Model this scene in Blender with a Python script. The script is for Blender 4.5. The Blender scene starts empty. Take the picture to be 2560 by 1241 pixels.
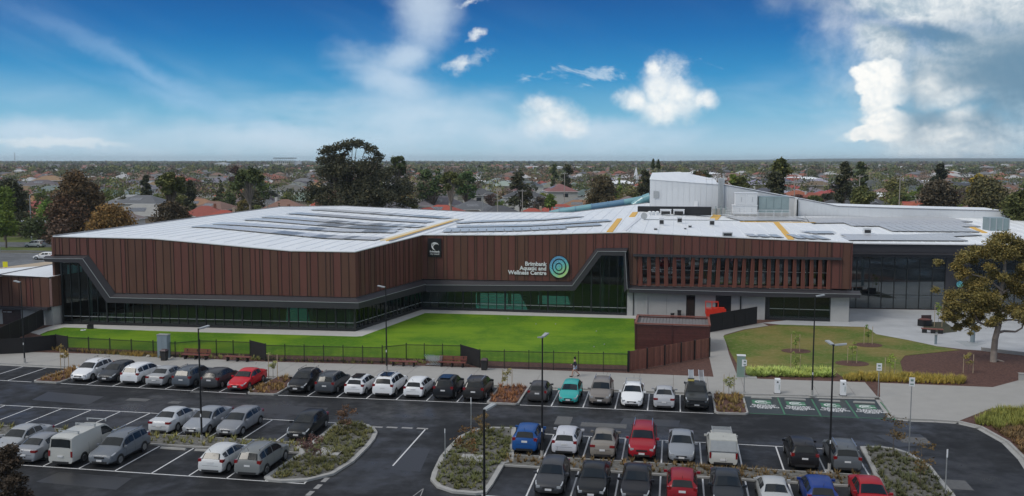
import bpy, math, random
from mathutils import Vector, Matrix
random.seed(7)
HAZE = 0.00009
R = math.radians
# ------------------------------------------------------------------ camera, world, sun, exposure
SC = bpy.context.scene
COL = SC.collection
FPX = 2283.0            # focal length in pixels of a 2560 px wide frame
CAMH = 19.6
PITCH = math.atan((620.5 - 403) / FPX)
cd = bpy.data.cameras.new('camera'); cam = bpy.data.objects.new('camera', cd); COL.objects.link(cam)
cam.location = (0, 0, CAMH); cam.rotation_euler = (math.pi / 2 - PITCH, 0, 0)
cd.sensor_width = 36; cd.lens = 36 * FPX / 2560; cd.clip_start = 0.5; cd.clip_end = 30000
SC.camera = cam
SC.render.resolution_x = 1024; SC.render.resolution_y = 496
SC.view_settings.view_transform = 'Standard'; SC.view_settings.look = 'None'
SC.view_settings.exposure = 0.12; SC.view_settings.gamma = 1; SC.view_settings.use_curve_mapping = False
SUN_EL, SUN_AZ = R(46), R(-120)      # azimuth measured from the view direction, to the right

world = bpy.data.worlds.new('World'); SC.world = world; world.use_nodes = True
WT = world.node_tree; WT.nodes.clear()

class X:
    """tiny expression wrapper for shader maths"""
    def __init__(s, tree, sock): s.t, s.s = tree, sock
    def m(s, op, *a, clamp=False):
        n = s.t.nodes.new('ShaderNodeMath'); n.operation = op; n.use_clamp = clamp
        for i, v in enumerate((s,) + a):
            if isinstance(v, X): s.t.links.new(v.s, n.inputs[i])
            else: n.inputs[i].default_value = v
        return X(s.t, n.outputs[0])
    def __add__(s, o): return s.m('ADD', o)
    __radd__ = __add__
    def __sub__(s, o): return s.m('SUBTRACT', o)
    def __rsub__(s, o): return (s * -1.0) + o
    def __mul__(s, o): return s.m('MULTIPLY', o)
    __rmul__ = __mul__
    def __truediv__(s, o): return s.m('DIVIDE', o)
    def clamp(s): return s.m('ADD', 0.0, clamp=True)
    def maxi(s, o): return s.m('MAXIMUM', o)
    def step(s, a, b):
        n = s.t.nodes.new('ShaderNodeMapRange'); n.interpolation_type = 'SMOOTHSTEP'
        s.t.links.new(s.s, n.inputs[0]); n.inputs[1].default_value = a; n.inputs[2].default_value = b
        return X(s.t, n.outputs[0])
def xyz(t, x, y, z=0.0):
    n = t.nodes.new('ShaderNodeCombineXYZ')
    for i, v in enumerate((x, y, z)):
        if isinstance(v, X): t.links.new(v.s, n.inputs[i])
        else: n.inputs[i].default_value = v
    return n.outputs[0]
def noise(t, vec, scale, detail=5, rough=0.55, dist=0.0):
    n = t.nodes.new('ShaderNodeTexNoise'); n.inputs['Scale'].default_value = scale
    n.inputs['Detail'].default_value = detail; n.inputs['Roughness'].default_value = rough
    n.inputs['Distortion'].default_value = dist
    if vec is not None: t.links.new(vec, n.inputs['Vector'])
    return X(t, n.outputs[0])
def mixc(t, fac, a, b, mode='MIX'):
    n = t.nodes.new('ShaderNodeMix'); n.data_type = 'RGBA'; n.blend_type = mode
    if isinstance(fac, X): t.links.new(fac.s, n.inputs[0])
    else: n.inputs[0].default_value = fac
    for i, v in ((6, a), (7, b)):
        if isinstance(v, (tuple, list)): n.inputs[i].default_value = tuple(v)[:3] + (1,)
        else: t.links.new(v, n.inputs[i])
    return n.outputs[2]
def ramp(t, x, stops):
    n = t.nodes.new('ShaderNodeValToRGB'); e = n.color_ramp.elements
    while len(e) < len(stops): e.new(0.5)
    for el, (p, c) in zip(e, stops): el.position = p; el.color = tuple(c) + (1,)
    t.links.new(x.s, n.inputs[0]); return n.outputs[0]

def build_sky():
    t = WT
    tc = t.nodes.new('ShaderNodeTexCoord'); sp = t.nodes.new('ShaderNodeSeparateXYZ')
    t.links.new(tc.outputs['Generated'], sp.inputs[0])
    x, y, z = (X(t, sp.outputs[i]) for i in range(3))
    el = z.m('ARCSINE'); az = x.m('ARCTAN2', y)
    # photograph-sized units: 1 unit = 1000 px of the 2560 px frame, origin at the horizon straight ahead
    K = FPX / 1000.0
    A = az * K; E = el * K
    base = ramp(t, el.m('MULTIPLY', 2.0 / math.pi, clamp=True), [
        (0.0, (.44, .64, .76)), (.012, (.36, .58, .73)), (.032, (.15, .43, .64)), (.056, (.022, .26, .54)),
        (.084, (.0, .145, .42)), (.112, (.0, .080, .30)), (.2, (.004, .10, .33)), (.4, (.035, .15, .38)), (1.0, (.04, .14, .34))])
    sky = t.nodes.new('ShaderNodeTexSky'); sky.sky_type = 'NISHITA'; sky.sun_disc = False
    sky.sun_elevation = SUN_EL; sky.sun_rotation = SUN_AZ
    sm = t.nodes.new('ShaderNodeVectorMath'); sm.operation = 'SCALE'; sm.inputs['Scale'].default_value = 0.1
    t.links.new(sky.outputs[0], sm.inputs[0])
    c = mixc(t, 0.05, base, sm.outputs[0])
    flat = xyz(t, A, E * 2.2, 0.0)
    puff = xyz(t, A, E * 1.15, 3.0)
    # soft veil of high cloud, denser low down, with long diagonal streaks
    Ar = A * 0.93 + E * 0.36; Er = E * 0.93 - A * 0.36
    Al = A * 0.90 - E * 0.40; El = E * 0.90 + A * 0.40
    s1 = noise(t, xyz(t, Al * 0.8, El * 4.2, 1.7), 1.5, 4, .5, .35)
    s2 = noise(t, xyz(t, A * 1.3, E * 4.5, 5.1), 2.1, 5, .55, .3)
    veil = s1.step(.45, .85) * .16 * E.step(-.02, .12) * (1.0 - E.step(.20, .42) * .75)
    veil = veil + s2.step(.42, .75) * .38 * (1.0 - E.step(.08, .26))
    c = mixc(t, veil.clamp(), c, (.60, .73, .86))
    def px(p, q): return (math.atan((p - 1280) / FPX) * K, math.atan((403 - q) / FPX) * K)
    n1 = noise(t, puff, 14.0, 9, .62, .25); n2 = noise(t, puff, 4.5, 6, .58, .3)
    n3 = noise(t, xyz(t, A - .006, E * 1.15 - .010, 3.0), 14.0, 9, .62, .25); wis = noise(t, xyz(t, A * 1.2 - E, E * 4 + A, 2.0), 6.0, 7, .65, .5)
    wa = noise(t, xyz(t, A, E, 11.0), 9.0, 9, .66); wb = noise(t, xyz(t, A, E, 15.0), 9.0, 9, .66); wc = noise(t, xyz(t, A, E, 19.0), 3.0, 2)
    Aw = A + (wa - .5) * .085 + (wc - .5) * .10; Ew = E + (wb - .5) * .075 + (wc - .5) * .05
    def blob(p, q, rx, ry, rot=0.0):
        a0, e0 = px(p, q); cr, sr = math.cos(R(rot)), math.sin(R(rot))
        da = Aw - a0; de = Ew - e0
        uu = (da * cr + de * sr) / (rx / 1000.0); vv = (de * cr - da * sr) / (ry / 1000.0)
        return 1.0 - (uu * uu + vv * vv).m('SQRT')
    def union(bl):
        r = bl[0]
        for b in bl[1:]: r = r.m('SMOOTH_MAX', b, 0.18)
        return r
    # broad soft haze clouds
    soft = union([blob(1040, 290, 360, 100), blob(1070, 10, 100, 150, 8), blob(985, 215, 190, 75, -20), blob(1010, 160, 110, 60, 30), blob(700, 345, 460, 55), blob(60, 345, 330, 46), blob(1400, 330, 420, 45)])
    c = mixc(t, (soft + (s2 - .5) * 1.0 + (n2 - .5) * .9).step(-.15, 1.05) * .70, c, (.62, .73, .84))
    diag = union([blob(390, 205, 330, 30, -24), blob(480, 262, 230, 26, -14)])
    c = mixc(t, (diag + (s1 - .5) * .8).step(-.3, 1.2) * .32, c, (.45, .62, .84))
    low = blob(150, 362, 260, 14, 2)
    c = mixc(t, (low + (s2 - .5) * 2.2).step(.1, .8) * .5, c, (.80, .85, .87))
    # cumulus heaps
    def heap(bl, amp, lo, hi, dens, lit=(.88, .90, .90), shade=(.50, .62, .72), prev=None):
        m = union(bl) + (n1 - .5) * amp + (n2 - .5) * amp * .6
        k = ((n3 - n1) * 3.2 + (n2 - .5) * 1.2 + .80).clamp()
        return mixc(t, m.step(lo, hi) * dens, prev, mixc(t, k, shade, lit))
    c = heap([blob(1368, 300, 84, 54), blob(1352, 272, 50, 36), blob(1410, 320, 50, 36)], 1.1, -.15, .9, .85, prev=c)
    c = heap([blob(1665, 268, 120, 56), blob(1648, 222, 66, 70), blob(1640, 180, 30, 34), blob(1700, 240, 60, 50), blob(1755, 256, 50, 32), blob(1590, 256, 56, 44)], 1.0, -.05, .85, .93, (.93, .94, .92), (.62, .71, .79), prev=c)
    c = heap([blob(1170, 160, 75, 30, 20), blob(1200, 92, 42, 16, 30), blob(1185, 20, 60, 10, 10)], 1.9, .15, 1.1, .85, prev=c)
    c = mixc(t, (blob(1640, 66, 560, 330) * .0 + blob(1500, 195, 420, 60) + (wis - .62) * 3.4).step(.3, .9) * .5, c, (.72, .80, .86))
    # big cloud bank filling the right side
    bank = union([blob(2480, 40, 470, 115, -4), blob(2540, 190, 380, 200), blob(2400, 330, 260, 80), blob(2230, 55, 180, 62, -20), blob(2330, 210, 150, 110), blob(2200, 130, 120, 50, -30)])
    mb = bank + (n1 - .5) * .5 + (n2 - .5) * 1.0
    darkn = (union([blob(2570, 215, 260, 130), blob(2400, 290, 190, 60), blob(2330, 130, 150, 26, -10), blob(2300, 235, 80, 50)]) + (n2 - .5) * 1.3).step(-.45, .8)
    kb = ((n3 - n1) * 3.2 + (n2 - .5) * 2.8 + .50).clamp()
    bankc = mixc(t, darkn * .95, mixc(t, kb, (.36, .47, .56), (.84, .87, .87)), (.13, .25, .36))
    c = mixc(t, mb.step(-.25, .75) * .96, c, bankc)
    c = heap([blob(2160, 202, 56, 30), blob(2200, 196, 50, 30), blob(2150, 238, 34, 26), blob(2215, 235, 60, 48), blob(2185, 272, 44, 44), blob(2200, 320, 76, 44), blob(2140, 345, 66, 22, 18)], .7, .0, .34, (1.0 - A.step(px(2205, 0)[0], px(2290, 0)[0])) * .97, (.95, .95, .92), (.60, .69, .75), prev=c)
    c = heap([blob(2310, 232, 60, 44), blob(2360, 262, 80, 40), blob(2400, 300, 60, 44), blob(2380, 340, 90, 30)], 1.2, -.05, .9, .7, (.93, .94, .92), (.50, .60, .67), prev=c)
    # the broken cloud deck continues overhead and behind the camera
    zz = z.maxi(0.04) + 0.12
    deck = noise(t, xyz(t, x / zz, y / zz, 0.0), 1.3, 7, .58, .2); deck2 = noise(t, xyz(t, x / zz, y / zz, 4.0), 3.4, 5, .6)
    cover = ((deck - .5) * 2.0 + .5).step(.30, .52) * el.step(.24, .42)
    side = (az.m('ABSOLUTE')).step(.75, 1.3) * ((deck - .5) * 2.0 + .5).step(.35, .6) * el.step(.0, .25)
    kk = ((deck2 - .5) * 1.6 + .62).clamp()
    c = mixc(t, cover.maxi(side) * .93, c, mixc(t, kk, (.42, .46, .50), (.82, .82, .81)))
    # below the horizon: the hazy far land
    c = mixc(t, el.step(-.02, .0), (.16, .20, .20), c)
    bg = t.nodes.new('ShaderNodeBackground'); bg.inputs[1].default_value = 1.0
    t.links.new(c, bg.inputs[0])
    o = t.nodes.new('ShaderNodeOutputWorld'); t.links.new(bg.outputs[0], o.inputs[0])
build_sky()
world.cycles.sampling_method = 'MANUAL'; world.cycles.sample_map_resolution = 512

sl = bpy.data.lights.new('sun', 'SUN'); sl.energy = 1.5; sl.angle = R(22); sl.color = (1.0, .95, .87)
sun = bpy.data.objects.new('sun', sl); COL.objects.link(sun)
sd = Vector((math.sin(SUN_AZ) * math.cos(SUN_EL), math.cos(SUN_AZ) * math.cos(SUN_EL), math.sin(SUN_EL)))
sun.rotation_euler = sd.to_track_quat('Z', 'Y').to_euler()
SC.cycles.max_bounces = 6; SC.cycles.diffuse_bounces = 2; SC.cycles.glossy_bounces = 3
SC.cycles.transmission_bounces = 3; SC.cycles.transparent_max_bounces = 6; SC.cycles.volume_bounces = 0
SC.cycles.use_denoising = True

# ------------------------------------------------------------------ geometry helpers
def G(px, py, z=0.0):
    """where the sight line through a point of the 2560 px photograph meets height z"""
    dx = (px - 1280) / FPX; dy = (620.5 - py) / FPX
    yy = math.cos(PITCH) + dy * math.sin(PITCH); zz = -math.sin(PITCH) + dy * math.cos(PITCH)
    k = (z - CAMH) / zz
    return Vector((dx * k, yy * k, z))
def ZAT(px, pyb, pyt, zb=0.0):
    q = G(px, pyb, zb); dy = (620.5 - pyt) / FPX
    return CAMH + q.y * (-math.sin(PITCH) + dy * math.cos(PITCH)) / (math.cos(PITCH) + dy * math.sin(PITCH))
ROW = R(10.2); cR, sR = math.cos(ROW), math.sin(ROW)
def W(u, v, z=0.0): return Vector((u * cR + v * sR, -u * sR + v * cR, z))   # car park frame: u along the rows, v away from the viewer
def UVof(p): return (p[0] * cR - p[1] * sR, p[0] * sR + p[1] * cR)

class MB:
    def __init__(s): s.v = []; s.f = []; s.mi = []
    def add(s, vs, fs, m=0):
        b = len(s.v); s.v += [tuple(q) for q in vs]
        for f in fs: s.f.append(tuple(i + b for i in f)); s.mi.append(m)
        return s
    def box(s, c, d, rz=0.0, m=0, M=None):
        x, y, z = d[0] / 2, d[1] / 2, d[2] / 2
        vs = [Vector(q) for q in ((-x, -y, -z), (x, -y, -z), (x, y, -z), (-x, y, -z), (-x, -y, z), (x, -y, z), (x, y, z), (-x, y, z))]
        if M is not None: vs = [M @ q for q in vs]
        elif rz:
            c_, s_ = math.cos(rz), math.sin(rz); vs = [Vector((q.x * c_ - q.y * s_, q.x * s_ + q.y * c_, q.z)) for q in vs]
        c = Vector(c)
        return s.add([q + c for q in vs], [(0, 3, 2, 1), (4, 5, 6, 7), (0, 1, 5, 4), (1, 2, 6, 5), (2, 3, 7, 6), (3, 0, 4, 7)], m)
    def hexa(s, b, t, m=0):
        """eight-cornered block from a bottom and a top quad"""
        return s.add(list(b) + list(t), [(3, 2, 1, 0), (4, 5, 6, 7), (0, 1, 5, 4), (1, 2, 6, 5), (2, 3, 7, 6), (3, 0, 4, 7)], m)
    def prism(s, poly, z0, z1, m=0, bottom=False):
        n = len(poly)
        ar = sum(poly[i][0] * poly[(i + 1) % n][1] - poly[(i + 1) % n][0] * poly[i][1] for i in range(n))
        if ar < 0: poly = list(poly)[::-1]
        vs = [(q[0], q[1], z0) for q in poly] + [(q[0], q[1], z1) for q in poly]
        fs = [tuple(range(n, 2 * n))] + [(i, (i + 1) % n, n + (i + 1) % n, n + i) for i in range(n)]
        if bottom: fs.append(tuple(range(n - 1, -1, -1)))
        return s.add(vs, fs, m)
    def tube(s, p0, p1, r0, r1=None, n=8, m=0, cap=True):
        p0, p1 = Vector(p0), Vector(p1); r1 = r0 if r1 is None else r1
        d = (p1 - p0).normalized(); a = d.orthogonal().normalized(); b = d.cross(a)
        vs = []
        for p, r in ((p0, r0), (p1, r1)):
            for i in range(n):
                w = 2 * math.pi * i / n; vs.append(p + a * (math.cos(w) * r) + b * (math.sin(w) * r))
        fs = [(i, (i + 1) % n, n + (i + 1) % n, n + i) for i in range(n)]
        if cap: fs += [tuple(range(n - 1, -1, -1)), tuple(range(n, 2 * n))]
        return s.add(vs, fs, m)
    def path(s, pts, rad, n=8, m=0):
        for i in range(len(pts) - 1):
            r0 = rad[i] if isinstance(rad, (list, tuple)) else rad; r1 = rad[i + 1] if isinstance(rad, (list, tuple)) else rad
            s.tube(pts[i], pts[i + 1], r0, r1, n, m)
        return s
    def lathe(s, prof, n=16, c=(0, 0, 0), axis='Z', m=0):
        vs = []
        for r, h in prof:
            for i in range(n):
                w = 2 * math.pi * i / n; q = (r * math.cos(w), r * math.sin(w), h)
                if axis == 'Y': q = (q[0], q[2], q[1])
                if axis == 'X': q = (q[2], q[0], q[1])
                vs.append((q[0] + c[0], q[1] + c[1], q[2] + c[2]))
        fs = []
        for j in range(len(prof) - 1):
            for i in range(n): fs.append((j * n + i, j * n + (i + 1) % n, (j + 1) * n + (i + 1) % n, (j + 1) * n + i))
        fs.append(tuple(range(n - 1, -1, -1))); fs.append(tuple(range((len(prof) - 1) * n, len(prof) * n)))
        return s.add(vs, fs, m)
    def mesh(s, name, mats, smooth=False, ang=40):
        me = bpy.data.meshes.new(name); me.from_pydata(s.v, [], s.f)
        for q in (mats if isinstance(mats, (list, tuple)) else [mats]): me.materials.append(q)
        if any(s.mi): me.polygons.foreach_set('material_index', s.mi)
        if smooth:
            me.polygons.foreach_set('use_smooth', [True] * len(s.f)); me.set_sharp_from_angle(angle=R(ang))
        me.update(); return me

def link(name, data, parent=None, loc=None, rz=None, color=None):
    o = bpy.data.objects.new(name, data); COL.objects.link(o)
    if parent is not None: o.parent = parent
    if loc is not None: o.location = loc
    if rz is not None: o.rotation_euler = (0, 0, rz)
    if color is not None: o.color = tuple(color)[:3] + (1,)
    return o
def tag(o, label=None, cat=None, group=None, kind=None):
    for k, v in (('label', label), ('category', cat), ('group', group), ('kind', kind)):
        if v is not None: o[k] = v
    return o
def thing(name, label, cat, loc=(0, 0, 0), rz=0.0, group=None):
    return tag(link(name, None, None, loc, rz), label, cat, group)
def part(name, mb, mats, root=None, world=False, smooth=False, color=None, ang=40):
    """mb in the root's frame, or in world coordinates when world=True (roots used that way are not rotated)"""
    o = link(name, mb.mesh(name, mats, smooth, ang), root, color=color)
    if world and root is not None: o.location = -Vector(root.location)
    return o
def struct(name, mb, mats, smooth=False, label=None):
    return tag(part(name, mb, mats, smooth=smooth), label=label, kind='structure')
def copytree(src, parent=None):
    c = src.copy(); COL.objects.link(c)
    if parent is not None: c.parent = parent
    for ch in KIDS(src): copytree(ch, c)
    return c
def KIDS(o): return [q for q in o.children]

# ------------------------------------------------------------------ materials
def mat(name, col, rough=.6, metal=0.0, var=.15, scale=3.0, bump=0.0, coord='Object', objcol=False, coat=0.0, spec=.5, detail=4, col2=None, emis=None, rvar=0.0, stretch=None):
    m = bpy.data.materials.new(name); m.use_nodes = True; t = m.node_tree; b = t.nodes['Principled BSDF']
    tc = t.nodes.new('ShaderNodeTexCoord'); vec = tc.outputs['Object']
    if coord == 'World': vec = t.nodes.new('ShaderNodeNewGeometry').outputs['Position']
    if stretch:
        mp = t.nodes.new('ShaderNodeMapping'); mp.inputs['Scale'].default_value = stretch; t.links.new(vec, mp.inputs[0]); vec = mp.outputs[0]
    src = tuple(col) + (1,)
    if objcol:
        oi = t.nodes.new('ShaderNodeObjectInfo'); src = oi.outputs['Color']
    n = noise(t, vec, scale, detail)
    if col2 is not None: c = mixc(t, n.step(.38, .62), src, col2)
    else:
        k = ((n - .5) * (2.2 * var) + 1.0); g = xyz(t, k, k, k)
        c = mixc(t, 1.0, src, g, 'MULTIPLY')
    t.links.new(c, b.inputs['Base Color'])
    b.inputs['Metallic'].default_value = metal; b.inputs['Specular IOR Level'].default_value = spec
    b.inputs['Coat Weight'].default_value = coat; b.inputs['Coat Roughness'].default_value = .05
    if rvar:
        r = noise(t, vec, scale * .35, 3); r = ((r - .5) * (2.4 * rvar) + rough).clamp(); t.links.new(r.s, b.inputs['Roughness'])
    else: b.inputs['Roughness'].default_value = rough
    if bump:
        bn = t.nodes.new('ShaderNodeBump'); bn.inputs['Strength'].default_value = bump; bn.inputs['Distance'].default_value = .02
        f = noise(t, vec, scale * 6, 3); t.links.new(f.s, bn.inputs['Height']); t.links.new(bn.outputs[0], b.inputs['Normal'])
    if emis: b.inputs['Emission Color'].default_value = tuple(emis[0]) + (1,); b.inputs['Emission Strength'].default_value = emis[1]
    return m
def glassmat(name, tint, through, rough=.02, ior=1.5):
    """dark glazing: part of the light goes through tinted, the rest mirrors the surroundings"""
    m = bpy.data.materials.new(name); m.use_nodes = True; t = m.node_tree; t.nodes.clear()
    o = t.nodes.new('ShaderNodeOutputMaterial'); g = t.nodes.new('ShaderNodeBsdfGlossy'); g.inputs['Roughness'].default_value = rough
    g.inputs['Color'].default_value = (.9, .95, .95, 1)
    tr = t.nodes.new('ShaderNodeBsdfTransparent'); tr.inputs[0].default_value = tuple(tint) + (1,)
    df = t.nodes.new('ShaderNodeBsdfDiffuse'); df.inputs[0].default_value = (.008, .012, .014, 1)
    a = t.nodes.new('ShaderNodeMixShader'); a.inputs[0].default_value = through
    t.links.new(df.outputs[0], a.inputs[1]); t.links.new(tr.outputs[0], a.inputs[2])
    f = t.nodes.new('ShaderNodeFresnel'); f.inputs[0].default_value = ior
    b = t.nodes.new('ShaderNodeMixShader'); t.links.new(f.outputs[0], b.inputs[0]); t.links.new(a.outputs[0], b.inputs[1]); t.links.new(g.outputs[0], b.inputs[2])
    t.links.new(b.outputs[0], o.inputs[0]); return m
def asphaltmat(name, c1, c2, wet):
    m = bpy.data.materials.new(name); m.use_nodes = True; t = m.node_tree; b = t.nodes['Principled BSDF']
    p = t.nodes.new('ShaderNodeNewGeometry').outputs['Position']
    big = noise(t, p, .09, 5, .6, .4); mid = noise(t, p, .7, 5, .6); fine = noise(t, p, 25, 2)
    c = mixc(t, (big * .6 + mid * .4).step(.38, .64), c1, c2); st = t.nodes.new('ShaderNodeMapping'); st.inputs['Rotation'].default_value = (0, 0, R(10)); st.inputs['Scale'].default_value = (.05, .9, 1); t.links.new(p, st.inputs[0]); trk = noise(t, st.outputs[0], 1.4, 5, .65); c = mixc(t, trk.step(.5, .75) * .5, c, tuple(q * 1.75 for q in c2)); sp_ = noise(t, p, 1.9, 2, .5); c = mixc(t, sp_.step(.70, .78) * .7, c, (.008, .008, .009))
    k = (fine - .5) * .5 + 1.0; c = mixc(t, 1.0, c, xyz(t, k, k, k), 'MULTIPLY'); t.links.new(c, b.inputs['Base Color'])
    r = (1.0 - (big * .7 + mid * .3).step(.40, .62) * wet) * .55 + .20
    t.links.new(r.s, b.inputs['Roughness']); b.inputs['Specular IOR Level'].default_value = .20
    bn = t.nodes.new('ShaderNodeBump'); bn.inputs['Strength'].default_value = .25; bn.inputs['Distance'].default_value = .01
    t.links.new(fine.s, bn.inputs['Height']); t.links.new(bn.outputs[0], b.inputs['Normal']); return m
def grassmat(name, a, b_, c_, sc=.25):
    m = bpy.data.materials.new(name); m.use_nodes = True; t = m.node_tree; b = t.nodes['Principled BSDF']
    p = t.nodes.new('ShaderNodeNewGeometry').outputs['Position']
    n1 = noise(t, p, sc, 5, .6); n2 = noise(t, p, 3.0, 5, .65)
    st = t.nodes.new('ShaderNodeMapping'); st.inputs['Scale'].default_value = (.25, 2.6, 1); st.inputs['Rotation'].default_value = (0, 0, R(10))
    t.links.new(p, st.inputs[0]); n3 = noise(t, st.outputs[0], .6, 4, .6)
    c = mixc(t, n1.step(.38, .62), a, b_); c = mixc(t, n2.step(.45, .75) * .6, c, c_); c = mixc(t, n3.step(.4, .7) * .35, c, a)
    t.links.new(c, b.inputs['Base Color']); b.inputs['Roughness'].default_value = .8; b.inputs['Specular IOR Level'].default_value = .2
    bn = t.nodes.new('ShaderNodeBump'); bn.inputs['Strength'].default_value = .7; bn.inputs['Distance'].default_value = .05
    t.links.new(noise(t, p, 9, 4).s, bn.inputs['Height']); t.links.new(bn.outputs[0], b.inputs['Normal']); return m
def leafmat(name, var=.45):
    m = bpy.data.materials.new(name); m.use_nodes = True; t = m.node_tree; b = t.nodes['Principled BSDF']
    oi = t.nodes.new('ShaderNodeObjectInfo'); ge = t.nodes.new('ShaderNodeNewGeometry'); tc = t.nodes.new('ShaderNodeTexCoord')
    r = X(t, ge.outputs['Random Per Island']); n = noise(t, tc.outputs['Object'], .55, 3)
    k = (r - .5) * (1.3 * var) + (n - .5) * 1.3 + 1.0
    k = k * 1.75; warm = (noise(t, tc.outputs['Object'], .35, 4, .6) * .75 + r * .35).step(.52, .78)
    c = mixc(t, 1.0, oi.outputs['Color'], xyz(t, k, k, k), 'MULTIPLY'); c = mixc(t, warm * .34, c, mixc(t, 1.0, c, (1.75, 1.15, .62), 'MULTIPLY'))
    t.links.new(c, b.inputs['Base Color']); b.inputs['Roughness'].default_value = .7; b.inputs['Specular IOR Level'].default_value = .25
    return m
def panelmat(name):
    """photovoltaic module: cells in the object colour with a thin grey grid under glass"""
    m = bpy.data.materials.new(name); m.use_nodes = True; t = m.node_tree; b = t.nodes['Principled BSDF']
    tc = t.nodes.new('ShaderNodeTexCoord'); sp = t.nodes.new('ShaderNodeSeparateXYZ'); t.links.new(tc.outputs['Object'], sp.inputs[0])
    gx = (X(t, sp.outputs[0]) * 6.0).m('FRACT'); gy = (X(t, sp.outputs[1]) * 6.0).m('FRACT')
    g = gx.m('LESS_THAN', .1).maxi(gy.m('LESS_THAN', .1))
    oi = t.nodes.new('ShaderNodeObjectInfo'); c = mixc(t, g, oi.outputs['Color'], (.42, .43, .44)); t.links.new(c, b.inputs['Base Color'])
    b.inputs['Roughness'].default_value = .35; b.inputs['Specular IOR Level'].default_value = .6; b.inputs['Coat Weight'].default_value = .25
    b.inputs['Coat Roughness'].default_value = .1; return m
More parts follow.
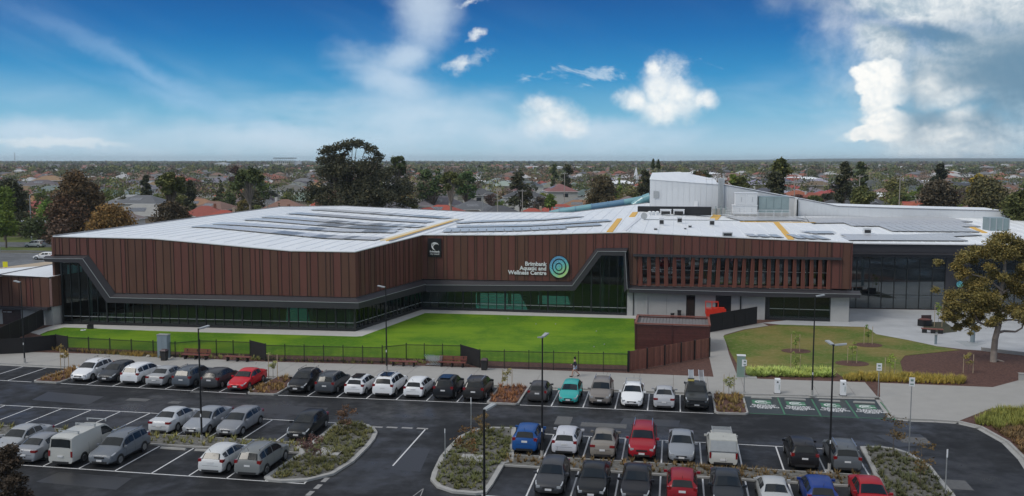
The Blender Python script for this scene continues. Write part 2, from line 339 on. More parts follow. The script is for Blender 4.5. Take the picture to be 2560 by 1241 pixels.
M = dict(
    asphalt=asphaltmat('asphalt', (.014, .015, .017), (.030, .030, .032), .9),
    old_asphalt=asphaltmat('old_asphalt', (.10, .105, .11), (.16, .165, .17), .6),
    patch=mat('asphalt_patch', (.016, .016, .018), .4, coord='World', bump=.2),
    ground=grassmat('ground_suburb', (.075, .080, .040), (.13, .12, .085), (.18, .17, .15), .02),
    lawn=grassmat('lawn', (.062, .160, .006), (.150, .262, .010), (.20, .27, .03), .13),
    rough_grass=grassmat('rough_grass', (.085, .135, .018), (.20, .165, .05), (.30, .24, .13), .15),
    verge=grassmat('verge_grass', (.09, .13, .03), (.14, .16, .05), (.16, .15, .07), .1),
    mulch=mat('bark_mulch', (.070, .030, .022), .9, coord='World', var=.6, scale=6, bump=.8, col2=(.12, .058, .042)),
    gravel=mat('gravel', (.16, .155, .14), .9, coord='World', var=.4, scale=5, bump=.9, col2=(.09, .085, .075)),
    path=mat('concrete_path', (.33, .32, .30), .75, coord='World', var=.12, scale=.8, bump=.1, rvar=.15),
    kerb=mat('kerb_concrete', (.34, .335, .32), .8, coord='World', var=.2, scale=2),
    pave=mat('pale_paving', (.44, .45, .46), .5, var=.22, scale=.5, coord='World', rvar=.25), apron=mat('pale_concrete', (.48, .47, .45), .7, coord='World', var=.15, scale=1),
    worn=mat('worn_paint', (.26, .255, .25), .7, coord='World', var=.4, scale=8),
    covergrey=mat('cover_grey', (.10, .10, .10), .75, coord='World', var=.3, scale=5),
    line=mat('white_paint', (.62, .62, .62), .6, coord='World', var=.25, scale=7),
    linegreen=mat('green_paint', (.05, .17, .09), .6, coord='World', var=.2, scale=5),
    bayblack=mat('bay_black', (.022, .030, .027), .45, coord='World', var=.2, scale=3),
    clad=mat('brown_cladding', (.15, .07, .055), .50, var=.22, scale=.9, objcol=True, bump=.15, stretch=(1, 1, .25), rvar=.15, metal=.0, spec=.35),
    seam=mat('cladding_seam', (.05, .022, .018), .6),
    dark=mat('charcoal_metal', (.040, .038, .044), .5, var=.1, scale=1, spec=.4),
    black=mat('black_metal', (.010, .010, .011), .45, var=.1),
    mesh=mat('black_mesh_screen', (.010, .009, .010), .8),
    mull=mat('window_frame', (.018, .020, .021), .4),
    glass=glassmat('green_glazing', (.76, .84, .80), .85, .02, 1.45),
    bglass=glassmat('dark_glazing', (.38, .48, .55), .45, .03, 2.3),
    inside=mat('interior_dark', (.20, .23, .22), .6, var=.3, scale=.3),
    water=mat('glowing_pool_water', (.10, .55, .48), .1, emis=((.16, .52, .46), .20), var=.3, scale=1.5),  # teal glow added to the water itself to brighten it behind the glass
    concrete=mat('board_concrete', (.40, .40, .39), .8, coord='World', var=.14, scale=1.1, bump=.15),
    deckfloor=mat('pool_deck', (.30, .32, .31), .3, var=.3, scale=.4), striplight=mat('strip_light', (.8, .8, .8), .5, emis=((.85, .95, 1.0), 3.0)),
    roof=mat('white_roof', (.82, .84, .85), .42, coord='World', var=.10, scale=1.0, rvar=.1, stretch=(2.2, .12, 1)),
    whitewall=mat('white_wall_sheet', (.62, .64, .66), .55, coord='World', var=.06, scale=.6),
    flash=mat('roof_flashing', (.25, .25, .26), .5),
    yellow=mat('yellow_walkway', (.72, .42, .07), .6, var=.15, scale=2),
    cream=mat('cream_walkway', (.72, .62, .42), .6, var=.1, scale=2),
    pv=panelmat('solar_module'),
    alu=mat('galvanised_metal', (.52, .54, .55), .4, metal=.5, var=.1),
    greymetal=mat('grey_machine', (.34, .36, .37), .5, var=.15, scale=4),
    white=mat('white_enamel', (.74, .75, .76), .4, var=.05),
    signwhite=mat('sign_white', (.74, .75, .76), .5, var=.02),
    greenbox=mat('green_cabinet', (.18, .26, .22), .5, var=.08),
    greybox=mat('grey_cabinet', (.20, .25, .28), .5, var=.08),
    wood=mat('brown_timber', (.19, .075, .050), .6, var=.4, scale=4, stretch=(4, 4, .6), objcol=True),
    slat=mat('dark_timber_slat', (.085, .028, .024), .6, var=.4, scale=3, objcol=True),
    paint=mat('car_paint', (.5, .5, .5), .40, metal=.1, var=.02, objcol=True, coat=.18, spec=.25),
    cglass=mat('car_glass', (.014, .017, .019), .10, spec=.38, coat=0, var=0),
    tyre=mat('tyre_rubber', (.015, .015, .015), .8), rim=mat('alloy_rim', (.36, .37, .38), .35, metal=.8),
    trim=mat('black_plastic', (.018, .018, .019), .55), lamp=mat('headlamp_lens', (.36, .38, .40), .15, spec=.6, coat=.6),
    tail=mat('tail_lamp', (.22, .008, .010), .2, coat=1), plate=mat('number_plate', (.68, .68, .68), .5, var=.05),
    chrome=mat('chrome', (.65, .66, .67), .15, metal=.9, var=0),
    leaf=leafmat('leaves'), bark=mat('bark', (.12, .095, .075), .9, var=.4, scale=2, bump=.5), palebark=mat('pale_bark', (.26, .22, .19), .9, var=.4, scale=2, bump=.4),
    tile=mat('roof_tiles', (.2, .1, .08), .75, var=.25, scale=1.2, objcol=True), render=mat('house_wall', (.5, .45, .38), .8, var=.1, objcol=True),
    win=mat('house_window', (.03, .035, .04), .15, spec=.7), fascia=mat('white_fascia', (.62, .62, .60), .6),
    slide=mat('water_slide_teal', (.16, .36, .40), .3, var=.12, scale=.4, coat=.5), slide2=mat('water_slide_blue', (.10, .22, .34), .3, var=.1, coat=.5),
    red=mat('red_machine', (.60, .035, .015), .45), duct=mat('grey_green_duct', (.30, .37, .37), .4, metal=.4, var=.25, scale=.6),
    stake=mat('timber_stake', (.42, .33, .22), .8), stone=mat('garden_rock', (.40, .37, .32), .9, var=.3),
    skin=mat('skin', (.45, .27, .20), .6, var=.03), navy=mat('navy_cloth', (.015, .018, .030), .8), palecloth=mat('pale_blue_cloth', (.35, .45, .58), .8), hair=mat('dark_hair', (.015, .010, .008), .6),
    safety=mat('yellow_sign', (.80, .75, .02), .5, var=.02), pole=mat('grey_pole', (.33, .34, .34), .45, metal=.3), woodpole=mat('weathered_pole', (.36, .33, .30), .9, var=.2),
)
# ------------------------------------------------------------------ ground, roads, car park
def interp(t, x):
    if x <= t[0][0]: return t[0][1]
    for (a, b), (c, d) in zip(t, t[1:]):
        if x <= c: return b + (d - b) * (x - a) / (c - a) if c > a else d
    return t[-1][1]
def inset(poly, d):
    n = len(poly); ar = sum(poly[i][0] * poly[(i + 1) % n][1] - poly[(i + 1) % n][0] * poly[i][1] for i in range(n))
    P_ = [Vector((q[0], q[1])) for q in (poly if ar > 0 else poly[::-1])]; out = []
    for i in range(n):
        a, b, c = P_[i - 1], P_[i], P_[(i + 1) % n]
        e1 = (b - a).normalized(); e2 = (c - b).normalized(); n1 = Vector((-e1.y, e1.x)); n2 = Vector((-e2.y, e2.x))
        m = (n1 + n2); m = m / max(.35, (1 + n1.dot(n2))); out.append(b + m * d)
    return out
def g2(pts, z=0.0): return [G(a, b, z) for a, b in pts]
def inpoly(x, y, poly):
    c = False; n = len(poly)
    for i in range(n):
        x1, y1 = poly[i][0], poly[i][1]; x2, y2 = poly[i - 1][0], poly[i - 1][1]
        if (y1 > y) != (y2 > y) and x < (x2 - x1) * (y - y1) / (y2 - y1) + x1: c = not c
    return c
def scatter(poly, n, rnd):
    xs = [q[0] for q in poly]; ys = [q[1] for q in poly]; out = []
    for _ in range(n * 12):
        x, y = rnd.uniform(min(xs), max(xs)), rnd.uniform(min(ys), max(ys))
        if inpoly(x, y, poly): out.append((x, y))
        if len(out) >= n: break
    return out
struct('ground', MB().prism([(-9000, -200), (9000, -200), (9000, 14000), (-9000, 14000)], -1.0, -.03), M['ground'])
car_park = struct('car_park_asphalt', MB().prism([W(-135, -60), W(90, -60), W(90, 100), W(-135, 100)], -.5, 0), M['asphalt'])
VF = [(-70, 71.2), (-53, 71.0), (-35, 70.5), (-15, 71.1), (3, 71.35), (20, 72.2)]
VK = [(-70, 76.9), (-59, 76.7), (-36, 76.35), (0, 77.0), (8, 77.7), (17, 78.45)]
KERB = [W(-135, 77.5), W(-75, 77)] + [W(u, interp(VK, u)) for u in (-62, -50, -40, -30, -20, -10, 0, 8)] + g2([(2198, 996.7), (2232, 1045), (2272, 1051), (2335, 1053), (2395, 1057), (2450, 1070), (2518, 1108), (2560, 1150), (2600, 1210)]) + [W(31, 50), W(38, 20), W(40, -60)]
prec = KERB + [W(100, -60), W(100, 230), G(150, 655), G(0, 688), G(-700, 820)]
struct('garden_ground', MB().prism(prec, -.4, .10), M['mulch'])
struct('outer_road', MB().prism([W(52, -60), W(100, -60), W(100, 228), W(60, 228), W(54, 130), G(2760, 950, .1), G(2760, 1032, .1)], .05, .112), M['asphalt'])
kb = MB()
for a, b in zip(KERB, KERB[1:]):
    d = (b - a).normalized(); nn = Vector((-d.y, d.x, 0)) * .17
    L = (b - a).length; k = max(1, int(L / 2.4))
    for i in range(k):
        p = a + d * (L * i / k + .01); q = a + d * (L * (i + 1) / k - .01)
        kb.hexa([p - nn * .1, q - nn * .1, q + nn, p + nn], [v + Vector((0, 0, .135)) for v in (p - nn * .1, q - nn * .1, q + nn, p + nn)])
    kb.hexa([a - nn * 2.2, b - nn * 2.2, b, a], [v + Vector((0, 0, .006)) for v in (a - nn * 2.2, b - nn * 2.2, b, a)])
struct('kerb', kb, M['kerb'])
UPP = [(-78, 82.0)] + [(UVof(G(a, b, .1))[0], UVof(G(a, b, .1))[1]) for a, b in [(0, 879), (323, 888), (640, 904.6), (963, 912.7), (1280, 923), (1571, 934), (1784, 943), (1920, 949), (2200, 958)]]
fp = struct('footpath', MB().prism([W(-110, 77.9), W(-78, 77.9), W(-78, 82.0), W(-110, 82)], .05, .12), M['path'])
u = -78.0; k = 0
base = None
while u < 16.5:
    u2 = min(u + 3.0, 16.7); a = .012
    pts = [W(u + a, interp(VK, u) + .18), W(u2 - a, interp(VK, u2) + .18), W(u2 - a, interp(UPP, u2)), W(u + a, interp(UPP, u))]
    part('paving_slab', MB().prism(pts, .06, .125), M['path'], fp); u = u2
part('paving_slab', MB().prism(g2([(1784, 943), (1845, 945), (1822, 885), (1810, 838), (1860, 824), (1920, 815), (1905, 808), (1773, 832), (1773, 893)], .1), .06, .121), M['path'], fp)
struct('driveway', MB().prism(g2([(2200, 997), (2236, 1043), (2272, 1048), (2335, 1050), (2395, 1054), (2480, 1021), (2560, 1021), (2760, 1030), (2760, 950), (2560, 948), (2482, 969), (2200, 958)], .1), .05, .124), M['path'])
struct('lawn', MB().prism(g2([(100, 836), (160, 819), (420, 829), (895, 842), (905, 841), (1063, 783), (1585, 797), (1588, 874), (1571, 914), (1280, 905), (1000, 896), (700, 888), (440, 880), (150, 868)], .1), .05, .128), M['lawn'])
struct('grass_slope', MB().prism(g2([(1808, 841), (1860, 826), (1920, 816.5), (1951, 812.7), (2165, 819), (2191, 837), (2268, 851), (2343, 867), (2400, 876), (2330, 883), (2262, 890), (2250, 905), (2258, 934), (2110, 946), (2080, 926), (1990, 925), (1850, 923), (1825, 880)], .1), .05, .13), M['rough_grass'])
pav = struct('plaza_paving', MB().prism(g2([(1905, 808), (1951, 812), (2165, 818), (2191, 836), (2268, 850), (2343, 866), (2410, 874), (2560, 884), (2900, 900), (2900, 790), (2560, 784), (2338, 776), (2123, 772), (2080, 790)], .1), .05, .120), M['pave'])
# narrow concrete strip round the foot of the glass walls
struct('concrete_apron', MB().prism(g2([(75, 832), (135, 814), (160, 811), (888, 830), (1055, 775), (1590, 789), (1590, 797.5), (1063, 783.5), (905, 841.5), (890, 842.5), (420, 829.5), (160, 819.5), (120, 828), (98, 838)], .1), .05, .14), M['apron'])

# the side street left of the building and its verges
struct('side_street', MB().prism(g2([(-500, 690), (-500, 628), (60, 628), (140, 632), (420, 600), (420, 590), (-100, 600), (-500, 604), (-900, 640)], 0), -.2, .0), M['old_asphalt'])
struct('side_street', MB().prism([G(-400, 672), G(0, 668), G(150, 652), G(200, 634), G(0, 632), G(-400, 634)], -.2, .004), M['old_asphalt'])
struct('grass_verge', MB().prism([G(-300, 604), G(60, 606), G(300, 600), G(300, 592), G(-300, 596)], -.1, .06), M['verge'])
struct('grass_verge', MB().prism([G(-300, 626), G(60, 626), G(150, 628), G(150, 619), G(-300, 617)], -.1, .06), M['verge'])
struct('side_path', MB().prism([G(-300, 720), G(0, 682), G(150, 660), G(150, 652), G(0, 671), G(-300, 700)], -.1, .13), mat('sandy_path', (.42, .34, .25), .9, coord='World', var=.2))

# painted bays
def uvline(u0, v0, u1, v1, w=.10, z=.004, m='line'):
    a, b = W(u0, v0), W(u1, v1); d = (b - a).normalized(); n = Vector((-d.y, d.x, 0)) * w / 2
    return part('painted_line', MB().prism([a - n, b - n, b + n, a + n], 0, z), M[m], car_park)
def bays(u0, n, pitch, vf, vb, first=True, last=True):
    for k in range(0 if first else 1, n + (1 if last else 0)): uvline(u0 + k * pitch, vf(u0 + k * pitch), u0 + k * pitch, vb(u0 + k * pitch) - .05)
vf = lambda q: interp(VF, q); vk = lambda q: interp(VK, q) - .4
for u0, n in ((-53.37, 7), (-32.68, 7), (-12.17, 6)):
    bays(u0, n, 2.55, vf, vk, False, False)
    for k in range(n): uvline(u0 + k * 2.55, vf(u0 + k * 2.55), u0 + (k + 1) * 2.55, vf(u0 + (k + 1) * 2.55))
bays(-76.6, 8, 2.55, vf, vk, True, False)
uvline(-77, vf(-77), -56.3, vf(-56.3))
BT, BB, CT, CB = 63.7, 58.5, 56.2, 51.0
def rowline(u0, n, pitch, va, vb, skip=()):
    for k in range(n + 1):
        if k not in skip: uvline(u0 + k * pitch, va, u0 + k * pitch, vb)
rowline(-45.27 - 2.55 * 12, 21, 2.55, BT, BB); uvline(-76, BT, -22.4, BT)
rowline(-34.83 - 2.55 * 14, 19, 2.55, CT, CB); uvline(-71, CB, -22.0, CB)
rowline(-3.25 - 2.57 * 3, 9, 2.57, BT, BB); uvline(-10.9, BT, 12.5, BT)
rowline(-3.25 - 2.57 * 3, 9, 2.57, CT, CB); uvline(-10.9, CB, 12.5, CB)
# lane markings beside the islands
for q in ((943, 1068), (980, 1069), (1018, 1070.3), (1056, 1071.8)):
    c = G(*q); a = UVof(c); uvline(a[0] - .42, a[1], a[0] + .42, a[1], .32, m='worn')
a, b = UVof(G(1064, 1073)), UVof(G(982, 1165)); uvline(a[0], a[1], b[0], b[1])
for q in ((813, 1200), (795, 1217), (775, 1234)):
    a = UVof(G(*q)); uvline(a[0], a[1] - .38, a[0], a[1] + .38, .32, m='worn')
a = UVof(G(1048, 1230)); uvline(a[0] - .2, a[1] - 1, a[0] + .1, a[1] + .6, .06, m='worn'); uvline(a[0] + .1, a[1] + .6, a[0] + .3, a[1] - .9, .06, m='worn')
# faint patches and pit lids in the asphalt
def lid(px, py, w, d, m='kerb', rim=True):
    c = G(px, py); o = thing('drain_cover', 'LBL', 'drain cover', (c.x, c.y, 0), -ROW)
    if rim: part('frame', MB().box((0, 0, .006), (w, d, .012)), M['covergrey'], o)
    part('lid', MB().box((0, 0, .012), (w - .25, d - .25, .014)), M[m], o); return o
for q, lb in (((345, 1000, 1.9, .8, 'covergrey'), 'wide metal drain cover in the aisle below the white hatchback'), ((437, 1007, 1.0, .7, 'covergrey'), 'small pale drain cover right of the wide one in the left aisle'),
              ((492, 980, 1.0, .6, 'covergrey'), 'drain cover at the bay ends beside the tall lamp post'), ((1409, 1052, 1.2, 2.2, 'covergrey'), 'long pale drain cover behind the white hatchback in the right block'),
              ((1509, 1064, 3.4, 1.1, 'covergrey'), 'widest grated drain cover crosswise behind the beige sedan'), ((1340, 1061, 1.0, .5, 'covergrey'), 'small pale drain lid behind the blue hatchback'),
              ((2285, 1101, 1.9, 1.5, 'covergrey'), 'square drain cover in the patched asphalt by the thin sign post'), ((2382, 1212, 1.9, 1.7, 'covergrey'), 'square drain cover at the curved kerb, bottom right')):
    lid(*q)['label'] = lb
for pts_ in ([(640, 1010), (820, 1020), (800, 1040), (610, 1030)], [(120, 980), (260, 992), (220, 1012), (80, 1000)], [(1010, 1120), (1075, 1124), (1050, 1180), (975, 1175)], [(150, 1180), (330, 1196), (290, 1225), (90, 1205)], [(1560, 1045), (1700, 1052), (1695, 1068), (1550, 1060)]):
    struct('asphalt_patch', MB().prism(g2(pts_), 0, .0035), M['patch'])
struct('asphalt_patch', MB().prism(g2([(2190, 1088), (2300, 1086), (2335, 1112), (2245, 1118)]), 0, .005), M['patch'])

# kerbed islands
def island(poly, soil='mulch', kw=.16, h=.14, name='kerbed_island'):
    o = struct(name, MB().prism(poly, 0, h), M['kerb']); ip = inset(poly, kw)
    part('soil_bed', MB().prism(ip, .02, h + .012), M[soil], o); return ip
ISL = {}
def uvrect(u0, u1, v0f, v1f): return [W(u0 + .25, v0f(u0)), W(u1 - .25, v0f(u1)), W(u1, v0f(u1) + .3), W(u1, v1f(u1)), W(u0, v1f(u0)), W(u0, v0f(u0) + .3)]
vkk = lambda q: interp(VK, q) - .02
for k, (u0, u1) in enumerate(((-56.15, -53.45), (-35.45, -32.75), (-14.9, -12.25), (3.2, 5.8))):
    ISL['a%d' % k] = island(uvrect(u0, u1, lambda q: interp(VF, q) - .15, vkk))
ISL['L'] = island(g2([(769, 1118), (840, 1061), (866, 1057.5), (908, 1062), (936, 1073), (944, 1085), (938, 1100), (924, 1118), (885, 1157), (834, 1189), (769, 1205), (704, 1208), (672, 1205), (660, 1197), (751, 1136), (734, 1118)]), 'gravel', .32)
ISL['C'] = island(g2([(1290, 1073), (1231, 1071.7), (1186, 1077.5), (1147, 1095), (1118, 1124), (1099, 1147), (1080, 1187), (1076, 1203), (1092, 1221), (1131, 1234), (1189, 1239), (1216, 1236), (1232, 1215), (1262, 1163), (1283, 1158)]), 'gravel', .32)
ISL['R'] = island(g2([(2150, 1121), (2198, 1120), (2240, 1126), (2272, 1136), (2324, 1166), (2350, 1199), (2386, 1241), (2420, 1300), (2235, 1300), (2205, 1235), (2170, 1160)]), 'gravel', .3)
ISL['mr'] = island([W(-11.0, CT + .05), W(12.5, CT + .05), W(12.5, BB - .05), W(-11.0, BB - .05)], 'gravel', .14, .12)
ISL['ml'] = island([W(-75, CT + .05), W(-24.6, CT + .05), W(-24.6, BB - .05), W(-75, BB - .05)], 'gravel', .14, .12)
for k, (q, w, lb) in enumerate((((825, 1131), 1.6, 'square concrete pit lid in the planted island, left of the lane'), ((1180, 1147), 1.5, 'square concrete pit lid in the planted island beside the tallest near lamp'))):
    c = G(q[0], q[1], .15); o = thing('pit_lid', lb, 'pit lid', (c.x, c.y, .145), -ROW)
    part('lid', MB().box((0, 0, .04), (w, w * .85, .08)), M['kerb'], o); part('handle', MB().box((0, 0, .088), (.3, .06, .02)), M['greymetal'], o)

# electric vehicle bays
EV0 = 5.87
evp = struct('charging_bays', MB().prism([W(EV0, 72.0), W(EV0 + 4 * 2.7, 72.3), W(EV0 + 4 * 2.7, 77.7), W(EV0, 77.2)], 0, .004), M['bayblack'])
def text(s, size, parent, loc, m, extr=.004, align='CENTER', off=0.0, rot=(0, 0, 0), sp=1.0, name='lettering'):
    c = bpy.data.curves.new(name, 'FONT'); c.body = s; c.size = size; c.extrude = extr; c.align_x = align; c.offset = off; c.space_line = sp; c.resolution_u = 3
    c.materials.append(m); f = bpy.data.objects.new(name, c); me = bpy.data.meshes.new_from_object(f); me.materials.clear(); me.materials.append(m)
    bpy.data.objects.remove(f); bpy.data.curves.remove(c); o = link(name, me, parent); o.location = loc; o.rotation_euler = rot; return o
for k in range(5):
    uu = EV0 + k * 2.7
    if 0 < k < 5: part('bay_line', MB().prism([W(uu - .06, 71.9), W(uu + .06, 71.9), W(uu + .06, 77.2), W(uu - .06, 77.2)], 0, .008), M['linegreen'], evp)
part('bay_line', MB().prism([W(EV0, 71.85), W(EV0 + 10.8, 72.15), W(EV0 + 10.8, 72.25), W(EV0, 71.95)], 0, .008), M['linegreen'], evp)
for k in range(4):
    c = W(EV0 + (k + .5) * 2.7, 75.0)
    o = tag(link('bay_marking', None, None, (c.x, c.y, .004), -ROW), 'ELECTRIC VEHICLE CHARGING ONLY ground marking in the %s bay from the planted bed' % ('first', 'second', 'third', 'fourth')[k], 'ground marking')
    part('green_square', MB().box((-.1, .5, .002), (1.5, 1.15, .006)), M['linegreen'], o)
    ring = MB(); n = 24
    for i in range(n - 4):
        w0, w1 = 2 * math.pi * (i + 2) / n, 2 * math.pi * (i + 3) / n
        q = [(-.1 + r * 1.15 * math.cos(w), .5 + r * math.sin(w)) for r, w in ((.34, w0), (.47, w0), (.47, w1), (.34, w1))]
        ring.prism(q, .004, .009)
    ring.box((-.12, .55, .006), (.50, .26, .006)); ring.box((.42, .36, .006), (.36, .09, .006)); ring.box((-.42, .36, .006), (.12, .10, .006))
    part('car_emblem', ring, M['line'], o)
    text('ELECTRIC\nVEHICLE\nCHARGING\nONLY', .44, o, (0, -.55, .005), M['line'], .001, off=.012, sp=.72)
    ws = W(EV0 + (k + .5) * 2.7, 76.75)
    o = thing('wheel_stop', 'concrete wheel stop at the head of the %s electric bay from the planted bed' % ('first', 'second', 'third', 'fourth')[k], 'wheel stop', (ws.x, ws.y, 0), -ROW, 'wheel stops in the electric bays')
    part('stop_block', MB().hexa([(-.85, -.08, .004), (.85, -.08, .004), (.85, .08, .004), (-.85, .08, .004)], [(-.8, -.05, .11), (.8, -.05, .11), (.8, .05, .11), (-.8, .05, .11)]), M['kerb'], o)
for k in (1, 2):
    ws = W(-34.83 + (k - .5) * 2.55, 55.75)
    o = thing('wheel_stop', 'concrete wheel stop at the head of the empty bay %s' % ('next to the grey off-roader', 'left of the split-window white hatchback')[k - 1], 'wheel stop', (ws.x, ws.y, 0), -ROW)
    part('stop_block', MB().hexa([(-.95, -.1, .004), (.95, -.1, .004), (.95, .1, .004), (-.95, .1, .004)], [(-.9, -.06, .12), (.9, -.06, .12), (.9, .06, .12), (-.9, .06, .12)]), M['kerb'], o)

# ------------------------------------------------------------------ the aquatic centre
C0 = G(888, 831)
centre = thing('aquatic_centre', 'long leisure centre with white roof and brown ribbed cladding over dark glass', 'building', (C0.x, C0.y, 0))
ray0 = Vector((0, 0, CAMH))
class Wall:
    def __init__(s, p0, p1):
        s.p = Vector((p0.x, p0.y, 0)); q = Vector((p1.x, p1.y, 0)); s.L = (q - s.p).length; s.d = (q - s.p).normalized()
        s.n = Vector((s.d.y, -s.d.x, 0)); s.m0 = s.n.copy(); s.m1 = s.n.copy()
    def sz(s, px, py, off=0.0):
        r = G(px, py) - ray0; o = s.p + s.n * off
        k = (o - ray0).dot(s.n) / r.dot(s.n); h = ray0 + r * k
        return ((h - s.p).dot(s.d), h.z)
    def pt(s, a, z, off=0.0):
        v = s.n
        if abs(a) < .02: v = s.m0
        if abs(a - s.L) < .02: v = s.m1
        q = s.p + s.d * a + v * off; return Vector((q.x, q.y, z))
    def prof(s, pts, off=0.0): return [s.sz(a, b, off) for a, b in pts]
pA, pB, pC, pD = G(160, 812), G(888, 831), G(1055, 776), G(2122, 808)
AB, BC, CD = Wall(pA, pB), Wall(pB, pC), Wall(pC, pD)
for w1, w2 in ((AB, BC), (BC, CD)):
    m = (w1.n + w2.n); m = m / (1 + w1.n.dot(w2.n)); w1.m1 = m; w2.m0 = m
def snap(w, pr):
    return [((0.0 if abs(a) < .6 else (w.L if abs(a - w.L) < .6 else a)), z) for a, z in pr]
tAB = AB.prof([(137, 592), (382, 597.4), (560, 613), (640, 621), (728, 628), (888, 630.5)]); tAB[-1] = (AB.L, tAB[-1][1])
tBC = [(0.0, tAB[-1][1]), (BC.L, BC.sz(1055, 587.8)[1])]
tCD = [(0.0, tBC[-1][1])] + CD.prof([(1280, 588.5), (1502, 583.2), (1571, 582), (1920, 598.7), (2124, 607.4)]); tCD[-1] = (CD.L + .1, tCD[-1][1])
bAB = AB.prof([(139, 637), (222, 638.6), (289, 733), (640, 738), (888, 744)], .3); bAB[-1] = (AB.L, bAB[-1][1])
bBC = [(0.0, bAB[-1][1]), (BC.L, BC.sz(1054, 698.7, .3)[1])]
LED = 1.35
bCD = [(0.0, bBC[-1][1])] + CD.prof([(1428, 704.4), (1490, 620.6), (1571, 620), (1574, 713.4), (1592, 714), (1592.5, 640), (2077, 649), (2077.5, 722), (2124, 723.7)], .3); bCD[-1] = (CD.L + .1, bCD[-1][1])
rc = random.Random(3)
def tone():
    k = rc.random()
    b = (.138, .053, .042) if k < .62 else (.122, .058, .040)
    f = rc.uniform(.92, 1.08); return tuple(q * f for q in b)
def cladding(w, top, bot, s0, s1, off=.3, minh=.05, widths=None):
    """separate upright sheets with a dark seam between each pair"""
    a = s0; seq = widths or [.92, .40, .92, .92, .55, .34, .92, .92, .42, .92, .30, .92]; i = rc.randrange(len(seq)); jumps = [q[0] for q in bot]
    while a < s1 - .05:
        b = min(a + seq[i % len(seq)], s1); i += 1
        if s1 - b < .2: b = s1
        for j in jumps:
            if a + .12 < j < b - .02: b = min(b, j)
        g = .018
        e0, e1 = a + (g if a > s0 + .01 else 0), b - (g if b < s1 - .01 else 0)
        T0, T1, B0, B1 = interp(top, e0), interp(top, e1), interp(bot, e0 + .005), interp(bot, e1 - .005)
        if T0 - B0 > minh or T1 - B1 > minh:
            mb = MB(); P_ = w.pt
            A0, A1 = (a if a <= s0 + .01 else e0), (b if b >= s1 - .01 else e1)
            mb.hexa([P_(A0, B0, off), P_(A1, B1, off), P_(A1, B1, off - .12), P_(A0, B0, off - .12)], [P_(A0, T0, off), P_(A1, T1, off), P_(A1, T1, off - .12), P_(A0, T0, off - .12)])
            part('cladding_panel', mb, M['clad'], centre, True, color=tone())
            if b < s1 - .1:
                sm = MB(); r = .028
                sm.hexa([P_(b - r, B1 + .01, off + .05), P_(b + r, B1 + .01, off + .05), P_(b + r, B1 + .01, off - .05), P_(b - r, B1 + .01, off - .05)], [P_(b - r, T1 - .02, off + .05), P_(b + r, T1 - .02, off + .05), P_(b + r, T1 - .02, off - .05), P_(b - r, T1 - .02, off - .05)])
                part('standing_seam', sm, M['seam'], centre, True)
        a = b
cladding(AB, tAB, bAB, tAB[0][0], AB.L)
cladding(BC, tBC, bBC, 0.0, BC.L)
cladding(CD, tCD, bCD, 0.0, CD.L + .1, widths=[.92, .92, .30, .92, .45, .92, .92])
sL, sR2 = CD.sz(1592, 714, .3)[0], CD.sz(2077, 722, .3)[0]
sill = CD.prof([(1592, 709.5), (2077, 718)], .3); sbot = CD.prof([(1592, 714), (2077, 722)], .3)
cladding(CD, sill, sbot, sL, sR2, widths=[1.84])

# charcoal awning that runs along the foot of the cladding and climbs at both ends
def awning(w, pairs, off=1.0):
    mb = MB(); prev = None
    for (ox, oy), (ix, iy), s_ in pairs:
        a = w.sz(ox, oy, .3); b = w.sz(ix, iy, off)
        if s_ is not None: a = (s_, a[1]); b = (s_, b[1])
        cur = (a, b); 
        if prev is not None:
            (a0, b0), (a1, b1) = prev, cur
            mid0 = (a0[0] + (b0[0] - a0[0]) * .38, a0[1] + (b0[1] - a0[1]) * .38); mid1 = (a1[0] + (b1[0] - a1[0]) * .38, a1[1] + (b1[1] - a1[1]) * .38)
            P_ = w.pt
            if prev_s is not None: mid0 = (prev_s, mid0[1])
            if s_ is not None: mid1 = (s_, mid1[1])
            vs = [P_(*a0, .24), P_(*mid0, off), P_(*b0, off), P_(*b0, -.1), P_(*a1, .24), P_(*mid1, off), P_(*b1, off), P_(*b1, -.1)]
            mb.add(vs, [(0, 4, 5, 1), (1, 5, 6, 2), (2, 6, 7, 3), (3, 7, 4, 0), (0, 1, 2, 3), (7, 6, 5, 4)])
            lip = MB.box
            q0, q1 = P_(*mid0, off + .02), P_(*mid1, off + .02)
            mb.tube(q0 + Vector((0, 0, -.02)), q1 + Vector((0, 0, -.02)), .035, n=4, m=1)
        prev = cur; prev_s = s_
    return mb
aw = awning(AB, [((113, 640), (113, 655), None), ((222, 639), (197, 657.5), None), ((289, 734), (266, 757), None), ((640, 739), (640, 768), None), ((889, 745), (897, 773), AB.L)])
part('awning', aw, [M['dark'], M['greymetal']], centre, True)
part('awning', awning(BC, [((889, 745), (897, 773), 0.0), ((1054, 699.5), (1056, 730), BC.L)]), [M['dark'], M['greymetal']], centre, True)
part('awning', awning(CD, [((1054, 699.5), (1056, 730), 0.0), ((1428, 705), (1437, 727), None), ((1490, 621), (1503, 639), None), ((1571, 620.5), (1560, 640), None)]), [M['dark'], M['greymetal']], centre, True)
part('awning', awning(CD, [((1566, 620.5), (1559, 639), None), ((1574, 716), (1560, 732), None)]), [M['dark'], M['greymetal']], centre, True)
part('awning', awning(CD, [((1572, 715), (1572, 732), None), ((1920, 722), (1920, 743.5), None), ((2150, 728), (2150, 745), None)]), [M['dark'], M['greymetal']], centre, True)

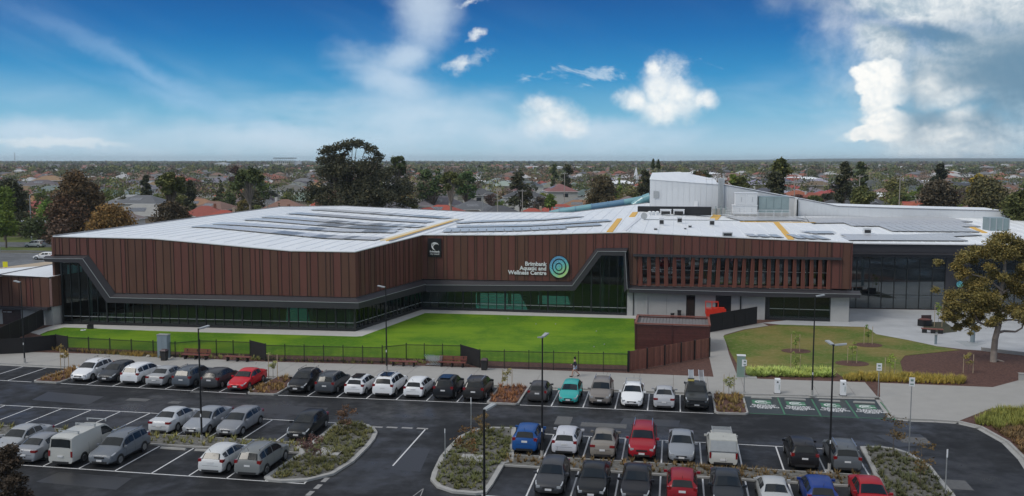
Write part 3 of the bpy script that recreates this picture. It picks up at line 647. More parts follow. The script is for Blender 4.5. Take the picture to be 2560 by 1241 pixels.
# glazing, frame by frame
def glazing(w, topr, s0, s1, step, z0=.16, off=0.0, gm='glass', rails=(1.05,), tall=None):
    n = max(1, round((s1 - s0) / step)); P_ = w.pt
    for i in range(n):
        a, b = s0 + (s1 - s0) * i / n, s0 + (s1 - s0) * (i + 1) / n
        ta, tb = interp(topr, a), interp(topr, b)
        mb = MB().hexa([P_(a, z0, off), P_(b, z0, off), P_(b, z0, off - .03), P_(a, z0, off - .03)], [P_(a, ta, off), P_(b, tb, off), P_(b, tb, off - .03), P_(a, ta, off - .03)])
        part('window_pane', mb, M[gm], centre, True)
    for i in range(n + 1):
        a = s0 + (s1 - s0) * i / n; ta = interp(topr, a); r = .035 if i % 5 else .10
        mb = MB().hexa([P_(a - r, z0 - .02, off + .09), P_(a + r, z0 - .02, off + .09), P_(a + r, z0 - .02, off - .12), P_(a - r, z0 - .02, off - .12)], [P_(a - r, ta, off + .09), P_(a + r, ta, off + .09), P_(a + r, ta, off - .12), P_(a - r, ta, off - .12)])
        part('mullion', mb, M['mull'], centre, True)
    def band(za, zb, o2):
        return MB().hexa([P_(s0, za, off + o2), P_(s1, za, off + o2), P_(s1, za, off - .1), P_(s0, za, off - .1)], [P_(s0, zb, off + o2), P_(s1, zb, off + o2), P_(s1, zb, off - .1), P_(s0, zb, off - .1)])
    part('window_sill', band(.10, .42 if z0 < .3 else z0 + .1, .10), M['mull'], centre, True)
    for z in rails: part('transom', band(z, z + .045, .06), M['greymetal'], centre, True)
iAB = snap(AB, AB.prof([(150, 655), (197, 657), (266, 756), (640, 767), (888, 771)])); iAB[0] = (0.0, iAB[0][1])
iAB[-1] = (AB.L, iAB[-1][1])
iBC = [(0.0, iAB[-1][1]), (BC.L, BC.sz(1055, 728)[1])]
sG = CD.sz(1566, 789)[0]
iCD = [(0.0, iBC[-1][1]), CD.sz(1436, 726), CD.sz(1502, 638), CD.sz(1562, 638), (sG, CD.sz(1562, 638)[1])]
glazing(AB, iAB, 0.0, AB.L, 1.12)
glazing(BC, iBC, 0.0, BC.L, 1.0)
glazing(CD, iCD, 0.0, sG, 1.12)
glazing(CD, [(0, 3.25), (99, 3.25)], CD.sz(1921, 800)[0], CD.sz(2074, 806)[0], 2.0, rails=(1.5,))
zr = [CD.sz(1592, 709.5, -.3)[1], CD.sz(2077, 718, -.3)[1]]
zt2 = CD.prof([(1592, 641), (2077, 650)], -.3)
glazing(CD, zt2, sL, sR2, 1.35, z0=zr[0] + .05, off=-.35, gm='bglass', rails=(6.0,))

# concrete lower wall with its openings
def slab(w, a, b, z0, z1, o0, o1, name='wall_panel', m='concrete', col=None):
    P_ = w.pt; return part(name, MB().hexa([P_(a, z0, o0), P_(b, z0, o0), P_(b, z0, o1), P_(a, z0, o1)], [P_(a, z1, o0), P_(b, z1, o0), P_(b, z1, o1), P_(a, z1, o1)]), M[m], centre, True, color=col)
def sx(px, py=795): return CD.sz(px, py)[0]
segs = [(1567, 1583, 'c'), (1583, 1615, 'c'), (1617, 1666, 'c'), (1666, 1715, 'c'), (1715, 1737, 'd'), (1737, 1788, 'c'), (1788, 1827, 'g'), (1827, 1850, 'c'), (1851, 1912, 'c'), (1912, 1920, 'k'), (2075, 2122, 'c')]
for x0, x1, kd in segs:
    a, b = sx(x0), sx(x1)
    if kd == 'c': slab(CD, a + .01, b - .01, .1, 3.95, .05, -.25)
    if kd == 'k': slab(CD, a, b, .1, 3.9, -.05, -.25, 'door_gap', 'mull')
    if kd == 'd':
        slab(CD, a, b, .1, 2.9, -.08, -.15, 'door', 'mull'); slab(CD, a + .08, b - .08, .3, 2.75, -.05, -.07, 'door_glass', 'bglass'); slab(CD, a, b, 2.92, 3.95, .05, -.25)
    if kd == 'g':
        slab(CD, a, b, .1, 3.0, -.3, -.4, 'roller_door', 'slat', (.06, .03, .03)); slab(CD, a, b, 3.02, 3.95, .05, -.25)
for x, w_ in ((1616, .13), (1850.5, .08), (1583, .05)): slab(CD, sx(x) - w_, sx(x) + w_, .1, 3.7, .16, .05, 'downpipe', 'concrete' if w_ > .1 else 'mull')
slab(CD, sx(1921), sx(2074), 3.27, 4.0, .05, -.2)
c = CD.pt(CD.L - .0, 0, 0)
def wallquad(pts, z0, z1, name, m, th=.25, col=None, obj=None):
    """a straight wall between two plan points"""
    a, b = Vector(pts[0]), Vector(pts[1]); a.z = b.z = 0; d = (b - a).normalized(); n = Vector((-d.y, d.x, 0)) * th
    za, zb = (z1 if isinstance(z1, tuple) else (z1, z1))
    up = Vector((0, 0, 1))
    return part(name, MB().hexa([a + up * z0, b + up * z0, b + n + up * z0, a + n + up * z0], [a + up * za, b + up * zb, b + n + up * zb, a + n + up * za]), M[m], obj or centre, True, color=col)
for k in range(3):
    x0 = 168 + k * 13; q = [AB.pt(*AB.sz(a, b, -1.2), -1.2) for a, b in ((x0, 686 - k * 2), (x0 + 11, 684 - k * 2), (x0 + 11, 664 + k * 2), (x0, 662))]
    part('painted_daylight_pane', MB().add(q, [(0, 1, 2, 3)]), mat('teal_daylight', (.30, .62, .60), .5) if k == 0 else bpy.data.materials['teal_daylight'], centre, True)  # flat teal panes paint in the daylight showing through a far window
# long window band: ledge and the upright fins
P_ = CD.pt
l0, l1 = CD.sz(1583, 636, .7), CD.sz(2104, 645, .7)
part('sun_ledge', MB().hexa([P_(l0[0], l0[1] - .28, .75), P_(l1[0], l1[1] - .28, .75), P_(l1[0], l1[1] - .28, .25), P_(l0[0], l0[1] - .28, .25)], [P_(l0[0], l0[1], .75), P_(l1[0], l1[1], .75), P_(l1[0], l1[1], .25), P_(l0[0], l0[1], .25)]), M['dark'], centre, True)
fins = [1602 + 21.35 * k for k in range(23)]
for k, x in enumerate(fins):
    tpx = x + (5.5 if 5 < k < 14 else (-1.0 if k <= 5 else 2.0)) * .7
    a = CD.sz(x, 713, .45); b = CD.sz(tpx, 645, .45)
    zb_ = interp(sill, a[0]) - .25; zt_ = interp([(l0[0], l0[1] - .28), (l1[0], l1[1] - .28)], a[0])
    wb, wt = .46, .36; f = rc.uniform(.9, 1.15)
    lo = [P_(a[0] - wb / 2, zb_, .62), P_(a[0] + wb / 2, zb_, .42), P_(a[0] + wb / 2 - .06, zb_, .30), P_(a[0] - wb / 2 - .06, zb_, .50)]
    hi = [P_(b[0] - wt / 2, zt_, .62), P_(b[0] + wt / 2, zt_, .36), P_(b[0] + wt / 2 - .06, zt_, .26), P_(b[0] - wt / 2 - .06, zt_, .50)]
    part('sun_fin', MB().hexa(lo, hi), M['clad'], centre, True, color=(.19 * f, .068 * f, .048 * f))

# inside: floor, back walls, pool tanks and columns seen through the glass
IN = [pA + Vector((1.2, .8, 0)), pB + Vector((-1, .8, 0)), pC + Vector((-1.2, .7, 0)), pD + Vector((-.6, .8, 0)), pD + AB.d * 0 + Vector((4.5, 22, 0)), pA + Vector((8, 58, 0))]
part('floor', MB().prism(IN, .1, .15), M['deckfloor'], centre, True)
wallquad((IN[4], IN[5]), .15, 8.5, 'inner_wall', 'inside')
wallquad((CD.pt(sG - .4, 0, -.4), CD.pt(sG - .4, 0, -.4) - CD.n * 22), .15, 8, 'inner_wall', 'inside')
part('ceiling', MB().prism(IN, 8.0, 8.3, bottom=True), M['inside'], centre, True)
tank = g2([(1190, 768), (1318, 772), (1300, 735), (1190, 733)], .3)
part('glowing_pool_water', MB().prism(tank, .15, .3), M['water'], centre, True)
part('glowing_pool_water', MB().prism(g2([(1345, 757), (1425, 759), (1420, 741), (1345, 739)], .3), .15, .3), M['water'], centre, True)
part('glowing_pool_water', MB().prism(g2([(715, 800), (775, 802), (768, 772), (718, 770)], .3), .15, .3), mat('dim_glowing_pool_water', (.12, .38, .34), .1, var=.6, scale=2, emis=((.10, .34, .30), .16)), centre, True)  # fainter glow added to this tank's water
for x in range(180, 880, 95):
    p = AB.pt(AB.sz(x, 820)[0], 0, -4); part('column', MB().tube((p.x, p.y, .15), (p.x, p.y, 8), .22, n=10), M['concrete'], centre, True)
for x in range(1100, 1540, 80):
    p = CD.pt(CD.sz(x, 780)[0], 0, -4); part('column', MB().tube((p.x, p.y, .15), (p.x, p.y, 8), .22, n=10), M['concrete'], centre, True)

for w_, xs_ in ((AB, range(200, 880, 75)), (CD, range(1090, 1420, 70))):
    for x in xs_:
        for o2 in (-7, -15):
            p = w_.pt(w_.sz(x, 800)[0], 6.2, o2); part('ceiling_light', MB().box(p, (1.6, .14, .06), math.atan2(w_.d.y, w_.d.x)), M['striplight'], centre, True)
lane = MB()
for k in range(5):
    a, b = G(1192, 736 + k * 7, .32), G(1316, 739 + k * 7, .32); lane.tube(a, b, .05, n=5)
part('lane_rope', lane, M['white'], centre, True).__setitem__('kind', 'stuff')
for px0, px1 in ((205, 260), (262, 300), (305, 345)):
    g_ = MB(); p0, p1 = AB.pt(AB.sz(px0, 808)[0], 0, -1.6), AB.pt(AB.sz(px1, 808)[0], 0, -1.6)
    for z in (.25, 1.25): g_.tube(p0 + Vector((0, 0, z)), p1 + Vector((0, 0, z)), .03, n=5)
    for i in range(9): q_ = p0 + (p1 - p0) * i / 8; g_.tube(q_ + Vector((0, 0, .2)), q_ + Vector((0, 0, 1.25)), .02, n=4)
    part('inner_railing', g_, M['white'], centre, True)
# low west wing
wl = G(131, 816); wr = G(160, 810); wdir = (AB.p - pB).normalized()
wfar = wl + Vector((-AB.d.x, -AB.d.y, 0)) * 30
zt_w, zb_w = ZAT(131, 816, 693), ZAT(131, 816, 767)
WW = Wall(Vector((wfar.x, wfar.y, 0)), wl); WS = Wall(wl, wr)
cladding(WW, [(0, zt_w + .1), (WW.L, zt_w)], [(0, zb_w), (WW.L, zb_w)], 12, WW.L, off=.35)
cladding(WS, [(0, zt_w), (WS.L, zt_w + .1)], [(0, zb_w), (WS.L, zb_w)], 0.0, WS.L, off=.3)
for k in range(6): slab(WW, 12.1 + k * 3, 15.08 + k * 3, .1, zb_w, 0, -.25)
slab(WS, .02, WS.L, .1, zb_w, 0, -.25)
slab(WW, WW.L - 6.4, WW.L - 4.0, .1, 2.2, .04, -.1, 'door', 'slat', (.05, .03, .03))
part('canopy', MB().hexa([WW.pt(10, zb_w - .35, .8), WW.pt(WW.L, zb_w - .35, .8), WW.pt(WW.L, zb_w - .35, 0), WW.pt(10, zb_w - .35, 0)], [WW.pt(10, zb_w - .02, .8), WW.pt(WW.L, zb_w - .02, .8), WW.pt(WW.L, zb_w - .02, 0), WW.pt(10, zb_w - .02, 0)]), M['dark'], centre, True)
rw = MB()
a0 = WW.pt(10, zt_w + .12, .35); a1 = WW.pt(WW.L, zt_w + .02, .35); a2 = Vector((wr.x + .3, wr.y, zt_w + .12)); a3 = G(150, 658, zt_w + .3); a4 = G(0, 687, zt_w + .3); a5 = a4 + (a4 - a3) * 1.2
rw.add([a0, a1, a2, a3, a4, a5], [(0, 1, 2, 3, 4, 5)]); rw.add([v - Vector((0, 0, .25)) for v in (a0, a1, a2, a3, a4, a5)], [(5, 4, 3, 2, 1, 0)])
part('low_roof', rw, M['roof'], centre, True)
part('roof_edge', MB().tube(a3, a5, .12, n=4), M['flash'], centre, True)
wallquad((wr + Vector((.3, 0, 0)), G(150, 658, 5.9)), .1, zt_w, 'wall', 'clad', col=(.12, .06, .045))

# roof sheets
def tp(w, s, tab, dz=.05, off=.34): return w.pt(s, interp(tab, s) + dz, off)
F = [tp(AB, tAB[0][0], tAB), tp(AB, AB.sz(382, 597)[0], tAB), tp(AB, AB.sz(560, 613)[0], tAB), tp(AB, AB.sz(728, 628)[0], tAB), tp(AB, AB.L, tAB), tp(BC, BC.L, tBC), tp(CD, CD.sz(1280, 588)[0], tCD), tp(CD, CD.sz(1502, 583)[0], tCD), tp(CD, CD.sz(1571, 582)[0], tCD), tp(CD, CD.sz(1920, 599)[0], tCD), tp(CD, CD.L + .1, tCD)]
K = [G(700, 518, 10.8), G(860, 516, 10.95), G(1180, 531, 10.1), G(1430, 532, 10.1), G(1620, 508, 11.6), G(1850, 541, 10.2), G(1990, 541, 10.2), G(2530, 546, 10.1)]
EW0, EW1 = G(2123, 772.7), G(2338, 776.6); ed = (EW1 - EW0).normalized(); EW = Wall(EW0, EW0 + ed * 34)
zE = ZAT(2123, 772.7, 608)
e0 = EW.pt(-1.5, zE + .1, 1.6); e1 = EW.pt(26, zE + .1, 1.6); e2 = EW.pt(34, zE + .1, 1.6)
V_ = []; rf = []
def ruled(fr, bk, nu, nv):
    """smoothly twisted sheet between a front and a back polyline"""
    def walk(pl, t):
        ls = [(b - a).length for a, b in zip(pl, pl[1:])]; d = t * sum(ls)
        for (a, b), l in zip(zip(pl, pl[1:]), ls):
            if d <= l + 1e-6: return a + (b - a) * min(1, d / l)
            d -= l
        return pl[-1].copy()
    b0 = len(V_)
    for q in range(nu + 1):
        f_, k_ = walk(fr, q / nu), walk(bk, q / nu)
        for w_ in range(nv + 1): V_.append(f_ + (k_ - f_) * (w_ / nv))
    for q in range(nu):
        for w_ in range(nv): o_ = b0 + q * (nv + 1) + w_; rf.append((o_, o_ + nv + 1, o_ + nv + 2)); rf.append((o_, o_ + nv + 2, o_ + 1))
sV = BC.sz(950, 612)[0]; V0 = tp(BC, sV, tBC)
ruled(F[:5] + [V0], [K[0], K[1], G(1030, 523.5, 10.6), K[2]], 44, 10)
ruled([V0, F[5]] + F[6:9], [K[2], K[3], K[4]], 40, 10)
i0 = len(V_); V_ += [F[8], F[9], F[10], K[4], K[5], K[6], K[7], e0, e1, e2]
rf += [tuple(i0 + q for q in t_) for t_ in ((0, 4, 3), (0, 1, 4), (1, 5, 4), (1, 2, 5), (2, 7, 5), (7, 8, 6), (7, 6, 5), (8, 9, 6))]
rmb = MB().add(V_, rf); part('roof', rmb, M['roof'], centre, True, smooth=True, ang=12)
from mathutils.bvhtree import BVHTree
bvh = BVHTree.FromPolygons([tuple(v) for v in V_], rf)
def RH(px, py):
    r = (G(px, py) - ray0).normalized(); h = bvh.ray_cast(ray0, r)
    return (h[0], h[1] if h[1].z > 0 else -h[1]) if h[0] is not None else (None, None)
ribs = MB()
for k in range(-38, 36):
    prev = None
    for j in range(0, 34):
        p = W(k * 1.8 - 4, 100 + j * 2.6); h = bvh.ray_cast(Vector((p.x, p.y, 60)), Vector((0, 0, -1)))[0]
        if h is not None and prev is not None: s_ = Vector((cR, -sR, 0)) * .035; u_ = Vector((0, 0, .06)); ribs.add([prev - s_, prev + s_, prev + u_, h - s_, h + s_, h + u_], [(0, 3, 5, 2), (1, 2, 5, 4)])
        prev = h
part('roof_rib', ribs, M['roof'], centre, True)['kind'] = 'stuff'
# thin pale flashing on the front edge, darker trim at the back edge
fm = MB()
for a, b in zip(F, F[1:]): fm.tube(a, b, .07, n=4)
fm.tube(e0, e2, .10, n=4); part('roof_flashing', fm, M['white'], centre, True)
fm = MB()
for a, b in [(F[0], K[0]), (K[0], K[1]), (K[1], K[2]), (K[2], K[3]), (K[3], K[4])]: fm.tube(a + Vector((0, 0, .05)), b + Vector((0, 0, .05)), .12, n=4)
part('roof_flashing', fm, M['flash'], centre, True)
# outer walls on the hidden sides
wallquad((F[0], K[0]), 0.1, (F[0].z - .1, K[0].z - .1), 'wall', 'clad', col=(.13, .06, .045))
for a, b in zip(K[:4], K[1:5]): wallquad((a, b), 0.1, (a.z - .1, b.z - .1), 'wall', 'whitewall')
def GV(px, py, v):
    r = G(px, py) - ray0; n = Vector((sR, cR, 0)); k = (v - ray0.dot(n)) / r.dot(n); return ray0 + r * k
# entrance wing: dark fascia, tall glazing
zf0, zf1 = ZAT(2123, 772.7, 640), zE
for z0, z1, o in ((7.75, zE, 1.4), (7.5, 7.72, 1.75), (7.1, 7.47, 1.2)):
    slab(EW, -2.2 if o > 1.3 else -.3, 34, z0, z1, o, -.3, 'fascia', 'dark')
def glaze2(w, s0, s1, step, z0, z1, rails):
    n = round((s1 - s0) / step)
    for i in range(n):
        a, b = s0 + (s1 - s0) * i / n, s0 + (s1 - s0) * (i + 1) / n
        zs = [z0] + list(rails) + [z1]
        for za, zb in zip(zs, zs[1:]): slab(w, a, b, za, zb, 0, -.03, 'window_pane', 'bglass')
    for i in range(n + 1):
        a = s0 + (s1 - s0) * i / n; slab(w, a - .05, a + .05, z0 - .05, z1, .09, -.1, 'mullion', 'mull')
    for z in rails: slab(w, s0, s1, z - .03, z + .03, .06, -.08, 'transom', 'mull')
    slab(w, s0, s1, .1, z0, .08, -.1, 'window_sill', 'mull')
glaze2(EW, -.8, 12.0, 1.6, .2, 7.1, (2.0, 3.9, 5.5))
glaze2(EW, 15.0, 34, 1.9, .2, 7.1, (3.3,))
slab(EW, 12.0, 15.0, .1, 7.1, .2, -.3, 'dark_wall', 'dark')
wallquad((EW.pt(0, 0, -9), EW.pt(34, 0, -9)), .1, 7.5, 'inner_wall', 'inside')
slab(EW, -1, 34, .1, .16, -.2, -9, 'floor', 'inside')
wallquad((CD.pt(CD.L + .05, 0, -.2), EW.pt(-.8, 0, 0)), .1, 9.2, 'wall', 'dark')

# upper white block with risers and the long wall to its right
VB = 168.0
def vz(px, py, v=VB): return GV(px, py, v)
bl, br = vz(1625, 520), vz(1795, 524); blt, brt = vz(1625, 449), vz(1795, 461)
plant = part('plant_room', MB(), M['whitewall'], centre, True)
bpy.data.objects.remove(plant)
def vblock(px0, t0, px1, t1, zb, v, depth, name, m, parent=None, back=0.0):
    a, b = GV(px0, t0, v), GV(px1, t1, v); n = Vector((sR, cR, 0)) * depth
    lo = [Vector((q.x, q.y, zb)) for q in (a, b, b + n, a + n)]; hi = [a, b, b + n + Vector((0, 0, back)), a + n + Vector((0, 0, back))]
    return part(name, MB().hexa(lo, hi), M[m], parent or centre, True)
k0 = 0
xs = [1625 + (1795 - 1625) * i / 12 for i in range(13)]
for a, b in zip(xs, xs[1:]): vblock(a + .15, 449 + (a - 1625) * 12 / 170, b - .15, 449 + (b - 1625) * 12 / 170, 9.8, VB, .25, 'wall_sheet', 'whitewall')
vblock(1625, 449.5, 1795, 461.5, 9.8, VB + .3, 16, 'plant_room_wall', 'whitewall', back=.5)
pr = MB(); a, b = GV(1624, 447.5, VB - .1), GV(1796, 460.5, VB - .1); n = Vector((sR, cR, 0)); up = Vector((0, 0, 1))
pk = GV(1700, 453.5, VB - .1)
pr.add([a, pk, b, b + n * 17 + up * .6, a + n * 17 + up * .9, pk + n * 17 + up * 1.5], [(0, 1, 5, 4), (1, 2, 3, 5)]); pr.add([a, pk, b, a - up * .12, b - up * .12], [(3, 4, 2, 1, 0)])
part('upper_roof', pr, M['roof'], centre, True)
tops = [(1795, 461), (1862, 473), (1930, 486), (1995, 497.5), (2045, 507), (2095, 517), (2230, 521.5), (2380, 525.5), (2520, 529)]
for (a, ta), (b, tb) in zip(tops, tops[1:]):
    m_ = 5; v = 163.0 if a >= 1995 else VB - .2
    for i in range(m_): vblock(a + (b - a) * i / m_ + .1, ta + (tb - ta) * i / m_, a + (b - a) * (i + 1) / m_ - .1, ta + (tb - ta) * (i + 1) / m_, 9.7, v, .3, 'wall_sheet', 'whitewall')
    vblock(a, ta - .6, b, tb - .6, 9.7, v + .35, 12, 'upper_wall', 'roof')
    t = MB().tube(GV(a, ta - 1, v), GV(b, tb - 1, v), .10, n=4); part('roof_flashing', t, M['flash'], centre, True)
vblock(1992.5, 499, 1996, 499.5, 9.7, 162.7, .1, 'downpipe', 'mull')
vblock(1634, 478, 1647, 479, 12.9, VB - .15, .1, 'louvre', 'greymetal')
vblock(1735, 503, 1745, 503.5, 10, VB - .15, .1, 'door', 'white')
for i in range(5):
    x = 1797 + i * 3; a = GV(x, 446, VB - .6); part('riser_pipe', MB().tube((a.x, a.y, 10), a, .10, n=6), M['alu'], centre, True)
hr = MB()
for x in (1766, 1780, 1791, 1811): a = GV(x, 446, VB - .2); hr.tube(a, a - Vector((0, 0, 1.0)), .05, n=5)
for dy in (0, 4.5): hr.tube(GV(1764, 445 + dy, VB - .2), GV(1812, 446 + dy, VB - .2), .05, n=5)
part('roof_handrail', hr, M['white'], centre, True)

# things standing on the roof
def upbox(px, pyb, wpx, hpx, dep, m='white'):
    p, n = RH(px, pyb); s = p.y / FPX * 1.0
    return p, wpx * s, hpx * s, dep
def roofthing(name, label, cat, px, pyb, wpx, hpx, dep, m='white', louvre=False, group=None, legs=False):
    p, w_, h_, d_ = upbox(px, pyb, wpx, hpx, dep)
    o = thing(name, label, cat, p, -ROW, group)
    z0 = .25 if legs else -.15
    part('casing', MB().box((0, d_ / 2, (h_ + z0) / 2), (w_, d_, h_ - z0)), M[m], o)
    if louvre:
        part('grille', MB().box((0, -.012, h_ * .5), (w_ * .8, .05, h_ * .55)), M['trim'], o); part('cap', MB().box((0, d_ / 2, h_ + .04), (w_ + .1, d_ + .1, .08)), M['white'], o)
    if legs: part('stand', MB().box((-w_ * .4, d_ / 2, .05), (.08, d_, .45)).box((w_ * .4, d_ / 2, .05), (.08, d_, .45)), M['alu'], o)
    return o
o = roofthing('equipment_screen', 'long black screen on the roof in front of the white plant block', 'roof screen', 1685.5, 536, 182, 18.5, 1.6, 'black')
for x, lb in ((1664, 'leftmost of three boxy louvred fan units before the black roof screen'), (1697, 'middle one of three boxy louvred fan units before the black roof screen'), (1738, 'rightmost of three boxy louvred fan units before the black roof screen')):
    roofthing('fan_unit', lb, 'air conditioner', x, 539, 27, 13.5, 1.5, 'white', True, 'louvred fan units on the roof', True)
for x in (1624, 1633.5, 1643.5):
    p, n = RH(x, 538); o = thing('roof_vent', 'small white domed roof ventilator, %s in the row of three' % {1624: 'left', 1633.5: 'middle', 1643.5: 'right'}[x], 'roof vent', p, 0, 'small domed ventilators')
    part('cowl', MB().lathe([(.2, -.1), (.2, .35), (.32, .38), (.32, .5), (.12, .62)], 12), M['white'], o)
p, n = RH(1610, 551); o = thing('satellite_dish', 'dark round dish on a short mast at the west end of the roof screen', 'satellite dish', p, R(-25))
part('mast', MB().tube((0, 0, -.1), (0, 0, .5), .05), M['alu'], o); part('dish', MB().lathe([(.48, -.05), (.5, 0), (.38, .1), (.1, .18)], 18, (0, 0, .62), 'Y'), M['greymetal'], o)
for x, y, w_, h_, lb in ((1654, 564, 12, 17, 'tall louvred roof cowl left of the middle of the white roof'), (1699, 559, 13, 16, 'tall louvred roof cowl below the middle fan unit'), (1780, 566, 13, 17, 'tall pale roof cowl nearest the yellow platform'), (1639, 576, 9, 5, 'low dark-mouthed roof vent near the front edge, leftmost'), (1725, 570, 9, 6, 'low dark-mouthed roof vent in mid roof'), (1713, 574, 6, 3.5, 'tiny roof vent beside the mid roof vent'), (2169, 586, 18, 14, 'square stacked exhaust vent among the right-hand solar panels')):
    roofthing('roof_vent', lb, 'roof vent', x, y, w_, h_, .9, 'whitewall', True)
roofthing('condenser_unit', 'dark square condenser at the front edge of the white roof', 'air conditioner', 1819, 592, 24, 10, 1.2, 'greymetal', True)
def vthing(name, label, cat, px0, px1, pt, pb, v, depth, m, extra=None):
    a = GV(px0, pb, v); b = GV(px1, pb, v); t = GV(px0, pt, v); w_ = (b - a).length; h_ = t.z - a.z
    o = thing(name, label, cat, ((a + b) / 2), -ROW)
    part('casing', MB().box((0, depth / 2, h_ / 2), (w_, depth, h_)), M[m], o)
    if extra: extra(o, w_, h_, depth)
    return o
def doors4(o, w_, h_, d):
    for sx_ in (-.25, .25):
        part('door', MB().box((sx_ * w_, -.02, h_ * .5), (w_ * .46, .05, h_ * .9)), M['whitewall'], o); part('handle', MB().box((sx_ * w_ + .1, -.06, h_ * .5), (.05, .05, h_ * .4)), M['greymetal'], o)
    part('cap', MB().box((0, d / 2, h_ + .05), (w_ + .2, d + .2, .1)), M['white'], o)
vthing('plant_cabinet', 'upper white two-door plant cabinet on the roof, stacked on a lower one', 'plant cabinet', 1838, 1893, 484, 514, 160, 3, 'white', doors4)
vthing('plant_cabinet', 'lower white plant cabinet on the roof beneath the taller one', 'plant cabinet', 1832, 1893, 515, 536, 160, 3, 'white', doors4)
def ducted(o, w_, h_, d):
    for k in range(4): part('duct_panel', MB().box((-w_ / 2 + w_ * (k + .5) / 4, -.04, h_ * .6), (w_ / 4 - .08, .06, h_ * .72)), M['duct'], o)
    for k in range(5): part('stand_leg', MB().box((-w_ / 2 + w_ * k / 4, -.05, -.3), (.08, .08, .8)), M['alu'], o)
vthing('air_duct', 'bulky grey-green sheet metal duct right of the white cabinets', 'air duct', 1896, 1972, 492, 532, 160.5, 3, 'duct', ducted)
vthing('pump_skid', 'small grey pump and pipe assembly left of the white cabinets', 'pump', 1780, 1826, 522, 537, 158, 1.5, 'greymetal', lambda o, w_, h_, d: [part('pipe', MB().tube((-w_ * .3 + k, -.1, 0), (-w_ * .3 + k, -.1, h_ * 1.4), .09), M['duct'], o) for k in (0, .8, 1.6)])
rl = MB()
for k in range(9): a = GV(1815 + k * 20, 531, 157.2); rl.tube(a - Vector((0, 0, .7)), a + Vector((0, 0, .35)), .03, n=5)
for q in (0.35, -.1): rl.tube(GV(1815, 531, 157.2) + Vector((0, 0, q)), GV(1975, 531, 157.2) + Vector((0, 0, q)), .03, n=5)
part('roof_handrail', rl, M['white'], centre, True)
vthing('steel_hut', 'grey framed service cage at the right end of the roof', 'plant cage', 2474, 2522, 546, 578, 133, 3, 'duct', lambda o, w_, h_, d: [part('frame_post', MB().box((-w_ / 2 + w_ * k / 3, -.05, h_ / 2), (.1, .1, h_)), M['alu'], o) for k in range(4)])
def strip(pts, w_, m, name='roof_walkway'):
    """walkway laid along the roof surface between photo points"""
    hs = []
    for i in range(len(pts) - 1):
        for j in range(13):
            t = j / 12; h, n = RH(pts[i][0] + (pts[i + 1][0] - pts[i][0]) * t, pts[i][1] + (pts[i + 1][1] - pts[i][1]) * t)
            if h is not None: hs.append((h, n))
    mb = MB()
    for (a, na), (b, nb) in zip(hs, hs[1:]):
        d = (b - a)
        if d.length < .01: continue
        s_ = d.cross(na).normalized() * w_ / 2; q = na * .10
        mb.hexa([a - s_, b - s_, b + s_, a + s_], [a - s_ + q, b - s_ + q, b + s_ + q, a + s_ + q])
    if mb.v: part(name, mb, M[m], centre, True)
strip([(958, 602), (1142, 549)], .9, 'cream'); strip([(975, 604), (1158, 549)], .35, 'flash'); strip([(968, 603), (1130, 554)], .35, 'yellow')
strip([(1524, 581), (1549, 548)], .75, 'yellow'); strip([(1580, 543), (1588, 532)], .9, 'yellow')
strip([(1940, 557), (1978, 600)], .75, 'yellow'); strip([(2405, 559), (2462, 583)], .7, 'yellow'); strip([(1783, 551), (1793, 539)], 1.3, 'yellow')
strip([(1850, 555.5), (2110, 558)], .15, 'yellow'); strip([(2462, 562), (2500, 564)], .15, 'yellow')
strip([(1556, 582), (1600, 545)], .5, 'white', 'roof_gutter')
strip([(1610, 550), (1850, 553)], .18, 'greymetal', 'roof_pipe'); strip([(1060, 586), (1152, 556)], .3, 'white', 'roof_gutter')

pvm = {}
def drop(x, y):
    h = bvh.ray_cast(Vector((x, y, 60)), Vector((0, 0, -1)))
    return (h[0], h[1] if h[1].z > 0 else -h[1]) if h[0] is not None else (None, None)
def solar(pa, pb, dep, label, west=False):
    """modules laid one by one on the roof sheets, each following the slope under it"""
    a, na = RH(*pa); b, nb = RH(*pb)
    if a is None or b is None: return
    o = thing('solar_array', label, 'solar panels', a); L = (b - a).length; pw = 1.12; k = int(L / pw)
    if not pvm: pvm[1] = MB().box((0, .87, .0), (1.08, 1.70, .035)).mesh('solar_panel', M['pv'])
    nr = max(1, round(dep / 1.75))
    rail = MB(); prev = None
    for i in range(k + 1):
        p = a + (b - a) * ((i + .5) / k if i < k else 1); h, n = drop(p.x, p.y)
        if h is None: prev = None; continue
        ex = (b - a).normalized(); ey = n.cross(ex).normalized(); ex = ey.cross(n).normalized()
        if i < k:
            fr = i / k; dark_refl = west and (.42 < fr < .60 or .66 < fr < .93) and rc.random() < .65  # modules picked to carry a painted dark patch of reflection
            for w_ in range(nr):
                h2, n2 = drop(h.x + ey.x * 1.75 * w_, h.y + ey.y * 1.75 * w_)
                if h2 is None: continue
                ey2 = n2.cross(ex).normalized(); ex2 = ey2.cross(n2).normalized()
                q = link('solar_panel', pvm[1], o, color=(.20, .21, .21) if dark_refl else ((.66, .67, .68) if west else (.46, .47, .49)))  # pale cell colour paints in mirrored bright sky, darker tone its dark patches
                mm = Matrix((ex2, ey2, n2)).transposed().to_4x4(); mm.translation = h2 + n2 * .17 - a; q.matrix_local = mm @ Matrix.Rotation(R(rc.gauss(0, .08)), 4, 'X')
        c = h + n * .12 - a
        if prev is not None: rail.tube(prev, c, .045 if west is False else .035, n=4)
        prev = c
    part('mounting_rail', rail, M['trim' if west is False else 'covergrey'], o)
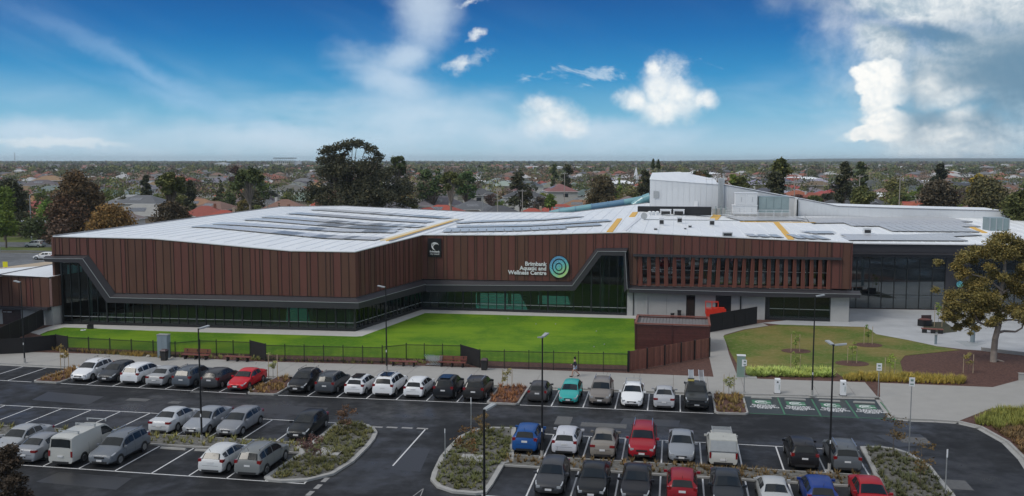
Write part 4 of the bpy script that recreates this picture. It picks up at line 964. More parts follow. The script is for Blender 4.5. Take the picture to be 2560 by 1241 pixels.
for i, (a, b) in enumerate([((772, 527), (1112, 549)), ((715, 537), (1065, 559.5)), ((647, 546), (1045, 571)), ((604, 552.5), (990, 577.5)), ((522, 564), (985, 584.5)), ((470, 570), (937, 603))]):
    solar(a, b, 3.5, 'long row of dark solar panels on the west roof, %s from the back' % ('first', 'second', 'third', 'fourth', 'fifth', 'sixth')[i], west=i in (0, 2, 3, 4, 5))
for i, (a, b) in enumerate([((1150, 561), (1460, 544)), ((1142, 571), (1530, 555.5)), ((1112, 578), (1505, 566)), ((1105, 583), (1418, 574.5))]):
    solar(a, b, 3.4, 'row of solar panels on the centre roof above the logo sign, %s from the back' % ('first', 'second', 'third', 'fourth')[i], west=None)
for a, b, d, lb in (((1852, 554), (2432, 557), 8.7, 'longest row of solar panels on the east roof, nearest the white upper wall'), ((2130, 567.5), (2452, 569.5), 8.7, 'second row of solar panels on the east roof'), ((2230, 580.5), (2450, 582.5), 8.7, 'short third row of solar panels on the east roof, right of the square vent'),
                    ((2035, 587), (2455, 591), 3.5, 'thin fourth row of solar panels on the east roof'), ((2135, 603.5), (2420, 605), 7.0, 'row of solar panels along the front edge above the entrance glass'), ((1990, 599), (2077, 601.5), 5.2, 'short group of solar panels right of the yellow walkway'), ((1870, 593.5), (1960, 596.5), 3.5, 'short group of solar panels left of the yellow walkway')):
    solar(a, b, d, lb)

# water slide behind the roof
sd_ = thing('water_slide', 'teal enclosed water slide tube rising behind the white roof', 'water slide', GV(1385, 560, 188))
pts = [GV(x, y, 188) for x, y in ((1375, 537), (1400, 531), (1440, 525), (1480, 519.5), (1520, 514), (1560, 508), (1600, 501), (1625, 497))]
for i, (a, b) in enumerate(zip(pts, pts[1:])):
    part('tube_section', MB().tube(a, b, .78, n=16), M['slide' if i < 3 or i > 4 else 'slide2'], sd_, True, smooth=True); part('joint_ring', MB().tube(b - (b - a).normalized() * .08, b + (b - a).normalized() * .08, .86, n=16), M['slide2'], sd_, True)
pts = [GV(x, y, 184) for x, y in ((1585, 517), (1597, 508), (1610, 500), (1626, 494))]
for a, b in zip(pts, pts[1:]): part('tube_section', MB().tube(a, b, 1.0, n=16), M['slide'], sd_, True, smooth=True)
for x in (1440, 1560): a = GV(x, 522, 188); part('support_post', MB().tube((a.x, a.y, 0), a, .2), M['mull'], sd_, True)

# signs on the facade
def wallframe(w, px, py, off):
    s_, z_ = w.sz(px, py, off); p = w.pt(s_, z_, off); return p, math.atan2(w.d.y, w.d.x)
def upright(name, label, cat, w, px, py, off):
    p, a = wallframe(w, px, py, off); o = thing(name, label, cat, p); o.rotation_euler = (math.pi / 2, 0, a); return o
PPM = FPX / 117.5
o = upright('facade_lettering', 'raised white lettering naming the centre on the brown wall left of the round logo', 'sign', CD, 1366, 672, .42)
text('Brimbank\nAquatic and\nWellness Centre', .72, o, (0, .34, 0), M['signwhite'], .03, 'RIGHT', .022, sp=.80)
o = upright('council_sign', 'square black sign with white swoosh and council name on the brown wall', 'sign', CD, 1087, 619.5, .40)
part('backing_board', MB().box((0, 0, .03), (1.75, 2.42, .12)), M['black'], o)
sw = MB()
for j, (r0, r1, a0, a1, cx, cy) in enumerate(((.52, .60, 20, 150, .02, .10), (.40, .49, 30, 175, .05, .14), (.26, .37, 50, 215, .12, .16), (.38, .56, 150, 265, .14, .22))):
    n = 12
    for i in range(n):
        t0, t1 = R(a0 + (a1 - a0) * i / n), R(a0 + (a1 - a0) * (i + 1) / n)
        def th(t): return r1 - (r1 - r0) * abs(math.sin(math.pi * t))
        f0, f1 = i / n, (i + 1) / n; i0, i1 = r1 - (r1 - r0) * math.sin(math.pi * f0), r1 - (r1 - r0) * math.sin(math.pi * f1)
        sw.prism([(cx + i0 * math.cos(t0), cy + i0 * math.sin(t0)), (cx + (r1 + .005) * math.cos(t0), cy + (r1 + .005) * math.sin(t0)), (cx + (r1 + .005) * math.cos(t1), cy + (r1 + .005) * math.sin(t1)), (cx + i1 * math.cos(t1), cy + i1 * math.sin(t1))], .09, .11)
part('swoosh_emblem', sw, M['signwhite'], o)
text('Brimbank', .34, o, (0, -.62, .095), M['signwhite'], .006, off=.012); text('City Council', .24, o, (0, -.90, .095), M['signwhite'], .006, off=.006)
def discmat():
    m = bpy.data.materials.new('logo_print'); m.use_nodes = True; t = m.node_tree; b = t.nodes['Principled BSDF']
    tc = t.nodes.new('ShaderNodeTexCoord'); sp = t.nodes.new('ShaderNodeSeparateXYZ'); t.links.new(tc.outputs['Object'], sp.inputs[0])
    x, y = X(t, sp.outputs[0]), X(t, sp.outputs[1]); n = noise(t, tc.outputs['Object'], 1.6, 3)
    g = (x * .22 - y * .42 + .45 + (n - .5) * .5).clamp()
    c = ramp(t, g, [(0, (.02, .22, .50)), (.35, (.02, .38, .50)), (.6, (.10, .50, .34)), (1, (.42, .66, .16))])
    wv = noise(t, tc.outputs['Object'], 2.4, 2, .5, 2.2); ln = ((wv * 9.0).m('FRACT') - .5).m('ABSOLUTE').m('LESS_THAN', .13)
    c = mixc(t, ln * .75, c, (.62, .86, .80)); t.links.new(c, b.inputs['Base Color']); b.inputs['Roughness'].default_value = .5; return m
M['logo'] = discmat()
def logo(o, r):
    part('disc', MB().lathe([(r, 0), (r, .12)], 40, axis='Z'), M['logo'], o); k = r / 1.3
    def ring(c, r0, r1, z):
        mb = MB(); n = 36
        for i in range(n):
            w0, w1 = 2 * math.pi * i / n, 2 * math.pi * (i + 1) / n; e0_ = 1 + .35 * max(0, math.sin(w0 + 2.4)) * (r0 > .5 * k); e1_ = 1 + .35 * max(0, math.sin(w1 + 2.4)) * (r0 > .5 * k)
            mb.prism([(c[0] + r0 * math.cos(w0), c[1] + r0 * math.sin(w0)), (c[0] + (r0 + (r1 - r0) * e0_) * math.cos(w0), c[1] + (r0 + (r1 - r0) * e0_) * math.sin(w0)), (c[0] + (r0 + (r1 - r0) * e1_) * math.cos(w1), c[1] + (r0 + (r1 - r0) * e1_) * math.sin(w1)), (c[0] + r0 * math.cos(w1), c[1] + r0 * math.sin(w1))], .1, z)
        return mb
    part('outer_ring', ring((.0, .05 * k), .80 * k, .93 * k, .14), M['black'], o); part('inner_ring', ring((-.03 * k, .0), .36 * k, .47 * k, .14), M['black'], o)
    part('rim', ring((0, 0), r * .97, r * 1.03, .13), M['black'], o)
o = upright('logo_disc', 'large round blue and green swirl logo with dark rings on the brown wall', 'sign', CD, 1398, 667.5, .42); logo(o, 1.36); o.scale = (.93, 1.05, 1)
o = upright('entrance_logo', 'small round green swirl logo beside the entrance, half behind the tree', 'sign', EW, 2399, 711, .5); logo(o, .42)
text('Brimbank\nAquatic and\nWellness Centre', .30, o, (.7, .18, .05), M['signwhite'], .01, 'LEFT', .008, sp=.8)
o = upright('wall_plaque', 'small dark plaque with pale lettering on the concrete wall, far left', 'sign', WW, 19, 780, .06)
part('backing_board', MB().box((0, 0, .03), (1.4, .3, .06)), M['slat'], o, color=(.05, .02, .02)); part('lettering_strip', MB().box((-.32, 0, .063), (.45, .07, .008)).box((.3, 0, .063), (.55, .09, .008)), M['signwhite'], o)
# ------------------------------------------------------------------ cars
ST = dict(
 hatch=(4.05, .86, .19, [(0, .56, .50, .70, .80), (.10, .70, .62, .88, .85), (.35, .80, .74, .96, .87), (.98, .99, .91, 1, .88), (1.72, 1.40, .95, 1, .72), (2.1, 1.48, .96, 1, .71), (2.7, 1.50, .98, 1, .70), (3.25, 1.45, 1.0, .99, .68), (3.62, 1.37, 1.03, .98, .66), (3.92, 1.02, .97, .96, .80), (4.01, .78, .72, .94, .86), (4.05, .45, .42, .86, .9)]),
 suv=(4.5, .91, .24, [(0, .72, .64, .74, .82), (.10, .86, .78, .91, .86), (.4, .96, .88, .98, .88), (1.12, 1.10, 1.0, 1, .88), (1.80, 1.55, 1.04, 1, .75), (2.2, 1.64, 1.06, 1, .74), (3.0, 1.67, 1.08, 1, .73), (3.75, 1.62, 1.10, .99, .71), (4.10, 1.54, 1.12, .98, .70), (4.38, 1.12, 1.06, .96, .84), (4.47, .86, .80, .94, .88), (4.5, .48, .46, .88, .9)]),
 sedan=(4.75, .90, .18, [(0, .56, .5, .70, .8), (.12, .68, .6, .88, .86), (.45, .77, .71, .96, .88), (1.28, .95, .88, 1, .88), (2.02, 1.36, .92, 1, .70), (2.45, 1.44, .93, 1, .69), (2.9, 1.45, .94, 1, .68), (3.4, 1.37, .96, 1, .66), (4.05, 1.06, .99, .98, .84), (4.52, 1.03, .97, .96, .86), (4.68, .88, .82, .93, .88), (4.75, .48, .46, .86, .9)]),
 van=(4.9, .89, .22, [(0, .72, .6, .78, .85), (.08, .98, .88, .92, .9), (.32, 1.15, 1.08, .98, .9), (1.0, 1.78, 1.14, 1, .83), (1.35, 1.92, 1.16, 1, .84), (2.2, 1.98, 1.18, 1, .86), (4.4, 1.97, 1.2, 1, .86), (4.74, 1.88, 1.2, .99, .85), (4.85, 1.18, 1.12, .98, .9), (4.9, .42, .40, .94, .95)]),
 ute=(5.2, .92, .28, [(0, .78, .68, .76, .82), (.10, .92, .84, .93, .86), (.4, 1.02, .94, .98, .88), (1.35, 1.14, 1.05, 1, .88), (1.95, 1.62, 1.08, 1, .75), (2.3, 1.72, 1.09, 1, .74), (3.0, 1.72, 1.10, 1, .74), (3.30, 1.66, 1.10, .99, .72), (3.40, 1.16, 1.10, .99, .96), (5.05, 1.14, 1.08, .98, .96), (5.16, 1.0, .95, .97, .96), (5.2, .5, .48, .94, .95)]),
)
GL = dict(hatch=((1.06, 1.66), (3.66, 3.92), (1.12, 3.62), (2.35, 3.15)), suv=((1.20, 1.74), (4.13, 4.36), (1.28, 4.14), (2.55, 3.45)), sedan=((1.36, 1.95), (3.46, 4.0), (1.42, 3.9), (2.65, 3.35)), van=((.38, .95), (4.755, 4.835), (.45, 1.75), (1.2, 1.75)), ute=((1.42, 1.88), (3.31, 3.39), (1.50, 3.30), (2.35, 3.25)))
AX = dict(hatch=(.80, 3.32), suv=(.90, 3.62), sedan=(.95, 3.70), van=(.95, 3.75), ute=(1.0, 4.15))
PROTO = {}
def car_proto(kind):
    L, w, zb, st = ST[kind]; out = []
    def ring(x):
        for a, b in zip(st, st[1:]):
            if x <= b[0] + 1e-6: t = (x - a[0]) / (b[0] - a[0]); s = [a[i] + (b[i] - a[i]) * t for i in range(5)]; break
        x, top, belt, wf, wt = s; h = w * wf; ct = min(.05, .02 + (top - belt) * .06)
        ends = max(0, 1 - min(x, L - x) / .5) * .06
        return [(0, zb + ends), (h * .90, zb + ends), (h * .985, zb + .16), (h, (zb + belt) / 2 + .08), (h * .965, belt), (h * wt, top - .045), (h * wt * .78, top), (0, top + ct * .6)]
    # the body shell, with open wheel housings left to the dark arch pieces
    xs = sorted(set([q[0] for q in st] + [st[i][0] * .5 + st[i + 1][0] * .5 for i in range(2, len(st) - 3)]))
    mb = MB(); rings = [ring(x) for x in xs]; n = 8
    for x, r in zip(xs, rings):
        pts = [(L / 2 - x, y, z) for y, z in r] + [(L / 2 - x, -y, z) for y, z in r[-2:0:-1]]
        mb.v += pts
    c = 14
    for i in range(len(xs) - 1):
        for k in range(c): mb.f.append((i * c + k, i * c + (k + 1) % c, (i + 1) * c + (k + 1) % c, (i + 1) * c + k)); mb.mi.append(0)
    mb.f.append(tuple(range(c - 1, -1, -1))); mb.f.append(tuple((len(xs) - 1) * c + k for k in range(c))); mb.mi += [0, 0]
    out.append(('body', mb.mesh('body', M['paint'], True, 42), True))
    def P3(x, y, z): return Vector((L / 2 - x, y, z))
    (wa, wb), (ra, rb), (sa, sb), (da, db) = GL[kind]
    def across(x0, x1, lift, fr=.93):
        m = MB(); rows = 5; c5 = []
        for i in range(rows + 1):
            x = x0 + (x1 - x0) * i / rows; r = ring(x)
            line = [(r[5][0] * fr, r[5][1] + .012), (r[6][0], r[6][1]), (0, r[7][1])]
            c5.append([P3(x, y, z) + lift for y, z in line] + [P3(x, -y, z) + lift for y, z in line[-2::-1]])
        for i in range(rows):
            for k in range(4): m.add([c5[i][k], c5[i][k + 1], c5[i + 1][k + 1], c5[i + 1][k]], [(0, 1, 2, 3), (3, 2, 1, 0)])
        return m
    out.append(('windscreen', across(wa, wb, Vector((.014, 0, .016))).mesh('windscreen', M['cglass'], True), False))
    out.append(('rear_window', across(ra, rb, Vector((-.016, 0, .012)), .90).mesh('rear_window', M['cglass'], True), False))
    def side(x0, x1, t0=.12, t1=.86):
        m = MB(); N = 6
        for sg in (1, -1):
            pr = []
            for i in range(N + 1):
                x = x0 + (x1 - x0) * i / N; r = ring(x); (y4, z4), (y5, z5) = r[4], r[5]
                if z5 - z4 < .06: pr.append(None); continue
                pr.append((P3(x, sg * (y4 + (y5 - y4) * t0 + .010), z4 + (z5 - z4) * t0), P3(x, sg * (y4 + (y5 - y4) * t1 + .010), z4 + (z5 - z4) * t1)))
            for a, b in zip(pr, pr[1:]):
                if a and b: m.add([a[0], b[0], b[1], a[1]], [(0, 1, 2, 3), (3, 2, 1, 0)])
        return m
    mid = (da + db) / 2 if kind != 'van' else None
    if kind == 'van': segs = [(sa, sb)]
    elif kind == 'ute': segs = [(sa, 2.3), (2.38, sb)]
    else: segs = [(sa, da + .02), (da + .10, db), (db + .08, sb)] if kind != 'sedan' else [(sa, da - .02), (da + .06, db + .1)]
    for a, b in segs: out.append(('side_window', side(a, b).mesh('side_window', M['cglass']), False))
    # sills, bumper strips, grille, door gaps
    tr = MB()
    for sg in (1, -1):
        for i in range(len(xs) - 1):
            a, b = rings[i], rings[i + 1]; x0, x1 = xs[i], xs[i + 1]; k = 1.012
            tr.add([P3(x0, sg * a[1][0] * k, a[1][1] - .01), P3(x1, sg * b[1][0] * k, b[1][1] - .01), P3(x1, sg * b[2][0] * k, b[2][1] - (.06 if kind in ('hatch', 'sedan') else 0)), P3(x0, sg * a[2][0] * k, a[2][1] - (.06 if kind in ('hatch', 'sedan') else 0))], [(0, 1, 2, 3), (3, 2, 1, 0)])
    tr.box(P3(-.0, 0, zb + .13), (.06, w * 1.15, .12)); tr.box(P3(L, 0, zb + .10), (.05, w * 1.3, .14))
    out.append(('lower_trim', tr.mesh('lower_trim', M['trim']), False))
    zg = st[1][1] - .17
    out.append(('grille', MB().box(P3(.015, 0, zg), (.07, w * .78, .10)).mesh('grille', M['trim']), False))
    gp = MB()
    for x in (da - .95, da + .02, db + .06) if kind != 'van' else (1.0, 1.9, 3.2):
        for sg in (1, -1):
            r = ring(x); q = [P3(x, sg * (y + .004), z) for y, z in r[2:5]]
            for a, b in zip(q, q[1:]): d = Vector((.009, 0, 0)); gp.add([a - d, a + d, b + d, b - d], [(0, 1, 2, 3), (3, 2, 1, 0)])
    zt = ST[kind][3][-3][1]
    gp.box(P3(L - .04, 0, .62), (.05, w * 1.25, .012))
    out.append(('door_gap', gp.mesh('door_gap', M['trim']), False))
    # lights
    for sg in (1, -1):
        m = MB(); x0, x1 = .07, .52; z = st[1][1] - .05; rr = [ring(x) for x in (.06, .20, .38, .52)]
        for (xa, a), (xb, b) in zip(zip((.06, .20, .38, .52), rr), zip((.20, .38, .52), rr[1:])):
            for (i0, i1, f0, f1) in ((4, 5, -.9, .85),):
                def pp(x, r, f): 
                    if f < 0: y, z_ = r[4][0] + .008, r[4][1] + f * .12
                    else: y, z_ = r[4][0] + (r[5][0] - r[4][0]) * f + .008, r[4][1] + (r[5][1] - r[4][1]) * f + .008
                    return P3(x - .008, sg * y, z_)
                m.add([pp(xa, a, f0), pp(xb, b, f0), pp(xb, b, 0), pp(xa, a, 0)], [(0, 1, 2, 3), (3, 2, 1, 0)]); m.add([pp(xa, a, 0), pp(xb, b, 0), pp(xb, b, f1), pp(xa, a, f1)], [(0, 1, 2, 3), (3, 2, 1, 0)])
        m.box(P3(.055, sg * w * .70, z - .06), (.07, w * .26, .13))
        out.append(('headlight', m.mesh('headlight', M['lamp']), False))
        rt = st[-3]; m = MB()
        if kind in ('hatch', 'suv'): m.box(P3(rt[0] - .01, sg * w * rt[3] * .86, rt[1] - .10), (.12, w * .24, .22)).box(P3(rt[0] - .17, sg * w * rt[3] * .955, rt[1] - .10), (.22, .06, .16))
        elif kind == 'sedan': m.box(P3(4.66, sg * w * .74, .86), (.10, w * .36, .15)).box(P3(4.56, sg * w * .925, .86), (.2, .06, .13))
        else: m.box(P3(L - .03, sg * w * .89, .88), (.06, .12, .38))
        out.append(('tail_light', m.mesh('tail_light', M['tail']), False))
        m = MB().box(P3(wa + .22, sg * (w + .09), st[3][2] + .08), (.12, .2, .13)).box(P3(wa + .2, sg * (w + .0), st[3][2] + .05), (.05, .1, .05))
        out.append(('wing_mirror', m.mesh('wing_mirror', M['paint']), True))
    out.append(('number_plate', MB().box(P3(-.035, 0, zb + .26), (.02, .38, .12)).mesh('number_plate', M['plate']), False))
    zp = .80 if kind in ('suv', 'hatch') else (.62 if kind != 'van' else .72)
    out.append(('number_plate', MB().box(P3(L - (.035 if kind in ('suv', 'hatch') else -.012), 0, zp), (.03, .38, .12)).mesh('number_plate', M['plate']), False))
    wr = .34 if kind in ('suv', 'ute') else (.31 if kind != 'van' else .33)
    for x in AX[kind]:
        for sg in (1, -1):
            ar = MB()
            n_ = 14; c0 = P3(x, sg * (w * .990), wr)
            vs = [c0 + Vector((math.cos(t) * (wr + .06), 0, math.sin(t) * (wr + .06))) + Vector((0, sg * .012, 0)) for t in [math.pi * i / n_ for i in range(n_ + 1)]]
            b0 = len(ar.v); ar.add([c0 + Vector((0, sg * .012, -.12))] + vs, [(0, i + 1, i + 2) for i in range(n_)] + [(0, i + 2, i + 1) for i in range(n_)])
            out.append(('wheel_arch', ar.mesh('wheel_arch', M['trim']), False))
    ty = MB().lathe([(wr * .62, -.10), (wr * .96, -.105), (wr, -.07), (wr, .07), (wr * .96, .105), (wr * .62, .10)], 20, axis='Y').mesh('tyre', M['tyre'], True)
    rm = MB().lathe([(wr * .66, -.085), (wr * .66, .085)], 16, axis='Y', m=1)
    for sg in (1, -1):
        for k in range(5):
            t = 2 * math.pi * k / 5; Mx = Matrix.Rotation(-t, 3, 'Y'); rm.box(Mx @ Vector((wr * .34, 0, 0)) + Vector((0, sg * .098, 0)), (wr * .62, .02, .075), M=Mx)
        rm.lathe([(wr * .68, sg * .085), (wr * .60, sg * .108)], 16, axis='Y'); 
    rmm = rm.mesh('rim', [M['rim'], M['trim']])
    PROTO[kind] = (L, w, out, ty, rmm, [P3(x, sg * (w - .085), wr) for x in AX[kind] for sg in (1, -1)])
for k in ST: car_proto(k)
def car(kind, pos, heading, color, label, sx=1.0, sy=1.0, sz_=1.0, rails=False, cat='car', group='cars parked in the bays', dark_top=False, rz=0.0):
    L, w, parts, ty, rm, wp = PROTO[kind]
    o = tag(link({'van': 'parked_van', 'ute': 'parked_ute'}.get(kind, 'parked_car'), None, None, pos, heading + rz), label, cat, group)
    o.scale = (sx, sy, sz_)
    for nm, me, colr in parts:
        q = link(nm, me, o, color=color if colr else None)
        if nm == 'door_gap': q['kind'] = 'stuff'
    for p in wp:
        q = link('wheel', ty, o, loc=p); link('rim', rm, q)
    zr = ST[kind][3][6][1]
    if rails:
        for sg in (1, -1): part('roof_rail', MB().box((L / 2 - ST[kind][3][6][0] - .1, sg * w * .66, zr + .045), (1.7, .035, .04)).box((L / 2 - ST[kind][3][6][0] + .68, sg * w * .66, zr), (.1, .035, .1)).box((L / 2 - ST[kind][3][6][0] - .88, sg * w * .66, zr), (.1, .035, .1)), M['chrome'], o)
    if rails == 'bars':
        for x in (.25, -.85): part('roof_bar', MB().box((L / 2 - ST[kind][3][6][0] + x + .1, 0, zr + .11), (.06, w * 1.45, .035)), M['greymetal'], o)
    if dark_top: part('sunroof', MB().box((L / 2 - ST[kind][3][6][0] - .15, 0, zr + .034), (1.35, w * 1.0, .012)), M['cglass'], o)
    part('aerial', MB().tube((L / 2 - ST[kind][3][6][0] - 1.2, 0, zr), (L / 2 - ST[kind][3][6][0] - 1.34, 0, zr + .22), .012, n=4), M['trim'], o)
    return o
TO, AWAY = R(-90) - ROW, R(90) - ROW         # nose towards the viewer / away
CWHITE, CSILV, CGREY, CDARK, CBLACK = (.72, .73, .74), (.40, .42, .43), (.10, .11, .125), (.040, .044, .050), (.012, .013, .015)
def stall(u0, k, pitch, v): return W(u0 + (k + .5) * pitch, v)
def rowA(u0, k, back=2.75, du=0.0): q = W(u0 + (k + .5) * 2.55 + du, interp(VF, u0 + k * 2.55) + back); return q
A1, A2, A3 = -53.37, -32.68, -12.17
car('hatch', rowA(A1, 0), TO, CWHITE, 'white small crossover, nose out, leftmost car of the far row beside the planted bed', 1.06, 1.03, 1.03, True)
car('hatch', rowA(A1, 1), TO, CDARK, 'dark grey hatchback, nose out, between the two white crossovers at the left', 1.0, 1.0, 1.0)
car('suv', rowA(A1, 2), AWAY, CWHITE, 'white crossover, tail out, third from the left in the far row', .99, .99, .98)
car('sedan', rowA(A1, 3), AWAY, (.34, .35, .36), 'silver sedan, tail out, in the far left group beside the white crossover', 1.0)
car('suv', rowA(A1, 4), AWAY, (.085, .10, .12), 'slate grey wagon with roof rails, tail out, behind the tall lamp post', 1.05, 1.0, .97, True)
car('hatch', rowA(A1, 5), AWAY, (.045, .047, .052), 'charcoal hatchback, tail out, left of the red sedan', 1.08, 1.02, 1.02)
car('sedan', rowA(A1, 6), TO, (.52, .012, .022), 'bright red sedan with rear wing, nose out, in the far row', .97, .98, 1.0)
car('hatch', rowA(A2, 0), TO, CBLACK, 'black crossover, nose out, first car right of the bed with the young tree', 1.06, 1.03, 1.06, True)
car('suv', rowA(A2, 1), AWAY, (.055, .062, .072), 'dark slate crossover, tail out, between the black crossover and a white hatchback', .97, .98, .98, True)
car('hatch', rowA(A2, 2), AWAY, CWHITE, 'white hatchback with tinted roof glass, tail out, left of the big white off-roader', 1.07, 1.02, .98, dark_top=True)
car('suv', rowA(A2, 3), AWAY, (.76, .77, .78), 'large white off-roader with dark roof glass, tail out, middle of the far row', 1.04, 1.02, 1.02, True, dark_top=True)
car('hatch', rowA(A2, 4), AWAY, (.74, .75, .76), 'rounded white hatchback, tail out, right of the large white off-roader', 1.08, 1.01, .96)
car('suv', rowA(A2, 5), AWAY, (.014, .015, .018), 'black off-roader with glass roof, tail out, right of the rounded white hatchback', 1.0, .98, 1.0, dark_top=True)
car('suv', rowA(A2, 6), AWAY, (.022, .021, .021), 'black off-roader with bright roof rails, tail out, left of the golden sapling', 1.04, 1.0, 1.0, True)
car('hatch', rowA(A3, 0), AWAY, (.055, .053, .055), 'small charcoal hatchback, tail out, beside the lamp post and the planted bed', .95, .96, .97)
car('hatch', rowA(A3, 1), TO, (.035, .36, .34), 'turquoise hatchback, nose out, below the walking person', 1.05, .95, .94)
car('suv', rowA(A3, 2), TO, (.20, .18, .165), 'bronze off-roader with roof rails, nose out, right of the turquoise hatchback', .99, .98, 1.03, True)
car('sedan', rowA(A3, 3), TO, (.78, .79, .80), 'white wagon with roof bars, nose out, between bronze off-roader and silver sedan', .99, 1.0, 1.04, 'bars')
car('sedan', rowA(A3, 4, 2.6), AWAY, (.40, .41, .43), 'silver sedan, tail out, between the white wagon and the dark ute', .95, .96, 1.0)
ute = car('ute', rowA(A3, 5, 2.8), TO, (.030, .034, .036), 'dark ute, nose out, with spotlights and ladders on the roof', .97, 1.0, 1.05, True, cat='ute', group='cars parked in the bays')
for s_ in (-.34, .34): part('spotlight', MB().lathe([(.12, 0), (.12, .08)], 14, (s_ * 1.0, 0, 0), 'Y'), M['lamp'], ute); ute.children[-1].rotation_euler = (0, 0, R(-90)); ute.children[-1].location = (2.7, 0, .86)
part('bull_bar', MB().tube((2.66, -.75, .62), (2.66, .75, .62), .04).tube((2.66, -.75, .88), (2.66, .75, .88), .035).tube((2.66, -.55, .4), (2.66, -.55, .9), .035).tube((2.66, .55, .4), (2.66, .55, .9), .035), M['black'], ute)
lp = rowA(A3, 5, 4.1)
for k, (du, m, lb) in enumerate(((-.42, 'alu', 'folded aluminium ladder with solid back lying on the dark ute roof, left one'), (.40, 'alu', 'open-rung aluminium ladder lying on the dark ute roof, right one'))):
    c = lp + Vector((cR * du, -sR * du, 1.98)); o = thing('ladder', lb, 'ladder', c, -ROW); n_ = 9; Ln = 3.0
    for s_ in (-.19, .19): part('rail', MB().box((s_, 0, .04), (.05, Ln, .10)), M[m], o)
    for i in range(n_): part('rung', MB().box((0, -Ln / 2 + Ln * (i + .5) / n_, .06), (.36, .05, .05)), M[m], o)
    if k == 0: part('work_tray', MB().box((0, 0, .0), (.36, Ln, .02)), M['alu'], o)
    o.rotation_euler = (R(4), 0, -ROW)
c = lp + Vector((-cR * .45 - sR * 1.7, sR * .45 - cR * 1.7, 1.98)); o = thing('roof_case', 'small yellow case strapped to the front of the dark ute roof rack', 'case', c, -ROW); part('box_body', MB().box((0, 0, .07), (.5, .3, .18)), mat('case_yellow', (.5, .42, .12)), o)
part('lid', MB().box((0, 0, .17), (.52, .32, .02)), M['trim'], o)

vB, vC = (BT + BB) / 2 - .1, (CT + CB) / 2 - .1
UB, UC, UR = -45.27, -34.83, -3.25
car('sedan', W(UB + 3.5 * 2.55, vB), AWAY, (.50, .52, .54), 'pearl silver sedan with boot wing, tail out, left of three in the middle row', 1.03, 1.0, 1.0)
car('sedan', W(UB + 4.5 * 2.55, vB), TO, (.27, .29, .32), 'blue-grey silver sedan, nose out, behind the tall lamp post in the middle row', 1.01, .99, 1.0)
car('hatch', W(UB + 5.5 * 2.55, vB), TO, (.22, .23, .25), 'grey low hatchback, nose out, right of three in the middle row', 1.12, 1.02, .96)
car('hatch', W(UB + 7.5 * 2.55 + .1, vB + .1), TO, (.016, .018, .020), 'small black sedan standing alone, nose out, against the planted island', 1.06, .98, .97)
car('sedan', W(UC - 3.6 * 2.55, vC + .9), TO, (.34, .35, .36), 'pale silver sedan cut off by the left edge of the picture', .95, .98, 1.0)
car('sedan', W(UC - 2.5 * 2.55 - .2, vC), AWAY, (.24, .25, .27), 'grey luxury sedan, tail out, left of the white van', 1.0, 1.0, 1.0)
van = car('van', W(UC - 1.5 * 2.55, vC), AWAY, (.50, .50, .47), 'white delivery van with three roof bars, tail out, in the near left row', 1.0, 1.0, 1.0, cat='van')
for x in (1.4, .2, -1.5): part('roof_bar', MB().box((x, 0, 2.12), (.07, 1.5, .05)).box((x, .68, 2.04), (.08, .08, .14)).box((x, -.68, 2.04), (.08, .08, .14)), M['greymetal'], van)
car('suv', W(UC - .5 * 2.55, vC + .1), TO, (.15, .165, .185), 'steel grey off-roader, nose out, right of the white van', 1.0, 1.0, .98, True)
car('hatch', W(UC + 2.5 * 2.55, vC), AWAY, (.60, .61, .61), 'white hatchback with split rear window, tail out, nearest row left', 1.06, 1.02, .98)
car('suv', W(UC + 3.5 * 2.55, vC), AWAY, (.19, .20, .20), 'grey-green off-roader with red tail lamps, tail out, beside the planted island', 1.02, 1.0, 1.0, True)
car('hatch', W(UR - 2.5 * 2.57 - .1, vB), AWAY, (.012, .075, .26), 'bright blue hatchback, tail out, leftmost of the right middle row', 1.02, 1.03, 1.06)
car('hatch', W(UR - 1.5 * 2.57, vB + .15), AWAY, (.55, .56, .60), 'white hatchback with red tail lamps, tail out, beside the bright blue one', 1.06, 1.02, .98)
car('sedan', W(UR - .5 * 2.57, vB), AWAY, (.22, .20, .175), 'beige sedan, tail out, between the white hatchback and the red off-roader', .96, .95, 1.02)
car('suv', W(UR + .5 * 2.57, vB + .2), TO, (.30, .010, .020), 'red off-roader, nose out, in the middle of the right block', 1.04, 1.0, 1.02, True)
car('sedan', W(UR + 1.5 * 2.57, vB), TO, (.24, .26, .29), 'blue-silver sedan, nose out, between the red off-roader and the white ute', .97, .97, 1.02)
ut2 = car('ute', W(UR + 2.5 * 2.57 + .05, vB - .2), AWAY, (.50, .50, .47), 'white ute with boxy canopy over the tray, tail out', 1.0, 1.0, 1.0, cat='ute')
part('canopy', MB().hexa([(-.85, -.90, 1.12), (-.85, .90, 1.12), (-2.55, .90, 1.12), (-2.55, -.90, 1.12)], [(-.9, -.86, 1.86), (-.9, .86, 1.86), (-2.35, .86, 1.84), (-2.35, -.86, 1.84)]), mat('canopy_white', (.42, .42, .38), .5), ut2)
part('canopy_door', MB().hexa([(-2.56, -.82, 1.16), (-2.56, .82, 1.16), (-2.59, .82, 1.16), (-2.59, -.82, 1.16)], [(-2.40, -.78, 1.80), (-2.40, .78, 1.80), (-2.43, .78, 1.80), (-2.43, -.78, 1.80)]), M['greymetal'], ut2)
rk = MB()
for i in range(6): rk.box((.75 - i * .22, 0, 1.80), (.05, 1.25, .03))
for s_ in (-.62, .62): rk.box((.2, s_, 1.80), (1.3, .04, .05))
part('roof_rack', rk, M['greymetal'], ut2)
car('suv', W(UR + 4.5 * 2.57, vB), AWAY, (.012, .011, .012), 'black off-roader, tail out, left of the thick black lamp post', .99, 1.0, .98)
